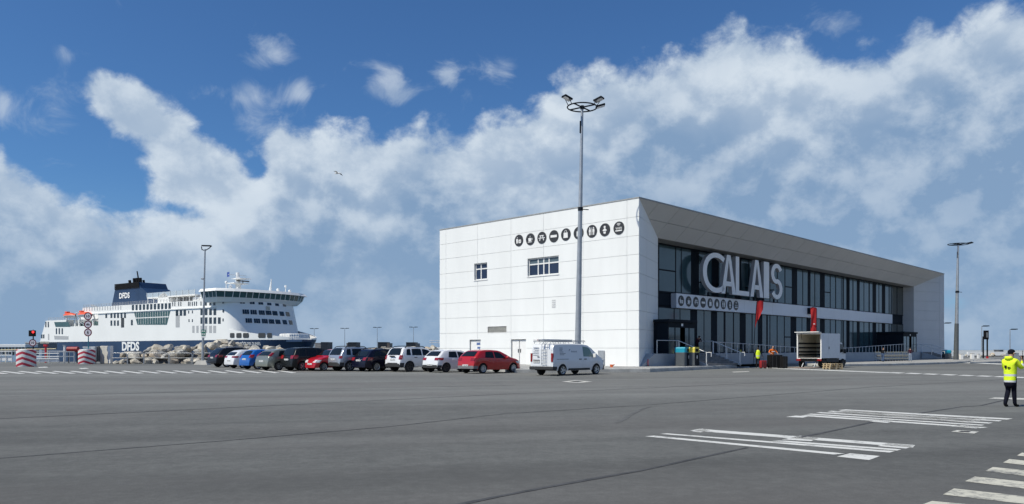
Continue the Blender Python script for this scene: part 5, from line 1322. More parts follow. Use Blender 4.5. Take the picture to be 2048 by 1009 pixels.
def van():
    sp = VAN; p = gnd(1126, 751.8); head = radians(45.5); R = Matrix.Rotation(head, 3, 'Z'); o = p - R @ Vector((sp['axles'][0], -sp['W'] / 2 + .02, 0)) * .93
    c = Car('works_van', 'white works van with roof rack, ladder on the rear doors and lettering', 'van', sp, (o.x, o.y, p.z), head); c.o.scale = (.93, .93, .93)
    lo = lambda x: c.belt(x) + .06; hi = lambda x: c.top(x) - .16
    for sd in (-1, 1):
        c.sidepatch('cab_window', M['vanglass'], (2.86, 3.98), (2.84, 3.52), lo, hi, sd, .006)
        d = c.sidepatch('cab_door', sp['paint'], (2.80, 3.74), (2.80, 3.74), lambda x: .46, lambda x: c.belt(x) - .0, sd, .006, rows=6)
        h = MB(); h.bbox(2.92, 3.10, sd * (c.side(3, 1.0) + .006), sd * (c.side(3, 1.0) + .04), .97, 1.01, .01); h.build('handle', M['plastic'], d)
        d = c.sidepatch('sliding_door', sp['paint'], (1.46, 2.72), (1.46, 2.72), lambda x: .46, lambda x: c.belt(x) - .0, sd, .006, rows=6)
        h = MB(); h.bbox(2.42, 2.60, sd * (c.side(2.5, 1.0) + .006), sd * (c.side(2.5, 1.0) + .04), .97, 1.01, .01); h.build('handle', M['plastic'], d)
        t = c.sidepatch('slide_track', M['plastic'], (.30, 1.40), (.30, 1.40), lambda x: .985, lambda x: 1.01, sd, .010, rows=1)
        c.sidepatch('side_panel', sp['paint'], (.42, 2.62), (.46, 2.62), lambda x: c.belt(x) + .06, lambda x: c.top(x) - .18, sd, .008)
        c.sidepatch('sill_trim', M['plastic'], (1.38, 3.55), (1.46, 3.48), lambda x: .31, lambda x: .43, sd, .014, rows=1)
        x, z = 3.82, 1.22; y = c.side(x, 1.1); mb = MB(); mb.bbox(x - .08, x + .08, min(sd * (y + .05), sd * (y + .27)), max(sd * (y + .05), sd * (y + .27)), z - .14, z + .12, .05); mb.box(x - .03, x + .03, min(sd * (y - .02), sd * (y + .06)), max(sd * (y - .02), sd * (y + .06)), z - .12, z - .06); mb.build('mirror', M['white'], c.o)
        z0, z1, xl = sp['tail']; mb = MB(); ys_ = sorted((sd * (c.side(.05, 1.1) - .13), sd * (c.side(.05, 1.1) + .012))); mb.bbox(-.02, .10, ys_[0], ys_[1], z0, z1, .02); mb.build('tail_lamp', M['red_light'], c.o)
        mb = MB(); xr = prof_x(c, .85, True); yy = sorted((sd * .52, sd * (c.side(xr - .1, .85) + .01))); mb.bbox(xr - .35, xr + .02, yy[0], yy[1], .76, .95, .05); mb.build('headlight', M['lamp'], c.o)
    c.toppatch('windscreen', M['carglass'], 3.42, 4.36, (.82, .88), .006)
    mb = MB(); mb.bbox(-.06, .35, -.97, .97, .36, .56, .04); mb.build('rear_bumper', M['plastic'], c.o)
    mb = MB(); mb.bbox(4.78, 5.02, -.90, .90, .30, .62, .05); mb.build('front_bumper', M['plastic'], c.o)
    # rear doors
    for sd in (-1, 1):
        mb = MB(); y0, y1 = sorted((sd * .015, sd * .78)); P = [(-.006, y0, .60), (-.006, y1, .60), (.05, y1, 1.60), (.05, y0, 1.60)]; b_ = [(x + .02, y, z) for x, y, z in P]
        mb.add(P + b_, [(0, 3, 2, 1), (0, 1, 5, 4), (1, 2, 6, 5), (2, 3, 7, 6), (3, 0, 4, 7)]); d = mb.build('rear_door', sp['paint'], c.o)
        if sd > 0: h = MB(); h.bbox(-.03, -.008, .18, .36, 1.13, 1.17, .008); h.build('handle', M['plastic'], d)
    mb = MB(); mb.box(-.035, -.008, .16, .68, .78, .90); mb.mat(1)
    for k in range(8): mb.box(-.037, -.034, .2 + k * .058, .235 + k * .058, .81, .87)
    mb.box(-.04, -.008, .16, .68, .91, .96); mb.build('number_plate', [M['plate'], M['plastic']], c.o)
    # lettering
    mb = MB(); gy = M['greyplastic']
    def rl(x): return .02 + .055 * (x - 1.2) / .5 if x > 1.2 else .0
    for k, (w, z) in enumerate(((.46, 1.70), (.44, 1.61), (.34, 1.52), (.44, 1.43), (.60, 1.33), (.46, 1.23))):
        xo = -.012 + max(0, (z - .6)) * .056; mb.box(xo - .012, xo + .004, .26 + .0, .26 + w, z, z + .028)
    mb.build('rear_lettering', M['galv'], c.o)
    mb = MB(); 
    for k, (w, z) in enumerate(((.32, 1.66), (.30, 1.58), (.26, 1.50), (.36, 1.42), (.55, 1.33), (.42, 1.25))):
        x0 = .62; n = 5; y = -(c.side(x0 + .2, z) + .011); mb.add([(x0, -(c.side(x0, z) + .011), z), (x0 + w, -(c.side(x0 + w, z) + .011), z), (x0 + w, -(c.side(x0 + w, z + .03) + .011), z + .03), (x0, -(c.side(x0, z + .03) + .011), z + .03)], [(0, 1, 2, 3)])
    on = lambda x, z: (x, -(c.side(x, z) + .012), z)
    for k in range(8):      # the swoosh of the emblem, then the unreadably small letters of the name
        a0, a1 = radians(70 + 16 * k), radians(86 + 16 * k); w0, w1 = .05 * sin(pi * (k + .15) / 8.2), .05 * sin(pi * (k + 1) / 8.2)
        mb.add([on(1.62 + .12 * cos(a0), 1.50 + .12 * sin(a0)), on(1.62 + .12 * cos(a1), 1.50 + .12 * sin(a1)), on(1.62 + (.12 - w1) * cos(a1), 1.50 + (.12 - w1) * sin(a1)), on(1.62 + (.12 - w0) * cos(a0), 1.50 + (.12 - w0) * sin(a0))], [(0, 1, 2, 3)])
    for k, (w, h) in enumerate(((.07, .12), (.05, .09), (.06, .09), (.06, .09), (.05, .09), (.06, .09), (.05, .10))):
        x0 = 1.72 + k * .082; mb.add([on(x0, 1.42), on(x0 + w, 1.42), on(x0 + w, 1.42 + h * .35), on(x0, 1.42 + h * .35)], [(0, 1, 2, 3)]); mb.add([on(x0, 1.42 + h * .35), on(x0 + .02, 1.42 + h * .35), on(x0 + .02, 1.42 + h), on(x0, 1.42 + h)], [(0, 1, 2, 3)])
    mb.build('side_lettering', mat('van lettering', (.07, .09, .13), .5), c.o)
    # ladder fixed to the rear doors
    mb = MB(); lx = lambda z: -.09 + (z - .6) * .035
    for y in (-.08, -.40): mb.tube([(lx(.62) - .02, y, .62), (lx(1.88), y * .9, 1.88), (.12, y * .9, 2.02)], .02, 6)
    for k in range(6): z = .74 + k * .2; mb.tube([(lx(z), -.08, z), (lx(z), -.40, z)], .014, 5)
    mb.build('rear_ladder', M['galv'], c.o)
    mb = MB()
    for y in (-.72, .72): mb.tube([(.05, y, 2.07), (3.2, y, 2.07)], .022, 6); mb.tube([(.05, y, 2.16), (3.2, y, 2.14), (3.3, y, 2.05)], .018, 6)
    for k in range(7): x = .2 + k * .48; mb.tube([(x, -.78, 1.95), (x, -.72, 2.07), (x, .72, 2.07), (x, .78, 1.95)], .02, 6)
    mb.build('roof_rack', M['galv'], c.o)
    mb = MB()
    for y in (-.45, -.05): mb.box(-.35, 2.3, y - .03, y + .03, 2.10, 2.20)
    for k in range(10): mb.tube([(-.25 + k * .27, -.45, 2.15), (-.25 + k * .27, -.05, 2.15)], .016, 5)
    mb.build('roof_ladder', M['steel'], c.o)
    mb = MB(); mb.tube([(.3, .2, 2.16), (2.0, .22, 2.16)], .06, 8); mb.mat(1); mb.tube([(.1, .4, 2.16), (1.3, .4, 2.16)], .05, 8); mb.build('roof_load', [mat('blue bundle', (.03, .05, .2), .6), mat('red bundle', (.28, .06, .05), .6)], c.o)
van()
# ------------------------------------------------------------------ lamp masts
def ring_mast(name, label, px, Y, z0, ztop, r0, r1, R, lamps, dark_to=None, arm_rot=.5, lampsize=.42, joint=None, tilt=.25, lean=.0):
    X = (px - CX) / F * Y; t = thing(name, label, 'lamp mast', (X, Y, z0)); H = ztop - z0; t.rotation_euler = (0, lean, 0)
    mb = MB()
    if dark_to:
        rj = r0 + (r1 - r0) * (dark_to - z0) / H; mb.mat(1); mb.tube([(0, 0, 0), (0, 0, dark_to - z0)], r0, 14, r1=rj); mb.mat(0); mb.tube([(0, 0, dark_to - z0 + .002), (0, 0, H)], rj * .88, 14, r1=r1)
    else: mb.tube([(0, 0, 0), (0, 0, H)], r0, 14, r1=r1)
    mb.build('pole', [M['galv'], mat('mast base grey', (.085, .095, .10), .6)], t, smooth=60)
    if joint:
        jz = joint - z0; rj = r0 + (r1 - r0) * jz / H; mb = MB(); mb.tube([(0, 0, jz - .12), (0, 0, jz + .12)], rj + .03, 12); mb.tube([(0, 0, jz), (.55, -.1, jz - .05)], .03, 6); mb.build('bracket', M['dark'], t)
        mb = MB(); mb.tube([(-.10, -.05, H - 1.75), (-.10, -.05, H - .95)], .055, 8); mb.build('hoist_box', M['dark'], t)
    mb = MB(); n = 36; mb.tube([(R * cos(2 * pi * i / n), R * sin(2 * pi * i / n), H) for i in range(n + 1)], .045, 6, caps=False)
    for k in range(2): a = arm_rot + k * pi / 2; mb.tube([(-R * cos(a), -R * sin(a), H), (R * cos(a), R * sin(a), H)], .05, 6)
    mb.tube([(0, 0, H - .12), (0, 0, H + .1)], r1 + .05, 10); mb.build('lamp_ring', M['dark'], t, smooth=50)
    for a, dz in lamps:
        e = Vector((cos(a), sin(a), 0)); f = Vector((-sin(a), cos(a), 0)); up = (Vector((0, 0, 1)) - e * tilt).normalized(); ee = (e + Vector((0, 0, tilt))).normalized()
        c = e * (R + .22) + Vector((0, 0, H + dz)); Mx = MX(c, ee, f, up); s = lampsize; mb = MB()
        mb.bbox(-s * .75, s * .75, -s * .6, s * .6, -.06, .06, .03, Mx); mb.mat(1); mb.box(-s * .62, s * .62, -s * .48, s * .48, -.075, -.061, Mx); mb.mat(0)
        b = e * (R - .02) + Vector((0, 0, H))
        mb.tube([b + f * s * .5, c + f * s * .55 - up * .02], .025, 5); mb.tube([b - f * s * .5, c - f * s * .55 - up * .02], .025, 5)
        mb.build('floodlight', [M['dark'], M['lamp']], t)
    mb = MB(); mb.lathe([(r0 + .16, -.02), (r0 + .16, .03), (r0 + .03, .05)], 16); mb.build('base_plate', M['galv'], t)
    return t
ring_mast('lamp_mast', 'tall grey mast with a ring of floodlights in front of the white side wall', 1155.0, 52.0, PZ, 18.08, .225, .085, 1.0, [(3.65, .42), (-.55, .34), (.0, .10)], arm_rot=.9, joint=11.2, lampsize=.42, tilt=.32, lean=.018)
ring_mast('lamp_mast', 'tall mast with dark grey base at the right end of the terminal', 1912, 97, .4, 15.0, .30, .11, 1.15, [(0.0, .22), (-.5, .06)], dark_to=5.0, joint=9.0, lampsize=.38, lean=.018)
# single lamp post on the left
p = gnd(405, 730); lp = thing('lamp_post', 'slim grey lamp post with a green sign, standing in front of the rocks', 'lamp post', p); lp.rotation_euler = (0, .022, 0)
mb = MB(); mb.tube([(0, 0, .2), (0, 0, 3.4), (0, 0, 11.2)], .13, 12, r1=.07); mb.build('pole', M['galv'], lp, smooth=60)
mb = MB(); mb.tube([(-.35, 0, 11.45), (-.3, 0, 11.15), (0, 0, 11.05), (.4, 0, 11.3), (.6, 0, 11.5)], .05, 6); mb.bbox(-.3, .6, -.2, .2, 11.48, 11.58, .03); mb.build('lamp_head', M['dark'], lp)
mb = MB(); mb.bbox(-.30, -.05, -.1, .1, 8.25, 8.4, .03); mb.build('camera', M['galv'], lp)
mb = MB(); mb.add([(-.65, -.5, 0), (.65, -.5, 0), (.65, .5, 0), (-.65, .5, 0), (-.42, -.32, .42), (.42, -.32, .42), (.42, .32, .42), (-.42, .32, .42)], [(0, 1, 5, 4), (1, 2, 6, 5), (2, 3, 7, 6), (3, 0, 4, 7), (4, 5, 6, 7)]); mb.build('foot', M['conc'], lp)
mb = MB(); mb.box(-.02, .4, -.2, -.185, 2.85, 3.55) if False else mb.box(-.1, .32, -.2, -.185, 2.8, 3.4); mb.mat(1)
for dx, dz in ((-.06, .06), (.12, .06), (-.06, .34), (.12, .34)): mb.box(.0 + dx, .12 + dx, -.206, -.2, 2.85 + dz, 2.97 + dz)
mb.mat(2); mb.box(-.1, .32, -.2, -.185, 2.62, 2.79); mb.build('sign_panel', [mat('green sign', (.01, .16, .11), .5), M['white'], M['white']], lp)

# far lamp posts, left and right
def far_post(px, Y, ytop, label, arm=1.0, z0=.3, one=False):
    X = (px - CX) / F * Y; ztop = CZ + (HY - ytop) / F * Y; t = thing('street_lamp', label, 'lamp post', (X, Y, z0), 0, 'distant lamp posts')
    mb = MB(); mb.tube([(0, 0, 0), (0, 0, ztop - z0)], .14, 6, r1=.08); mb.build('pole', M['galv'], t)
    mb = MB(); h = ztop - z0; mb.tube([(-arm if not one else 0, 0, h), (arm * (1.3 if one else 1), 0, h)], .07, 5)
    for s in ((1,) if one else (-1, 1)): mb.bbox(s * arm - .6, s * arm + .6, -.3, .3, h - .02, h + .18, .05)
    mb.build('lamp_head', M['dark'], t); return t
far_post(628.5, 290, 658, 'thin far lamp post just right of the ferry bow')
far_post(689.5, 290, 657.5, 'thin far lamp post above the silver SUV')
far_post(754.5, 290, 655.5, 'thin far lamp post above the navy estate car')
far_post(827, 290, 655, 'thin far lamp post above the white SUV')
far_post(1887.5, 175, 647, 'thin lamp post just behind the right corner of the terminal', 1.0, one=True)
far_post(1963.5, 175, 653, 'thin lamp post left of the black totem sign', 1.0, one=True)
far_post(2020, 175, 659.5, 'thin lamp post beyond the guard at the right edge', 1.0, one=True)

# ------------------------------------------------------------------ rock armour
def rock_mesh(seed, mt):
    rnd = random.Random(seed); bm = bmesh.new(); bmesh.ops.create_icosphere(bm, subdivisions=3, radius=1.0)
    planes = [(Vector((rnd.uniform(-1, 1), rnd.uniform(-1, 1), rnd.uniform(-.7, 1))).normalized(), rnd.uniform(.5, .82)) for _ in range(20)]
    from mathutils import noise
    for v in bm.verts:
        for n, d in planes:
            k = v.co.dot(n)
            if k > d: v.co -= n * (k - d) * .92
        v.co *= 1 + .10 * noise.noise(v.co * 2.3 + Vector((seed, 0, 0))) + .05 * noise.noise(v.co * 6 + Vector((0, seed, 0)))
    me = bpy.data.meshes.new('boulder'); bm.to_mesh(me); bm.free(); me.materials.append(mt)
    for p_ in me.polygons: p_.use_smooth = True
    me.set_sharp_from_angle(angle=radians(18)); return me
RM = [rock_mat('pale stone', (.58, .54, .46)), rock_mat('grey stone', (.46, .45, .42)), rock_mat('tan stone', (.55, .47, .37))]
RK = [rock_mesh(k * 7 + 3, RM[(0, 1, 0, 2, 0, 1, 2, 0)[k]]) for k in range(8)]
rnd = random.Random(77)
def rock(X, Y, z, s, label, group):
    o = link('boulder', rnd.choice(RK)); o.location = (X, Y, z); o.scale = (s * rnd.uniform(.95, 1.5), s * rnd.uniform(.8, 1.1), s * rnd.uniform(.62, .85)); o.rotation_euler = (rnd.uniform(-.4, .4), rnd.uniform(-.4, .4), rnd.uniform(0, 6.3))
    tag(o, label, 'boulder', group)
RL = 'rough pale boulder piled in the rock bank between the ferry and the parked cars'
RG = 'boulders of the rock bank in front of the ferry'
x = -41.2
while x < -6.5:
    k = (x + 41) / 34.0
    for row, (dY, z, s) in enumerate(((0, .42, .56), (.8, .85, .58), (1.6, 1.25, .60), (2.5, 1.55, .56), (3.6, 1.62, .54))):
        if row < 2 and x > -21: continue
        up = (.28 if x < -27 else -.08) - (.25 if -31 < x < -25.5 else 0) + .12 * sin(x * .9) + .16 * sin(x * .37 + 1) + (.22 if -36 < x < -26 else 0) - (.35 * max(0, (-38.5 - x)) / 2.5 if row > 1 else 0)
        rock(x + rnd.uniform(-.5, .5) + row * .45, 79.6 + dY + 5 * k + rnd.uniform(-.25, .25), z + up * (row > 0) + rnd.uniform(-.12, .12), s * rnd.choice([.7, .85, 1.0, 1.1, 1.25, 1.45]), RL, RG)
    x += rnd.uniform(.85, 1.2)
x = 93.5
while x < 104.5:
    rock(x, 162 + rnd.uniform(-1.5, 1.5), .35 + rnd.uniform(-.1, .3), rnd.uniform(.4, .8), 'small pale boulder in the heap between the terminal corner and the totem sign', 'boulders right of the terminal'); x += rnd.uniform(.7, 1.2)

# the mound of rubble under the boulders
mb = MB(); prof = [(0, .2), (.9, .75), (2.0, 1.25), (3.4, 1.45), (5.0, 1.2), (7.5, .2)]; R_ = []
for i in range(70):
    x = -42.0 + i * .53; k = (x + 41) / 34.0; lo_ = 1.0 if x < -26 else .86
    R_.append([(x, 79.9 + 5 * k + a + rnd.uniform(-.12, .12), .2 + (b - .2) * lo_ * rnd.uniform(.85, 1.08) * (min(1, .25 + i / 6))) for a, b in prof])
mb.grid(R_, flip=True); struct(mb.build('rubble_bank', rock_mat('rubble', (.20, .185, .165))))
# hoop barriers in front of the rocks
for k, (a, b) in enumerate(((223.6, 254.2), (255.4, 287), (288.4, 337), (339.4, 384), (386, 424))):
    A, C_ = gnd(a, 728.6), gnd(b, 728.6); d = (C_ - A); L = d.length; t = thing('hoop_barrier', ['tubular hoop barrier next to the concrete block', 'tubular hoop barrier, second from the concrete block', 'wide tubular hoop barrier, middle one before the rocks', 'wide tubular hoop barrier just left of the lamp post foot', 'tubular hoop barrier behind the lamp post'][k], 'barrier', A, atan2(d.y, d.x), 'hoop barriers before the rocks')
    r = .22; h = 1.12; mb = MB()
    mb.tube([(0, 0, 0), (0, 0, h - r)] + [(r - r * cos(q), 0, h - r + r * sin(q)) for q in (.4, .8, 1.2)] + [(r, 0, h), (L - r, 0, h)] + [(L - r + r * sin(q), 0, h - r + r * cos(q)) for q in (.4, .8, 1.2)] + [(L, 0, h - r), (L, 0, 0)], .035, 7)
    mb.build('hoop', M['galv'], t, smooth=60); mb = MB(); mb.tube([(0, 0, .62), (L, 0, .62)], .03, 6); mb.build('crossbar', M['galv'], t)

# ------------------------------------------------------------------ left edge: drums, signs, quay clutter
def drum_mat():
    m = bpy.data.materials.new('red and white chevrons'); m.use_nodes = True; g = G(m.node_tree); b = m.node_tree.nodes['Principled BSDF']
    p = g.n('ShaderNodeTexCoord').outputs['Object']; sp = g.n('ShaderNodeSeparateXYZ'); g.put(sp.inputs[0], p)
    a = g.m('ABSOLUTE', g.m('ARCTAN2', g.m('SUBTRACT', sp.outputs[0], .12), g.m('MULTIPLY', sp.outputs[1], -1)))
    v = g.m('ADD', sp.outputs[2], g.m('MULTIPLY', g.m('MINIMUM', a, 1.6), .26))
    s = g.m('FRACT', g.m('DIVIDE', g.m('ADD', v, .06), .46)); k = g.m('GREATER_THAN', s, .53)
    n = g.noise(p, 3.0, 5, .6)
    w = g.mix(n, (.66, .66, .64, 1), (.80, .80, .79, 1)); r = g.mix(n, (.40, .025, .05, 1), (.55, .04, .075, 1))
    g.put(b.inputs['Base Color'], g.mix(k, w, r)); b.inputs['Roughness'].default_value = .55; return m
DM = drum_mat()
for px, py, pr, label in ((41.5, 734.2, 17.6, 'large red and white chevron drum at the far left, nearer the camera'), (165, 728.8, 15.6, 'red and white chevron drum under the three round traffic signs')):
    p = gnd(px, py); R = pr / F * p.y; p.y += R; t = thing('barrier_drum', label, 'drum', p, 0, 'chevron drums')
    mb = MB(); mb.lathe([(R * .985, 0), (R, .04), (R, 1.40), (R * .98, 1.46), (R * .9, 1.47)], 40); mb.build('shell', DM, t, smooth=40)
    mb = MB(); mb.lathe([(R * .88, 1.472), (R * .86, 1.50)], 32); mb.build('lid', M['white'], t)
def sign_disc(parent, x, y, z, R, what):
    e, u, n = Vector((1, 0, 0)), Vector((0, 0, 1)), Vector((0, -1, 0)); Mx = MX((x, y, z), e, u, n)
    mb = MB(); mb.lathe([(R, 0), (R, .02)], 28, Mx); s = mb.build('sign_disc', mat('sign face', (.62, .60, .66), .4), parent)
    mb = MB(); nn = 28; rr = [[Mx @ Vector((q * R * cos(2 * pi * k / nn), q * R * sin(2 * pi * k / nn), .022)) for k in range(nn)] for q in (.74, 1.0)]; mb.grid(rr, closed=True, flip=True); mb.build('rim', mat('sign red rim', (.13, .012, .03), .4), s)
    mb = MB(); D = Matrix.Translation((0, 0, .024)); T = Mx @ D
    if what == '10': text_into(mb, '10', T @ Matrix.Translation((0, -.33 * R, 0)), .66 * R, .88 * R, .035)
    elif what == 'car': mb.prism([(-.5 * R, -.12 * R), (.5 * R, -.12 * R), (.5 * R, .05 * R), (.25 * R, .08 * R), (.12 * R, .24 * R), (-.22 * R, .24 * R), (-.34 * R, .08 * R), (-.5 * R, .05 * R)], .004, T); mb.prism([(-.4 * R, -.3 * R), (.4 * R, -.3 * R), (.4 * R, -.24 * R), (-.4 * R, -.24 * R)], .004, T)
    else:
        mb.prism([(R * .10 * cos(q * pi / 5), R * (.42 + .10 * sin(q * pi / 5))) for q in range(10)], .004, T)
        mb.prism([(-.14 * R, .28 * R), (.12 * R, .28 * R), (.14 * R, -.1 * R), (-.12 * R, -.1 * R)], .004, T); mb.prism([(-.12 * R, -.1 * R), (.02 * R, -.1 * R), (-.18 * R, -.55 * R), (-.3 * R, -.52 * R)], .004, T); mb.prism([(0, -.1 * R), (.14 * R, -.1 * R), (.3 * R, -.5 * R), (.18 * R, -.55 * R)], .004, T); mb.prism([(-.14 * R, .24 * R), (-.3 * R, -.02 * R), (-.24 * R, -.06 * R), (-.1 * R, .12 * R)], .004, T)
    mb.build('symbol', M['sign_black'], s)
Y = 79.0; X = (176.8 - CX) / F * Y; t = thing('traffic_sign', 'blue post with three round red-rimmed traffic signs: 10, vehicle and pedestrian', 'traffic sign', (X, Y, gz(Y)))
mb = MB(); mb.tube([(0, 0, 0), (0, 0, CZ + (HY - 625) / F * Y - gz(Y))], .05, 8); mb.build('post', mat('blue post', (.02, .16, .22), .45), t)
for py, w in ((633, '10'), (649.4, 'car'), (665.4, 'walker')): sign_disc(t, 0, -.07, CZ + (HY - py) / F * Y - gz(Y), .405, w)
Y = 72.0; X = (66.5 - CX) / F * Y; t = thing('traffic_light', 'traffic light showing red above a round 10 sign, beside the left drum', 'traffic light', (X, Y, gz(Y)))
zt = CZ + (HY - 660) / F * Y - gz(Y); mb = MB(); mb.tube([(0, 0, 0), (0, 0, zt)], .05, 8); mb.build('post', M['dark'], t)
for dx in (-.14, .14):
    mb = MB(); mb.bbox(dx - .15, dx + .15, -.25, -.04, zt - .62, zt - .06, .03); mb.build('signal_head', M['black'], t)
mb = MB(); mb.lathe([(.11, 0), (.10, .03)], 16, MX((.14, -.252, zt - .22), (1, 0, 0), (0, 0, 1), (0, -1, 0))); mb.build('lamp', mat('red signal', (.6, .02, .02), .3, emit=(1, .03, .03, 2.5)), t)
sign_disc(t, 0, -.07, CZ + (HY - 686) / F * Y - gz(Y), .34, '10')
# concrete block, cabinets
def boxthing(name, label, cat, x0, x1, y0, y1, Y, dep, m, part, group=None, b=.03, z0=None, rz=0.0):
    a = at(x0, y1, Y); c = at(x1, y0, Y); zb = a.z if z0 is None else z0; t = thing(name, label, cat, ((a.x + c.x) / 2, Y, zb), rz, group); w = (c.x - a.x) / 2
    mb = MB(); mb.bbox(-w, w, 0, dep, 0, c.z - zb, b); mb.build(part, m, t); return t, w, c.z - zb
t, w, h = boxthing('concrete_block', 'square pale concrete block left of the rocks', 'concrete block', 197.5, 222.5, 692.3, 727.6, 80, .4, mat('pale concrete', (.66, .63, .56), .85, var=.10, scale=.8, bump=.2), 'block', b=.05, rz=-.25)
mb = MB(); mb.box(w - .28, w + .004, -.004, .404, .02, h + .004); mb.build('lit_edge', M['white'], t)  # white strip paints the sunlit right edge onto the block
mb = MB(); mb.box(-w + .5, -w + .53, -.006, .0, .05, h - .1); mb.build('joint', M['joint'], t)
t, w, h = boxthing('electrical_cabinet', 'pale grey electrical cabinet between the drum and the concrete block', 'cabinet', 181, 190.5, 693.5, 722, 79.6, .5, mat('cabinet', (.55, .58, .60), .5), 'housing', z0=None)
for xx in (-w + .05, w - .12):
    mb = MB(); mb.box(xx, xx + .07, .1, .3, -.33, .0); mb.build('leg', M['dark'], t)
mb = MB(); mb.box(w * .1, w - .04, -.012, -.001, .1, h - .1); mb.build('door', mat('cabinet door', (.42, .44, .46), .5), t)
t, w, h = boxthing('electrical_cabinet', 'dark narrow cabinet touching the concrete block', 'cabinet', 190.8, 196.6, 693, 724, 79.9, .5, M['greyplastic'], 'housing')
mb = MB(); mb.box(-w + .04, w - .04, -.012, -.001, .1, h - .1); mb.build('door', mat('dark cabinet door', (.10, .105, .11), .5), t)
t, w, h = boxthing('equipment_box', 'light blue box behind the right chevron drum', 'box', 166, 181, 694, 722, 82.5, .6, mat('light blue', (.42, .52, .58), .5), 'housing', b=.06)
mb = MB(); mb.box(-w - .03, w + .03, -.03, .63, h - .08, h + .004); mb.build('lid', M['white'], t)
# red reel, fire point
M['darkred'] = mat('dark red paint', (.28, .012, .015), .5)
Y = 84; a = at(146, 697.5, Y); t = thing('hose_reel', 'red drum-shaped reel above the quay railing, left of the right chevron drum', 'hose reel', (a.x, Y, .25)); hz = a.z - .25
mb = MB(); mb.tube([(-.58, 0, hz - .1), (.58, 0, hz - .1)], .30, 16); mb.build('reel', M['darkred'], t, smooth=40); mb = MB(); mb.box(-.5, -.4, -.05, .05, 0, hz - .3); mb.box(.4, .5, -.05, .05, 0, hz - .3); mb.build('stand', M['dark'], t)
Y = 86; a = at(91.5, 692, Y); t = thing('fire_point', 'small red post with a white board on top, left of the red reel', 'fire point', (a.x, Y, .25))
mb = MB(); mb.bbox(-.08, .08, -.08, .08, 0, a.z - .25, .02); mb.bbox(-.2, .2, -.15, .15, a.z - .35, a.z - .1, .04); mb.build('post', M['red'], t); mb = MB(); mb.box(-.5, .46, -.18, -.14, a.z + .0, a.z + .22); mb.build('board', M['mark_cream'], t)
# white quay gangway rails
def gang(label, x0, x1, yt, yb, Y, rows, m, skew=0.0, fill=None, name='gangway'):
    a = at(x0, yb, Y); c = at(x1, yt, Y); t = thing(name, label, name, (a.x, Y, a.z), 0); L = c.x - a.x; H = c.z - a.z
    for k in rows: mb = MB(); mb.box(0, L, -.05, .05, H * k - .05, H * k + .05); mb.build('rail', m, t)
    n = max(3, int(L / .9))
    for i in range(n + 1): mb = MB(); xx = L * i / n; mb.tube([(xx, .0, -max(0, a.z - .26)), (xx, 0, H)], .035, 5); mb.build('post', m, t)
    if fill: mb = MB(); mb.box(0, L, .06, .10, H * fill[0], H * fill[1]); mb.build('side_panel', M['white'], t)
    return t
gang('white link-span railing with a solid lower side between the two drums', 59, 118, 707, 724, 81, (1, .62, .38), M['white'], fill=(.0, .30))
gang('white railing at the left picture edge, left of the first drum', -12, 24, 703, 722, 83, (1, .6), M['white'], fill=(.0, .45))
gang('long thin grey quay railing above the gangway', 0, 148, 702.8, 722, 88, (1,), M['rail'], name='quay_railing')
gang('tall grey frame railing left of the right drum', 118, 149, 704, 725, 80.5, (1, .55), M['galv'], name='quay_railing')
t, w, h = boxthing('post', 'white square post behind the quay railing, left of the red reel', 'post', 126.5, 129.5, 691.5, 725, 82, .18, M['white'], 'shaft'); mb = MB(); mb.box(-w - .05, w + .05, -.05, .23, h, h + .06); mb.build('cap', M['galv'], t)
# quay building far left
a = at(-40, 697, 190); c = at(51, 689, 190); t = thing('quay_shelter', 'long low white-roofed quay shelter at the far left edge', 'shelter', (a.x, 190, .3)); L = c.x - a.x
mb = MB(); mb.bbox(0, L, 0, 6, c.z - .75 - .3, c.z - .3, .1); mb.build('roof', M['white'], t)
mb = MB(); mb.box(.2, L - .2, 5.5, 5.8, 0, c.z - 1.06); mb.build('back_wall', M['greyplastic'], t)
for i in range(14): mb = MB(); mb.box(.2 + i * (L - .6) / 13, .45 + i * (L - .6) / 13, .2, .4, 0, c.z - 1.06); mb.build('column', M['galv'], t)
t, w, h = boxthing('quay_building', 'dark grey quay building between the shelter and the ferry stern', 'building', 50.5, 77, 686.5, 699, 195, 8, M['greyplastic'], 'walls'); mb = MB(); mb.box(-w - .1, w + .1, -.1, 8.1, h, h + .25); mb.build('roof', M['galv'], t)
# yellow hand line / pipe
a, c = at(0, 700.5, 90), at(112, 698.2, 90); mb = MB(); mb.tube([a, c], .07, 6); 
for q in (.1, .35, .6, .85): p_ = a.lerp(c, q); mb.tube([p_, (p_.x, p_.y, gz(90))], .05, 5)
tag(mb.build('pipe_run', mat('cream pipe', (.55, .48, .30), .6)), 'cream pipe on posts running along the quay behind the gangway', 'pipe')

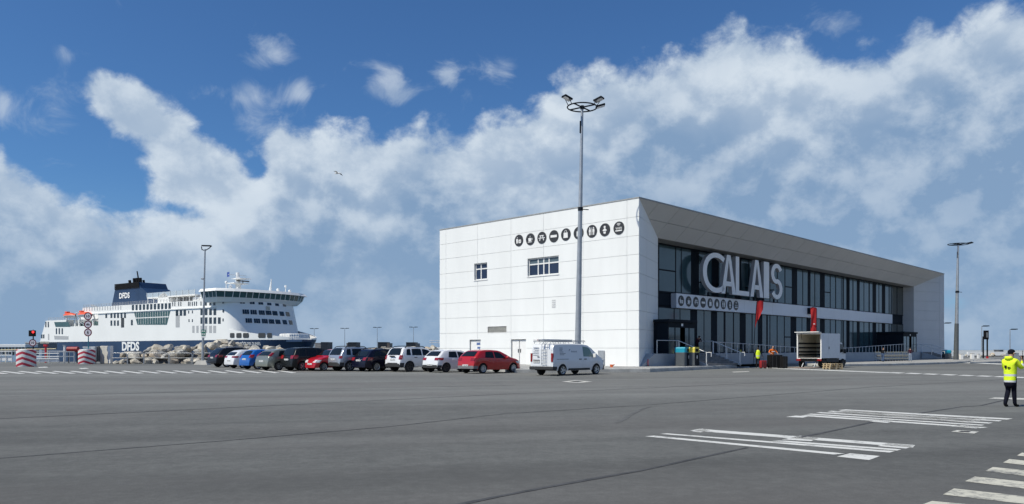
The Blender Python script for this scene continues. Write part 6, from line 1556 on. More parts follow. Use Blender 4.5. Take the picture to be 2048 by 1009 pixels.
# ------------------------------------------------------------------ far boxes behind the cars, sea wall on the right
for k, (x0, x1, y0, y1, mcol, lab) in enumerate(((629.5, 641.3, 686, 695.5, (.34, .31, .28), 'brownish grey container beyond the rocks, beside the ferry bow'), (641.6, 656, 684.6, 695.5, (.025, .032, .045), 'dark blue container beyond the rocks, beside the ferry bow'),
        (692.8, 696, 686.3, 695.5, (.16, .14, .125), 'narrow brown container end beyond the silver SUV'), (696.2, 713, 684.8, 695.5, (.02, .025, .032), 'dark container standing beyond the silver SUV'),
        (755.5, 773.8, 684.6, 697.5, (.02, .025, .032), 'dark container standing beyond the navy estate car'), (774, 779, 686.6, 697.5, (.16, .13, .11), 'narrow brown container end beyond the navy estate car'),
        (812, 831, 685, 697.5, (.02, .025, .032), 'dark container standing beyond the white SUV'), (831.2, 835.4, 687, 697.5, (.11, .115, .12), 'narrow grey container end beyond the white SUV'))):
    Y = 240; a = at(x0, y1, Y); c = at(x1, y0, Y); t = thing('container', lab, 'container', ((a.x + c.x) / 2, Y, .2), 0, 'containers beyond the rocks'); w = (c.x - a.x) / 2; h = c.z - .2
    mm = mat('container paint', mcol, .6, var=.15); mb = MB(); mb.box(-w, w, .1, 6, .15, h - .05)
    n = max(2, int(w * 2 / .3))
    for i in range(n): xx = -w + .05 + i * (2 * w - .1) / n; mb.box(xx, xx + .14, .04, .1, .2, h - .15)
    mb.build('body', mm, t); mb = MB(); mb.box(-w - .03, w + .03, -.02, 6.02, h - .16, h); mb.box(-w - .03, w + .03, -.02, 6.02, 0, .2); mb.build('frame', mm, t)
mb = MB(); mb.box(-60, 60, 300, 306, -4, .9); struct(mb.build('far_quay', M['conc']))
a, c = at(862, 696, 150), at(882, 684, 150); t = thing('boarding_bridge', 'white boarding bridge with railings peeping out behind the left corner of the terminal', 'bridge', (a.x, 150, .2), 0)
mb = MB(); mb.bbox(0, 4.2, 0, 2, .8, 2.0, .1); mb.build('deck', M['ship_white'], t)
mb = MB()
for z in (2.9, 3.3): mb.tube([(-.3, 0, z), (4.2, 0, z)], .06, 5)
for i in range(4): mb.tube([(.2 + i * 1.2, 0, 2.0), (.2 + i * 1.2, 0, 3.3)], .05, 5)
mb.build('railing', M['rail'], t)
for xx in (.5, 3.4): mb = MB(); mb.box(xx, xx + .4, .6, 1.2, -.2, .8); mb.build('pier', M['conc'], t)
# low white wall on the right, running on out of the picture, and the long breakwater behind it
mb = MB(); mb.box(99.5, 330, 168, 168.5, .2, 1.25); mb.mat(1); mb.box(99.5, 330, 167.98, 168, .2, .42); tag(mb.build('boundary_wall', [M['white'], M['dark']]), 'long low white boundary wall with a dark foot, behind the guard', 'wall')
mb = MB(); mb.box(130, 1500, 420, 428, -4, 1.45); tag(mb.build('breakwater', mat('breakwater white', (.72, .72, .70), .8)), 'long white breakwater along the sea horizon at the right', 'breakwater')
t, w, h = boxthing('kiosk', 'small grey box on the white wall left of the guard', 'box', 1999, 2007, 700.5, 706, 170, 2, M['greyplastic'], 'body'); mb = MB(); mb.box(-w - .1, w + .1, -.1, 2.1, h, h + .1); mb.build('roof', M['galv'], t)
t, w, h = boxthing('wall_cabinet', 'grey metal cabinet half hidden behind the guard', 'cabinet', 2016, 2038, 706, 716.5, 140, .6, M['galv'], 'housing'); mb = MB(); mb.box(-w + .1, w * .0, -.02, -.001, .1, h - .1); mb.build('door', M['greyplastic'], t)
for x0, x1, y0, y1, lab in ((1921.2, 1927, 709, 722.3, 'white square bollard nearest the terminal mast'), (1943, 1949, 708, 721, 'white square bollard midway to the totem sign'), (1956.5, 1960, 709, 719, 'white square bollard beside the totem sign')):
    t, w, h = boxthing('bollard', lab, 'bollard', x0, x1, y0, y1, 1.45 * F / (y1 - HY), .4, M['white'], 'shaft', 'white square bollards', .04); mb = MB(); mb.bbox(-w - .02, w + .02, -.02, .42, h, h + .05, .02); mb.build('cap', M['conc'], t)
for a_, b_ in ((1927, 1943), (1949, 1956.5)):
    pass
Y = 128; t = thing('totem_sign', 'black totem sign board on two posts at the right', 'sign', at(1970.5, 717.4, Y)); k = Y / F
mb = MB(); mb.bbox(-3.2 * k, 6.4 * k, -.12, .12, 38 * k, 56 * k, .05); mb.build('board', M['black'], t)
mb = MB(); mb.box(1.0 * k, 4.8 * k, -.135, -.121, 42 * k, 52 * k); mb.build('panel', M['greyplastic'], t)
for xx in (-4.0, 4.0): mb = MB(); mb.box((xx - .9) * k, (xx + .9) * k, -.1, .1, 0, 44 * k); mb.build('post', M['black'], t)
mb = MB(); mb.box(3 * k, 5.2 * k, -.2, .2, 0, 4 * k); mb.build('foot', M['red'], t)
Y = 120; t = thing('bin', 'teal bin beside the far steps at the right end of the terminal', 'bin', at(1894, 716, 103)); t.location.z = .46
mb = MB(); mb.bbox(-.5, .45, -.3, .3, .0, .72, .03); mb.build('body', M['bin'], t); mb = MB(); mb.bbox(-.52, .47, -.32, .32, .722, 1.2, .15); mb.build('hood', M['teal'], t)

# ------------------------------------------------------------------ bins, posts, flags, luggage
def bin_(px, py, label, hood, w, rz):
    Y = 57.2; p = at(px, py, Y); p.z = PZ + .001; t = thing('bin', label, 'bin', p, rz)
    mb = MB(); mb.bbox(-w, w, -.42, .42, 0, 1.0, .025); mb.build('body', M['bin'], t)
    mb = MB(); mb.prism([(-.42, 1.002), (.42, 1.002), (.42, 1.25)] + [(.30 + .12 * cos(q), 1.28 + .12 * sin(q)) for q in (.3, .8, 1.3)] + [(-.30 - .12 * cos(q), 1.28 + .12 * sin(q)) for q in (1.3, .8, .3)] + [(-.42, 1.25)], 2 * w, MX((-w, 0, 0), (0, 1, 0), (0, 0, 1), (1, 0, 0))); mb.build('hood', hood, t, fix=True)
    mb = MB(); mb.box(w * .999, w + .012, -.34, .34, .06, .96); mb.build('door', M['dark'], t)
    mb = MB(); mb.box(w - .02, w + .004, -.26, .26, 1.05, 1.28); mb.build('opening', M['black'], t)
    mb = MB(); mb.box(w + .013, w + .016, -.08, .05, .55, .78); mb.build('sticker', M['white'], t)
    return t
bin_(1366, 729.6, 'grey litter bin with a teal hood at the foot of the entrance steps', M['teal'], .46, radians(-38))
bin_(1384, 728.2, 'dark litter bin with a yellow hood, right beside the teal one', M['yellow'], .40, radians(-38))
p = gnd(1481, 733); t = thing('bollard_post', 'slim white post with a yellow tip at the foot of the entrance steps', 'post', p); h = 33 / F * p.y
mb = MB(); mb.tube([(0, 0, 0), (0, 0, h * .82)], .065, 10); mb.build('shaft', M['white'], t); mb = MB(); mb.tube([(0, 0, h * .821), (0, 0, h)], .067, 10); mb.build('tip', M['yellow'], t)
p = at(1296, 733, 1.2 * F / 33); p.z = PZ; t = thing('marker_stake', 'thin red stake on the pavement in front of the terminal corner', 'stake', p); mb = MB(); mb.box(-.03, .03, -.03, .03, 0, .52); mb.build('shaft', M['red'], t); mb = MB(); mb.lathe([(.12, 0), (.1, .05)], 10); mb.build('foot', M['dark'], t)
p = at(1223, 735, 1.2 * F / 35); p.z = PZ; t = thing('traffic_cone', 'small toppled orange cone at the foot of the white wall right of the van', 'cone', p, .6); t.scale = (.7, .7, .7)
Mc = Matrix.Translation((0, 0, .12)) @ Matrix.Rotation(radians(70), 4, 'Y'); mb = MB(); mb.lathe([(.13, 0), (.025, .42)], 14, Mc); mb.build('body', M['orange'], t, smooth=40); mb = MB(); mb.box(-.17, .17, -.17, .17, -.03, .0, Mc); mb.build('base', M['orange'], t)
def flag(px, Y, z0, ytop, label, w, yb, lean):
    X = (px - CX) / F * Y; t = thing('feather_flag', label, 'flag', (X, Y, z0), 0, 'red feather flags'); H = CZ + (HY - ytop) / F * Y - z0; hb = CZ + (HY - yb) / F * Y - z0
    pole = [(lean * (z / H) ** 2, 0, z) for z in [H * i / 10 for i in range(11)]]; top = pole[-1]
    arc = [(top[0] + w * .25, 0, H + .10), (top[0] + w * .7, 0, H + .14), (top[0] + w, 0, H + .06)]
    mb = MB(); mb.tube(pole + arc, .025, 6); mb.build('pole', M['dark'], t)
    mb = MB(); L = []; n = 16
    for i in range(n + 1):
        q = i / n; z = hb + (H + .08 - hb) * q; x0 = lean * (min(z, H) / H) ** 2; ww = w * (1 if (q > .72 or w < 0) else max(.04, (q / .72) ** 1.1)) * (.96 + .04 * q); zz = .0
        L.append([(x0 + ww * j / 6, .07 * sin(j * 1.1 + i * .5) * (j / 6), z + (.06 * (j / 6) * (q > .9)) - .2 * (j / 6) * (1 - q)) for j in range(7)])
    mb.grid(L); mb.build('banner', M['redcloth'], t, smooth=60)
    mb = MB(); mb.lathe([(.35, 0), (.33, .07), (.04, .09)], 14); mb.build('foot', M['dark'], t)
    return t
M['redcloth'] = mat('red banner cloth', (.62, .03, .035), .7, var=.06)
nt_ = M['redcloth'].node_tree; b_ = nt_.nodes['Principled BSDF']; tl = nt_.nodes.new('ShaderNodeBsdfTranslucent'); tl.inputs[0].default_value = (.75, .05, .04, 1); mxs = nt_.nodes.new('ShaderNodeMixShader'); mxs.inputs[0].default_value = .45
nt_.links.new(b_.outputs[0], mxs.inputs[1]); nt_.links.new(tl.outputs[0], mxs.inputs[2]); nt_.links.new(mxs.outputs[0], nt_.nodes['Material Output'].inputs[0])
flag(1507.5, 63.5, .25, 604.5, 'red feather flag on a leaning pole beside the man in the yellow vest', .58, 652, .25)
f2 = flag(1632.5, 69.0, .25, 618, 'red feather flag standing behind the open box truck', -.52, 668, .04)
mb = MB(); mb.box(-.30, -.14, -.10, -.085, 3.72, 3.80); mb.build('banner_print', M['white'], f2)
mb = MB(); u, z = B.onv(1618.5, 623, 3.2); mb.bbox(u - .55, u + .35, 2.7, 3.196, z - .3, z + .35, .03); mb.build('camera_housing', M['dark'], bld)
def case(px, py, label, w, d, h, m, rz=.3, handle=False, lean=0):
    p = gnd(px, py); t = thing('suitcase', label, 'luggage', p, rz)
    mb = MB(); mb.bbox(-w / 2, w / 2, -d / 2, d / 2, .05, h, .06); mb.build('shell', m, t, smooth=40)
    mb = MB(); 
    for x in (-w * .3, 0, w * .3): mb.box(x - .015, x + .015, -d / 2 - .012, d / 2 + .012, .08, h - .06)
    mb.build('ribs', M['plastic'], t)
    for sx_ in (-1, 1):
        for sy in (-1, 1): mb = MB(); mb.tube([(sx_ * w * .38 - .03, sy * d * .3, .05), (sx_ * w * .38 + .03, sy * d * .3, .05)], .05, 10); mb.build('wheel', M['rubber'], t)
    mb = MB(); hz = .35 if handle else .05; y = d * .3
    mb.tube([(-w * .2, y, h - .02), (-w * .2, y, h + hz), (w * .2, y, h + hz), (w * .2, y, h - .02)], .014, 6); mb.build('handle', M['plastic'], t); return t
case(1526, 737.4, 'red suitcase with a pulled-out handle beside the man in the yellow vest', .50, .30, .62, M['redcloth2'] if 'redcloth2' in M else mat('red suitcase', (.30, .018, .022), .6), .3, True)
case(1549.5, 737.2, 'huge black flight case in front of the man in orange', 1.05, .55, 1.05, M['black'], .15)
case(1567.5, 737.4, 'narrow black case right of the huge flight case', .42, .5, .95, M['black'], .2)
# stack of pallets
p = gnd(1671, 739.3); st = p.copy()
WD = mat('pallet wood', (.52, .40, .24), .85, var=.2, scale=4, aniso=(1, 6, 6)); 
def pallet(z, rz, label):
    t = thing('pallet', label, 'pallet', (st.x, st.y + .5, gz(st.y) + z), rz, 'pallets beside the truck')
    mb = MB()
    for i in range(5): y = -.4 + i * .175; mb.box(-.6, .6, y, y + .12, .122, .144)
    mb.build('deck', WD, t); mb = MB()
    for y in (-.4, -.05, .26): 
        mb.box(-.6, .6, y, y + .1, 0, .022)
        for x in (-.6, -.07, .46): mb.box(x, x + .14, y, y + .1, .022, .1)
    for x in (-.6, -.07, .46): mb.box(x, x + .14, -.4, .42, .1, .122)
    mb.build('blocks', WD, t); return t
for k, l in enumerate(('bottom pallet of the stack beside the box truck', 'middle pallet of the stack beside the box truck', 'topmost pallet of the stack beside the box truck')): pallet(.146 * k, radians(18 + 3 * k), l)

# ------------------------------------------------------------------ open box truck
def truck():
    p = gnd(1648, 736.6); head = radians(43); R = Matrix.Rotation(head, 3, 'Z'); o = p - R @ Vector((.55, -.95, 0))
    t = thing('box_truck', 'box truck with its rear wide open and the tail lift lowered, beside the pallets', 'truck', (o.x, o.y, p.z), head)
    W_, L_, z0, z1 = 1.0, 3.3, .78, 2.76; w = .05
    tw = mat('truck white', (.70, .71, .73), .35, var=.03)
    mb = MB(); mb.box(0, L_, -W_, -W_ + w, z0, z1); mb.box(0, L_, W_ - w, W_, z0, z1); mb.box(0, L_, -W_ + w, W_ - w, z1 - w, z1 + .003); mb.box(L_ - w, L_, -W_ + w, W_ - w, z0, z1 - w); bx = mb.build('box_body', tw, t)
    inn = mat('box lining', (.74, .70, .58), .7, var=.06); mb = MB()
    mb.box(.06, L_ - w - .004, W_ - w - .02, W_ - w - .003, z0 + .06, z1 - w - .01); mb.box(.06, L_ - w - .004, -W_ + w + .003, -W_ + w + .02, z0 + .06, z1 - w - .01); mb.box(L_ - w - .03, L_ - w - .005, -W_ + w + .021, W_ - w - .021, z0 + .06, z1 - w - .01)
    mb.box(.06, L_ - w - .031, -W_ + w + .021, W_ - w - .021, z1 - w - .03, z1 - w - .011); mb.build('lining', inn, bx)
    mb = MB(); mb.box(.02, L_ - w - .04, -W_ + w + .03, W_ - w - .03, z0, z0 + .05); mb.build('floor', mat('box floor', (.10, .075, .05), .8), bx)
    mb = MB(); sl = M['plastic']
    for z in (.98, 1.22, 1.55, 1.90):
        mb.box(.08, L_ - w - .05, W_ - w - .05, W_ - w - .021, z, z + .13); mb.box(L_ - w - .06, L_ - w - .031, -W_ + w + .03, W_ - w - .06, z, z + .13)
    mb.build('load_rails', sl, bx)
    mb = MB(); mb.box(L_ - .5, L_ - w - .07, -.88, -.45, 1.8, 2.5); mb.build('locker', mat('locker wood', (.25, .18, .10), .7), bx)
    fr = MB(); fr.box(-.04, 0, -W_ - .02, -W_ + .07, z0 - .05, z1 + .02); fr.box(-.04, 0, W_ - .07, W_ + .02, z0 - .05, z1 + .02); fr.box(-.04, 0, -W_ + .07, W_ - .07, z1 - .07, z1 + .02); fr.box(-.04, 0, -W_ + .07, W_ - .07, z0 - .05, z0 + .02); fr.build('rear_frame', M['white'], t)
    mb = MB(); Mx = Matrix.Translation((0, 0, z1 + .03)) @ Matrix.Rotation(radians(4), 4, 'Y'); mb.bbox(-.5, .0, -W_, W_, 0, .06, .02, Mx); mb.build('rear_flap', M['white'], t)
    mb = MB(); mb.tube([(-.35, .5, z1 + .03), (.1, .65, z1 - .5)], .02, 5); mb.build('gas_strut', M['plastic'], t)
    mb = MB(); mb.box(1.2, 1.75, -W_ - .012, -W_ - .001, z0 + .12, z1 - .2); mb.mat(1); mb.box(1.25, 1.35, -W_ - .03, -W_ - .012, 1.5, 1.7); mb.build('side_door', [tw, M['plastic']], t)
    mb = MB(); mb.box(-.1, L_ + .2, -.7, .7, .52, .76); mb.build('chassis', M['black'], t)
    mb = MB(); mb.box(1.0, 3.2, -.96, -.9, .45, .72); mb.build('side_guard', M['plastic'], t)
    for s in (-1, 1):
        mb = MB(); y0, y1 = sorted((s * .62, s * 1.04)); mb.bbox(-.10, -.02, y0, y1, .56, .72, .02); mb.build('tail_lamp', M['red_light'], t)
        wheel(t, .55, s * .9, .36, .22, s, True); wheel(t, 3.95, s * .9, .36, .22, s, True)
    mb = MB(); mb.box(-.06, -.02, -.3, .3, .5, .6); mb.build('number_plate', M['plate'], t)
    # cab
    prof = [(3.38, .62), (4.55, .62), (4.62, .8), (4.58, 1.15), (4.35, 1.3), (4.0, 1.95), (3.8, 2.05), (3.38, 2.05)]
    mb = MB(); mb.prism(prof, 1.8, MX((0, .90, 0), (1, 0, 0), (0, 0, 1), (0, -1, 0))); cab = mb.build('cab', tw, t, fix=True)
    mb = MB(); mb.prism([(3.45, 1.2), (4.32, 1.3), (4.0, 1.9), (3.45, 1.95)], 1.815, MX((0, .9075, 0), (1, 0, 0), (0, 0, 1), (0, -1, 0))); mb.build('cab_window', M['carglass'], cab, fix=True)
    mb = MB(); mb.bbox(4.05, 4.18, -1.14, -.94, 1.15, 1.5, .04); mb.build('mirror', M['plastic'], cab)
    mb = MB(); mb.bbox(4.35, 4.68, -.9, .9, .3, .62, .05); mb.build('bumper', M['plastic'], t)
    # lowered tail lift
    mb = MB(); mb.add([(-1.9, -.98, .03), (-.25, -.98, .06), (-.25, .98, .06), (-1.9, .98, .03), (-1.9, -.98, .015), (-.25, -.98, .02), (-.25, .98, .02), (-1.9, .98, .015)], [(0, 1, 2, 3), (4, 7, 6, 5), (0, 4, 5, 1), (3, 2, 6, 7), (0, 3, 7, 4), (1, 5, 6, 2)]); mb.build('tail_lift', mat('lift plate', (.26, .20, .17), .8, var=.2), t)
    mb = MB()
    for y in (-.5, .5): mb.tube([(.2, y, .6), (-.25, y, .06)], .04, 6)
    mb.build('lift_arm', M['galv'], t)
truck()

# luggage trolleys
M['trolley'] = mat('trolley tube', (.20, .21, .19), .6, .0, var=.15)
def trolley():
    t = thing('luggage_trolley', 'silver luggage trolley nested in the row in front of the far entrance', 'trolley', (0, 0, 0), 0, 'nested luggage trolleys')
    mb = MB(); r = .018
    for y in (-.28, .28): mb.tube([(-.45, y, .98), (-.38, y, .3), (.5, y * .75, .22)], r, 5)
    mb.tube([(-.45, -.28, .98), (-.45, .28, .98)], .03, 6); mb.tube([(.5, -.21, .22), (.5, .21, .22)], r, 5)
    for k in range(4): mb.tube([(-.3 + k * .22, -.25, .27), (-.3 + k * .22, .25, .27)], r * .8, 5)
    mb.tube([(-.41, -.28, .62), (-.1, -.26, .66), (-.1, .26, .66), (-.41, .28, .62)], r, 5); mb.build('frame', M['trolley'], t)
    for x, y in ((-.36, -.26), (-.36, .26), (.45, 0)): mb = MB(); mb.tube([(x, y - .02, .08), (x, y + .02, .08)], .08, 10); mb.build('wheel', M['rubber'], t)
    mb = MB(); mb.box(-.12, -.10, -.2, .2, .45, .66); mb.build('board', M['greyplastic'], t); return t
tr = trolley(); A = at(1757, 724, 83.0); C_ = at(1812, 723.4, 86.5)
for i in range(11):
    q = A.lerp(C_, i / 10); o = tr if i == 0 else dup(tr); o.location = (q.x, q.y, .461); o.rotation_euler = (0, 0, radians(52)); 

# gull
t = thing('gull', 'white gull with dark wing tips gliding in the sky left of the terminal', 'bird', at(675, 347, 60), 2.9); t.scale = (1.2, 1.2, 1.2)
mb = MB(); rows = []
for x, r in ((-.22, .004), (-.15, .03), (-.03, .055), (.08, .05), (.15, .032), (.19, .03), (.225, .012), (.245, .003)): rows.append([(x, r * cos(2 * pi * k / 8), r * .9 * sin(2 * pi * k / 8)) for k in range(8)])
mb.grid(rows, closed=True); mb.add([(-.2, 0, 0), (-.3, -.06, 0), (-.3, .06, 0)], [(0, 1, 2)]); mb.build('body', M['white'], t, smooth=60)
for s in (-1, 1):
    mb = MB(); mb.mat(0)
    pts = [((.08, s * .03, .02), (-.06, s * .03, .02)), ((.10, s * .22, .09), (-.05, s * .22, .09)), ((.05, s * .42, .05), (-.06, s * .42, .05)), ((-.05, s * .62, -.03), (-.08, s * .60, -.03))]
    mb.grid([[a, b] for a, b in pts[:3]]); mb.mat(1); mb.grid([[a, b] for a, b in pts[2:]]); mb.build('wing', [M['white'], M['black']], t)
# ------------------------------------------------------------------ people: one skinned body each, clothes as children
SKIN = mat('skin', (.42, .25, .18), .6, var=.06)
def cloth(name, c, rough=.9): return mat(name, c, rough, var=.18, scale=7, bump=.4, bscale=14, spec=.12)
def skin_mesh(name, verts, edges, root=0, sub=1):
    me = bpy.data.meshes.new(name); me.from_pydata([v[0] for v in verts], edges, []); o = bpy.data.objects.new(name, me); col.objects.link(o)
    o.modifiers.new('s', 'SKIN').use_smooth_shade = True
    for i, v in enumerate(verts):
        sv = me.skin_vertices[0].data[i]; r = v[1]; sv.radius = (r, r) if not isinstance(r, tuple) else r; sv.use_root = (i == root)
    ss = o.modifiers.new('u', 'SUBSURF'); ss.levels = sub; ss.render_levels = sub
    bpy.context.view_layer.update(); dg = bpy.context.evaluated_depsgraph_get(); out = bpy.data.meshes.new_from_object(o.evaluated_get(dg)); out.name = name
    bpy.data.objects.remove(o); bpy.data.meshes.remove(me); return out
J0 = dict(pelvis=(0, 0, .95), waist=(0, .0, 1.08), chest=(0, .0, 1.30), neck=(0, .0, 1.47), head=(0, .025, 1.60), crown=(0, .02, 1.685))
def person(label, loc, rz, height, pose, mats, group=None):
    """pose: joints for each side (1.75 m figure, x right, y ahead); mats: trousers, top, shoes, extras"""
    k = height / 1.75; t = thing('person', label, 'person', loc, rz, group); t.scale = (k, k, k)
    J = dict(J0); J.update(pose.get('body', {})); V = []; E = []; cls = []
    def add(p, r, c, par=None):
        V.append((Vector(p), r)); cls.append(c)
        if par is not None: E.append((par, len(V) - 1))
        return len(V) - 1
    pe = add(J['pelvis'], (.155, .125), 'leg'); wa = add(J['waist'], (.145, .11), 'top', pe); ch = add(J['chest'], (.175, .125), 'top', wa); ne = add(J['neck'], .058, 'skin', ch); he = add(J['head'], (.082, .098), 'skin', ne); add(J['crown'], (.062, .075), 'skin', he)
    for s, sd in ((-1, 'L'), (1, 'R')):
        q = pose[sd]; sh = add(q.get('sh', (s * .19, Vector(J['chest']).y, J['chest'][2] + .10)), .062, 'top', ch); el = add(q['el'], .046, 'top', sh); wr = add(q['wr'], .030, 'skin' if pose.get('bare') else 'top', el)
        w = Vector(q['wr']); d = (w - Vector(q['el'])).normalized(); hd = Vector(q.get('hd', d)).normalized(); side = hd.cross(Vector(q.get('pn', (s, 0, 0)))).normalized()
        pa = add(w + hd * .055, .028, 'skin', wr)
        for f, (off, ln) in enumerate(((-.030, .075), (-.010, .085), (.010, .08), (.030, .062))):
            b = w + hd * .09 + side * off; cu = Vector(q.get('pn', (s, 0, 0))).normalized() * -.018; a_ = add(b, .0095, 'skin', pa); m_ = add(b + hd * ln * .5 + cu * .4, .0085, 'skin', a_); add(b + hd * ln * .9 + cu * 1.7, .007, 'skin', m_)
        tb = add(w + hd * .055 - side * .045, .010, 'skin', pa); add(w + hd * .095 - side * .062, .008, 'skin', tb)
        hp = add(q.get('hip', (s * .09, J['pelvis'][1], J['pelvis'][2] - .08)), .105, 'leg', pe); kn = add(q['kn'], .076, 'leg', hp); cf = add(Vector(q['kn']).lerp(Vector(q['an']), .35), .072, 'leg', kn); an = add(q['an'], .056, 'leg', cf)
        td = Vector(q.get('toe', (s * .02, .19, -.05))); add(Vector(q['an']) + Vector((0, 0, -.035)) + td * .35, .045, 'shoe', an); add(Vector(q['an']) + td, .036, 'shoe', len(V) - 1)
    me = skin_mesh('body', V, E)
    for m in (mats['leg'], mats['top'], SKIN, mats.get('shoe', M['black'])): me.materials.append(m)
    idx = {'leg': 0, 'top': 1, 'skin': 2, 'shoe': 3}
    segs = [(V[a][0], V[b][0], cls[b]) for a, b in E]
    for p in me.polygons:
        c = p.center; best = (9, 'top')
        for a, b, cc in segs:
            ab = b - a; q = max(0, min(1, (c - a).dot(ab) / max(1e-9, ab.length_squared))); d = (c - (a + ab * q)).length
            if cc == 'skin' and c.z < J['neck'][2] - .04 and abs(c.x) < .15: d += .05
            if d < best[0]: best = (d, cc)
        p.material_index = idx[best[1]]; p.use_smooth = True
    # nose and ears belong to the body mesh
    bm = bmesh.new(); bm.from_mesh(me); H = Vector(J['head']); fx = Vector(pose.get('face', (0, 1, 0))).normalized(); rx = fx.cross(Vector((0, 0, 1))).normalized()
    for c, r in ((H + fx * .105 + Vector((0, 0, -.01)), .016), (H + rx * .088, .022), (H - rx * .088, .022)):
        ret = bmesh.ops.create_uvsphere(bm, u_segments=8, v_segments=6, radius=r, matrix=Matrix.Translation(c))
        for f in {f for v in ret['verts'] for f in v.link_faces}: f.material_index = 2; f.smooth = True
    bm.to_mesh(me); bm.free()
    link('body', me, t)
    mb = MB(); mb.mat(0)
    for s in (-1, 1): mb.ball(H + fx * .093 + rx * .032 * s + Vector((0, 0, .012)), .011, n=8, m=5)
    mb.build('eyes', M['white'], t)
    if mats.get('hair'):
        mb = MB(); c = H + Vector((0, 0, .045)) - fx * .012; rows = []
        for i in range(7):
            a = -.35 + (pi / 2 + .35) * i / 6; rows.append([c + rx * (.093 * cos(a) * cos(2 * pi * q / 14)) + fx * (.104 * cos(a) * sin(2 * pi * q / 14)) + Vector((0, 0, .085 * sin(a) + (.03 if (sin(2 * pi * q / 14) > .3 and i < 2) else -.03 if i < 2 else 0))) for q in range(14)])
        mb.grid(rows, closed=True); mb.build(mats.get('hairname', 'hair'), mats['hair'], t, smooth=60)
    return t, J
def garment(t, name, verts, edges, ms, fn, sub=2):
    me = skin_mesh(name, verts, edges, 0, sub)
    for m in ms: me.materials.append(m)
    for p in me.polygons: p.material_index = fn(p.center); p.use_smooth = True
    return link(name, me, t)
HV = mat('fluorescent yellow cloth', (.72, .92, .02), .75, var=.10, scale=6, bump=.3, bscale=14); SIL = mat('reflective tape', (.58, .60, .62), .35, var=.08)
NAV = cloth('navy work cloth', (.007, .008, .016)); BLK = cloth('black cloth', (.014, .014, .016)); ORA = cloth('orange cloth', (.80, .17, .02)); DEN = cloth('denim', (.07, .11, .20)); PLU = cloth('plum cloth', (.055, .018, .03))
def st(s, kn=0.0, an=0.0, w=.11): return dict(kn=(s * (w - .01), kn, .50), an=(s * w, an, .085))

# guard in the yellow jacket, seen from behind, holding a radio up in front
g_ = gnd(2020.5, 814.0)
pose = dict(body=dict(head=(.02, .05, 1.60), crown=(.02, .035, 1.685)), face=(.5, .86, 0),
    L=dict(st(-1, .05, -.13, .085), el=(-.24, .16, 1.13), wr=(-.10, .36, 1.24), hd=(.6, .7, .25), pn=(0, .3, -1)),
    R=dict(st(1, .07, .10, .08), el=(.245, .16, 1.16), wr=(.17, .33, 1.36), hd=(-.15, .3, .95), pn=(.9, .3, 0)))
gp, J = person('person in a hi-vis yellow jacket and navy trousers, seen from behind, hands raised', g_, radians(-58), 1.62, pose, dict(leg=NAV, top=HV, hair=NAV, hairname='cap'))
v = [((0, -.01, .55), (.165, .15)), ((0, -.005, .72), (.178, .162)), ((0, 0, .98), (.182, .165)), ((0, 0, 1.24), (.19, .16)), ((0, -.005, 1.385), (.145, .13)), ((0, -.015, 1.475), (.098, .105)),
     ((-.165, 0, 1.365), .078), ((-.24, .16, 1.13), .068), ((-.13, .31, 1.20), .056), ((.165, 0, 1.365), .078), ((.245, .16, 1.16), .070), ((.20, .28, 1.29), .058)]
e = [(0, 1), (1, 2), (2, 3), (3, 4), (4, 5), (4, 6), (6, 7), (7, 8), (4, 9), (9, 10), (10, 11)]
def gm(c):
    if abs(c.x) < .235 and c.y < .2:
        if c.z < .745: return 2
        if .745 < c.z < .80 or .91 < c.z < .96: return 1
    if c.z > 1.455 and c.y < -.02: return 0
    ar = min((c - Vector((-.18, .24, 1.17))).length, (c - Vector((.225, .22, 1.225))).length)
    if ar < .085: return 1
    if (c - Vector((-.13, .31, 1.20))).length < .065 or (c - Vector((.20, .28, 1.29))).length < .06: return 2
    return 0
jk = garment(gp, 'jacket', v, e, [HV, SIL, NAV], gm)
v = [((-.10, -.06, 1.475), .05), ((-.05, -.125, 1.46), .062), ((.05, -.125, 1.46), .062), ((.10, -.06, 1.475), .05)]
garment(gp, 'hood', v, [(0, 1), (1, 2), (2, 3)], [HV], lambda c: 0)
mb = MB(); mb.bbox(-.085, -.025, -.180, -.158, 1.16, 1.24, .008); mb.box(.0, .08, -.180, -.158, 1.185, 1.20); mb.box(.0, .06, -.180, -.158, 1.155, 1.168); mb.build('back_emblem', NAV, jk)
rd = thing('radio', 'small black handheld radio with an aerial, held up by the guard in yellow', 'radio', gp.matrix_basis @ Vector((.14, .40, 1.45)), radians(-58)); k_ = 1.62 / 1.75
mb = MB(); mb.bbox(-.03, .03, -.02, .02, -.08, .08, .01); mb.build('case', M['black'], rd); mb = MB(); mb.tube([(.015, 0, .08), (.02, 0, .22)], .007, 6); mb.build('aerial', M['black'], rd)

# man in the yellow vest pulling the red suitcase
p = gnd(1516, 736.4)
pose = dict(face=(.3, .95, 0), L=dict(st(-1, .08, -.06), el=(-.27, -.04, 1.14), wr=(-.25, .06, .90)), R=dict(st(1, .0, .08), el=(.30, .03, 1.16), wr=(.36, .12, .95), hd=(.3, .3, -.9)))
vp, J = person('person in a yellow hi-vis vest and black trousers walking with the red suitcase', p, radians(-10), 1.68, pose, dict(leg=BLK, top=BLK, hair=mat('dark hair', (.02, .016, .014), .7)))
v = [((0, -.0, .72), (.18, .145)), ((0, 0, .95), (.185, .145)), ((0, 0, 1.28), (.215, .155)), ((0, -.005, 1.42), (.17, .125)), ((0, -.005, 1.50), (.10, .08))]
garment(vp, 'vest', v, [(0, 1), (1, 2), (2, 3), (3, 4)], [HV, SIL], lambda c: 1 if .98 < c.z < 1.03 or 1.16 < c.z < 1.21 else 0)
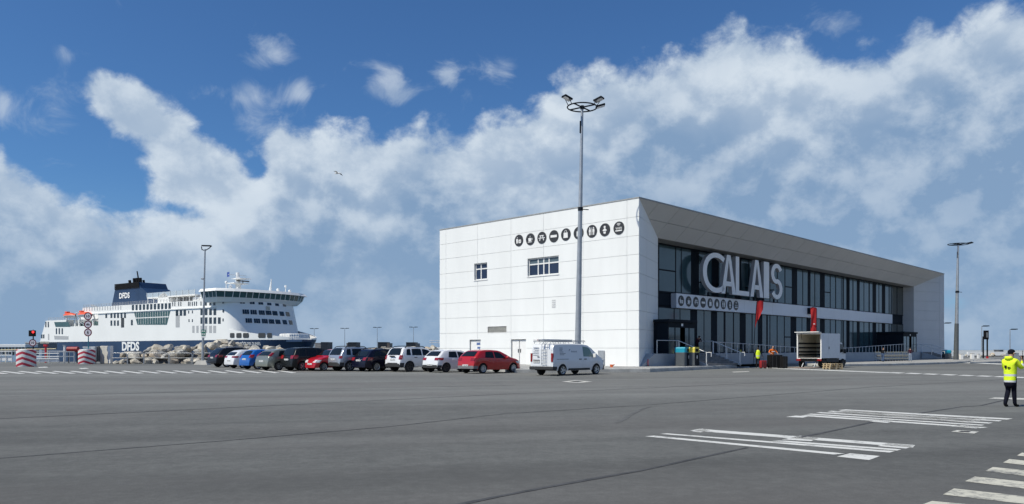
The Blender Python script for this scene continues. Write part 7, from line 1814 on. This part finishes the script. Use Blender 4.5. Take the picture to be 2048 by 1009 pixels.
# man in orange behind the flight case
p = gnd(1543.5, 735.2); p.y += .5; p.x += .2
pose = dict(face=(0, 1, 0), body=dict(chest=(0, .06, 1.29), neck=(0, .10, 1.46), head=(0, .15, 1.585), crown=(0, .15, 1.67)), bare=True,
    L=dict(st(-1), sh=(-.2, .07, 1.38), el=(-.36, .12, 1.16), wr=(-.30, .36, 1.08), hd=(.3, .8, -.4)), R=dict(st(1), sh=(.2, .07, 1.38), el=(.34, .14, 1.15), wr=(.27, .40, 1.08), hd=(-.2, .8, -.5)))
op, J = person('person in an orange sweatshirt leaning on the huge black flight case', p, radians(188), 1.84, pose, dict(leg=BLK, top=ORA))
mb = MB(); mb.box(-.13, .13, .188, .2, 1.21, 1.27); mb.build('chest_print', M['white'], op)
# dark figure leaning on the entrance railing
w_ = B.w(10.0, 1.1, ZP)
pose = dict(face=(0, 1, -.3), body=dict(pelvis=(0, -.12, .90), waist=(0, -.06, 1.0), chest=(0, .12, 1.15), neck=(0, .24, 1.26), head=(0, .32, 1.34), crown=(0, .36, 1.42)),
    L=dict(kn=(-.09, -.02, .48), an=(-.1, -.08, .085), sh=(-.18, .18, 1.22), el=(-.22, .28, 1.02), wr=(-.1, .48, 1.0)), R=dict(kn=(.09, -.02, .48), an=(.1, -.08, .085), sh=(.18, .18, 1.22), el=(.22, .28, 1.02), wr=(.1, .48, 1.0)))
person('person in dark plum clothes bent over the railing at the top of the entrance steps', w_, radians(200), 1.72, pose, dict(leg=BLK, top=PLU, hair=mat('black hair', (.012, .011, .010), .7)))
# two people at the trolleys
pose = dict(face=(.2, .9, 0), body=dict(chest=(0, .08, 1.28), neck=(0, .13, 1.44), head=(0, .19, 1.56), crown=(0, .19, 1.645)), L=dict(st(-1, .12, .05), el=(-.26, .16, 1.10), wr=(-.22, .42, 1.02)), R=dict(st(1, .0, -.18), el=(.26, .16, 1.10), wr=(.22, .42, 1.02)))
a = at(1765.5, 724.6, 80.0); a.z = .463
person('person in a black jacket and blue jeans pushing a luggage trolley', a, radians(-50), 1.55, pose, dict(leg=DEN, top=BLK, hair=mat('brown hair', (.05, .03, .02), .7)))
pose = dict(face=(0, 1, 0), body=dict(head=(0, .06, 1.58), crown=(0, .06, 1.66)), L=dict(st(-1, .05, .02), el=(-.26, .04, 1.14), wr=(-.15, .2, 1.02)), R=dict(st(1, .02, -.05), el=(.26, .04, 1.14), wr=(.15, .2, 1.02)))
a = at(1820.5, 724.2, 82.0); a.z = .463
person('person in a dark coat and pale trousers at the right end of the trolleys', a, radians(-20), 1.50, pose, dict(leg=cloth('pale jeans', (.25, .30, .38)), top=PLU, hair=mat('dark cap', (.02, .02, .022), .8)))
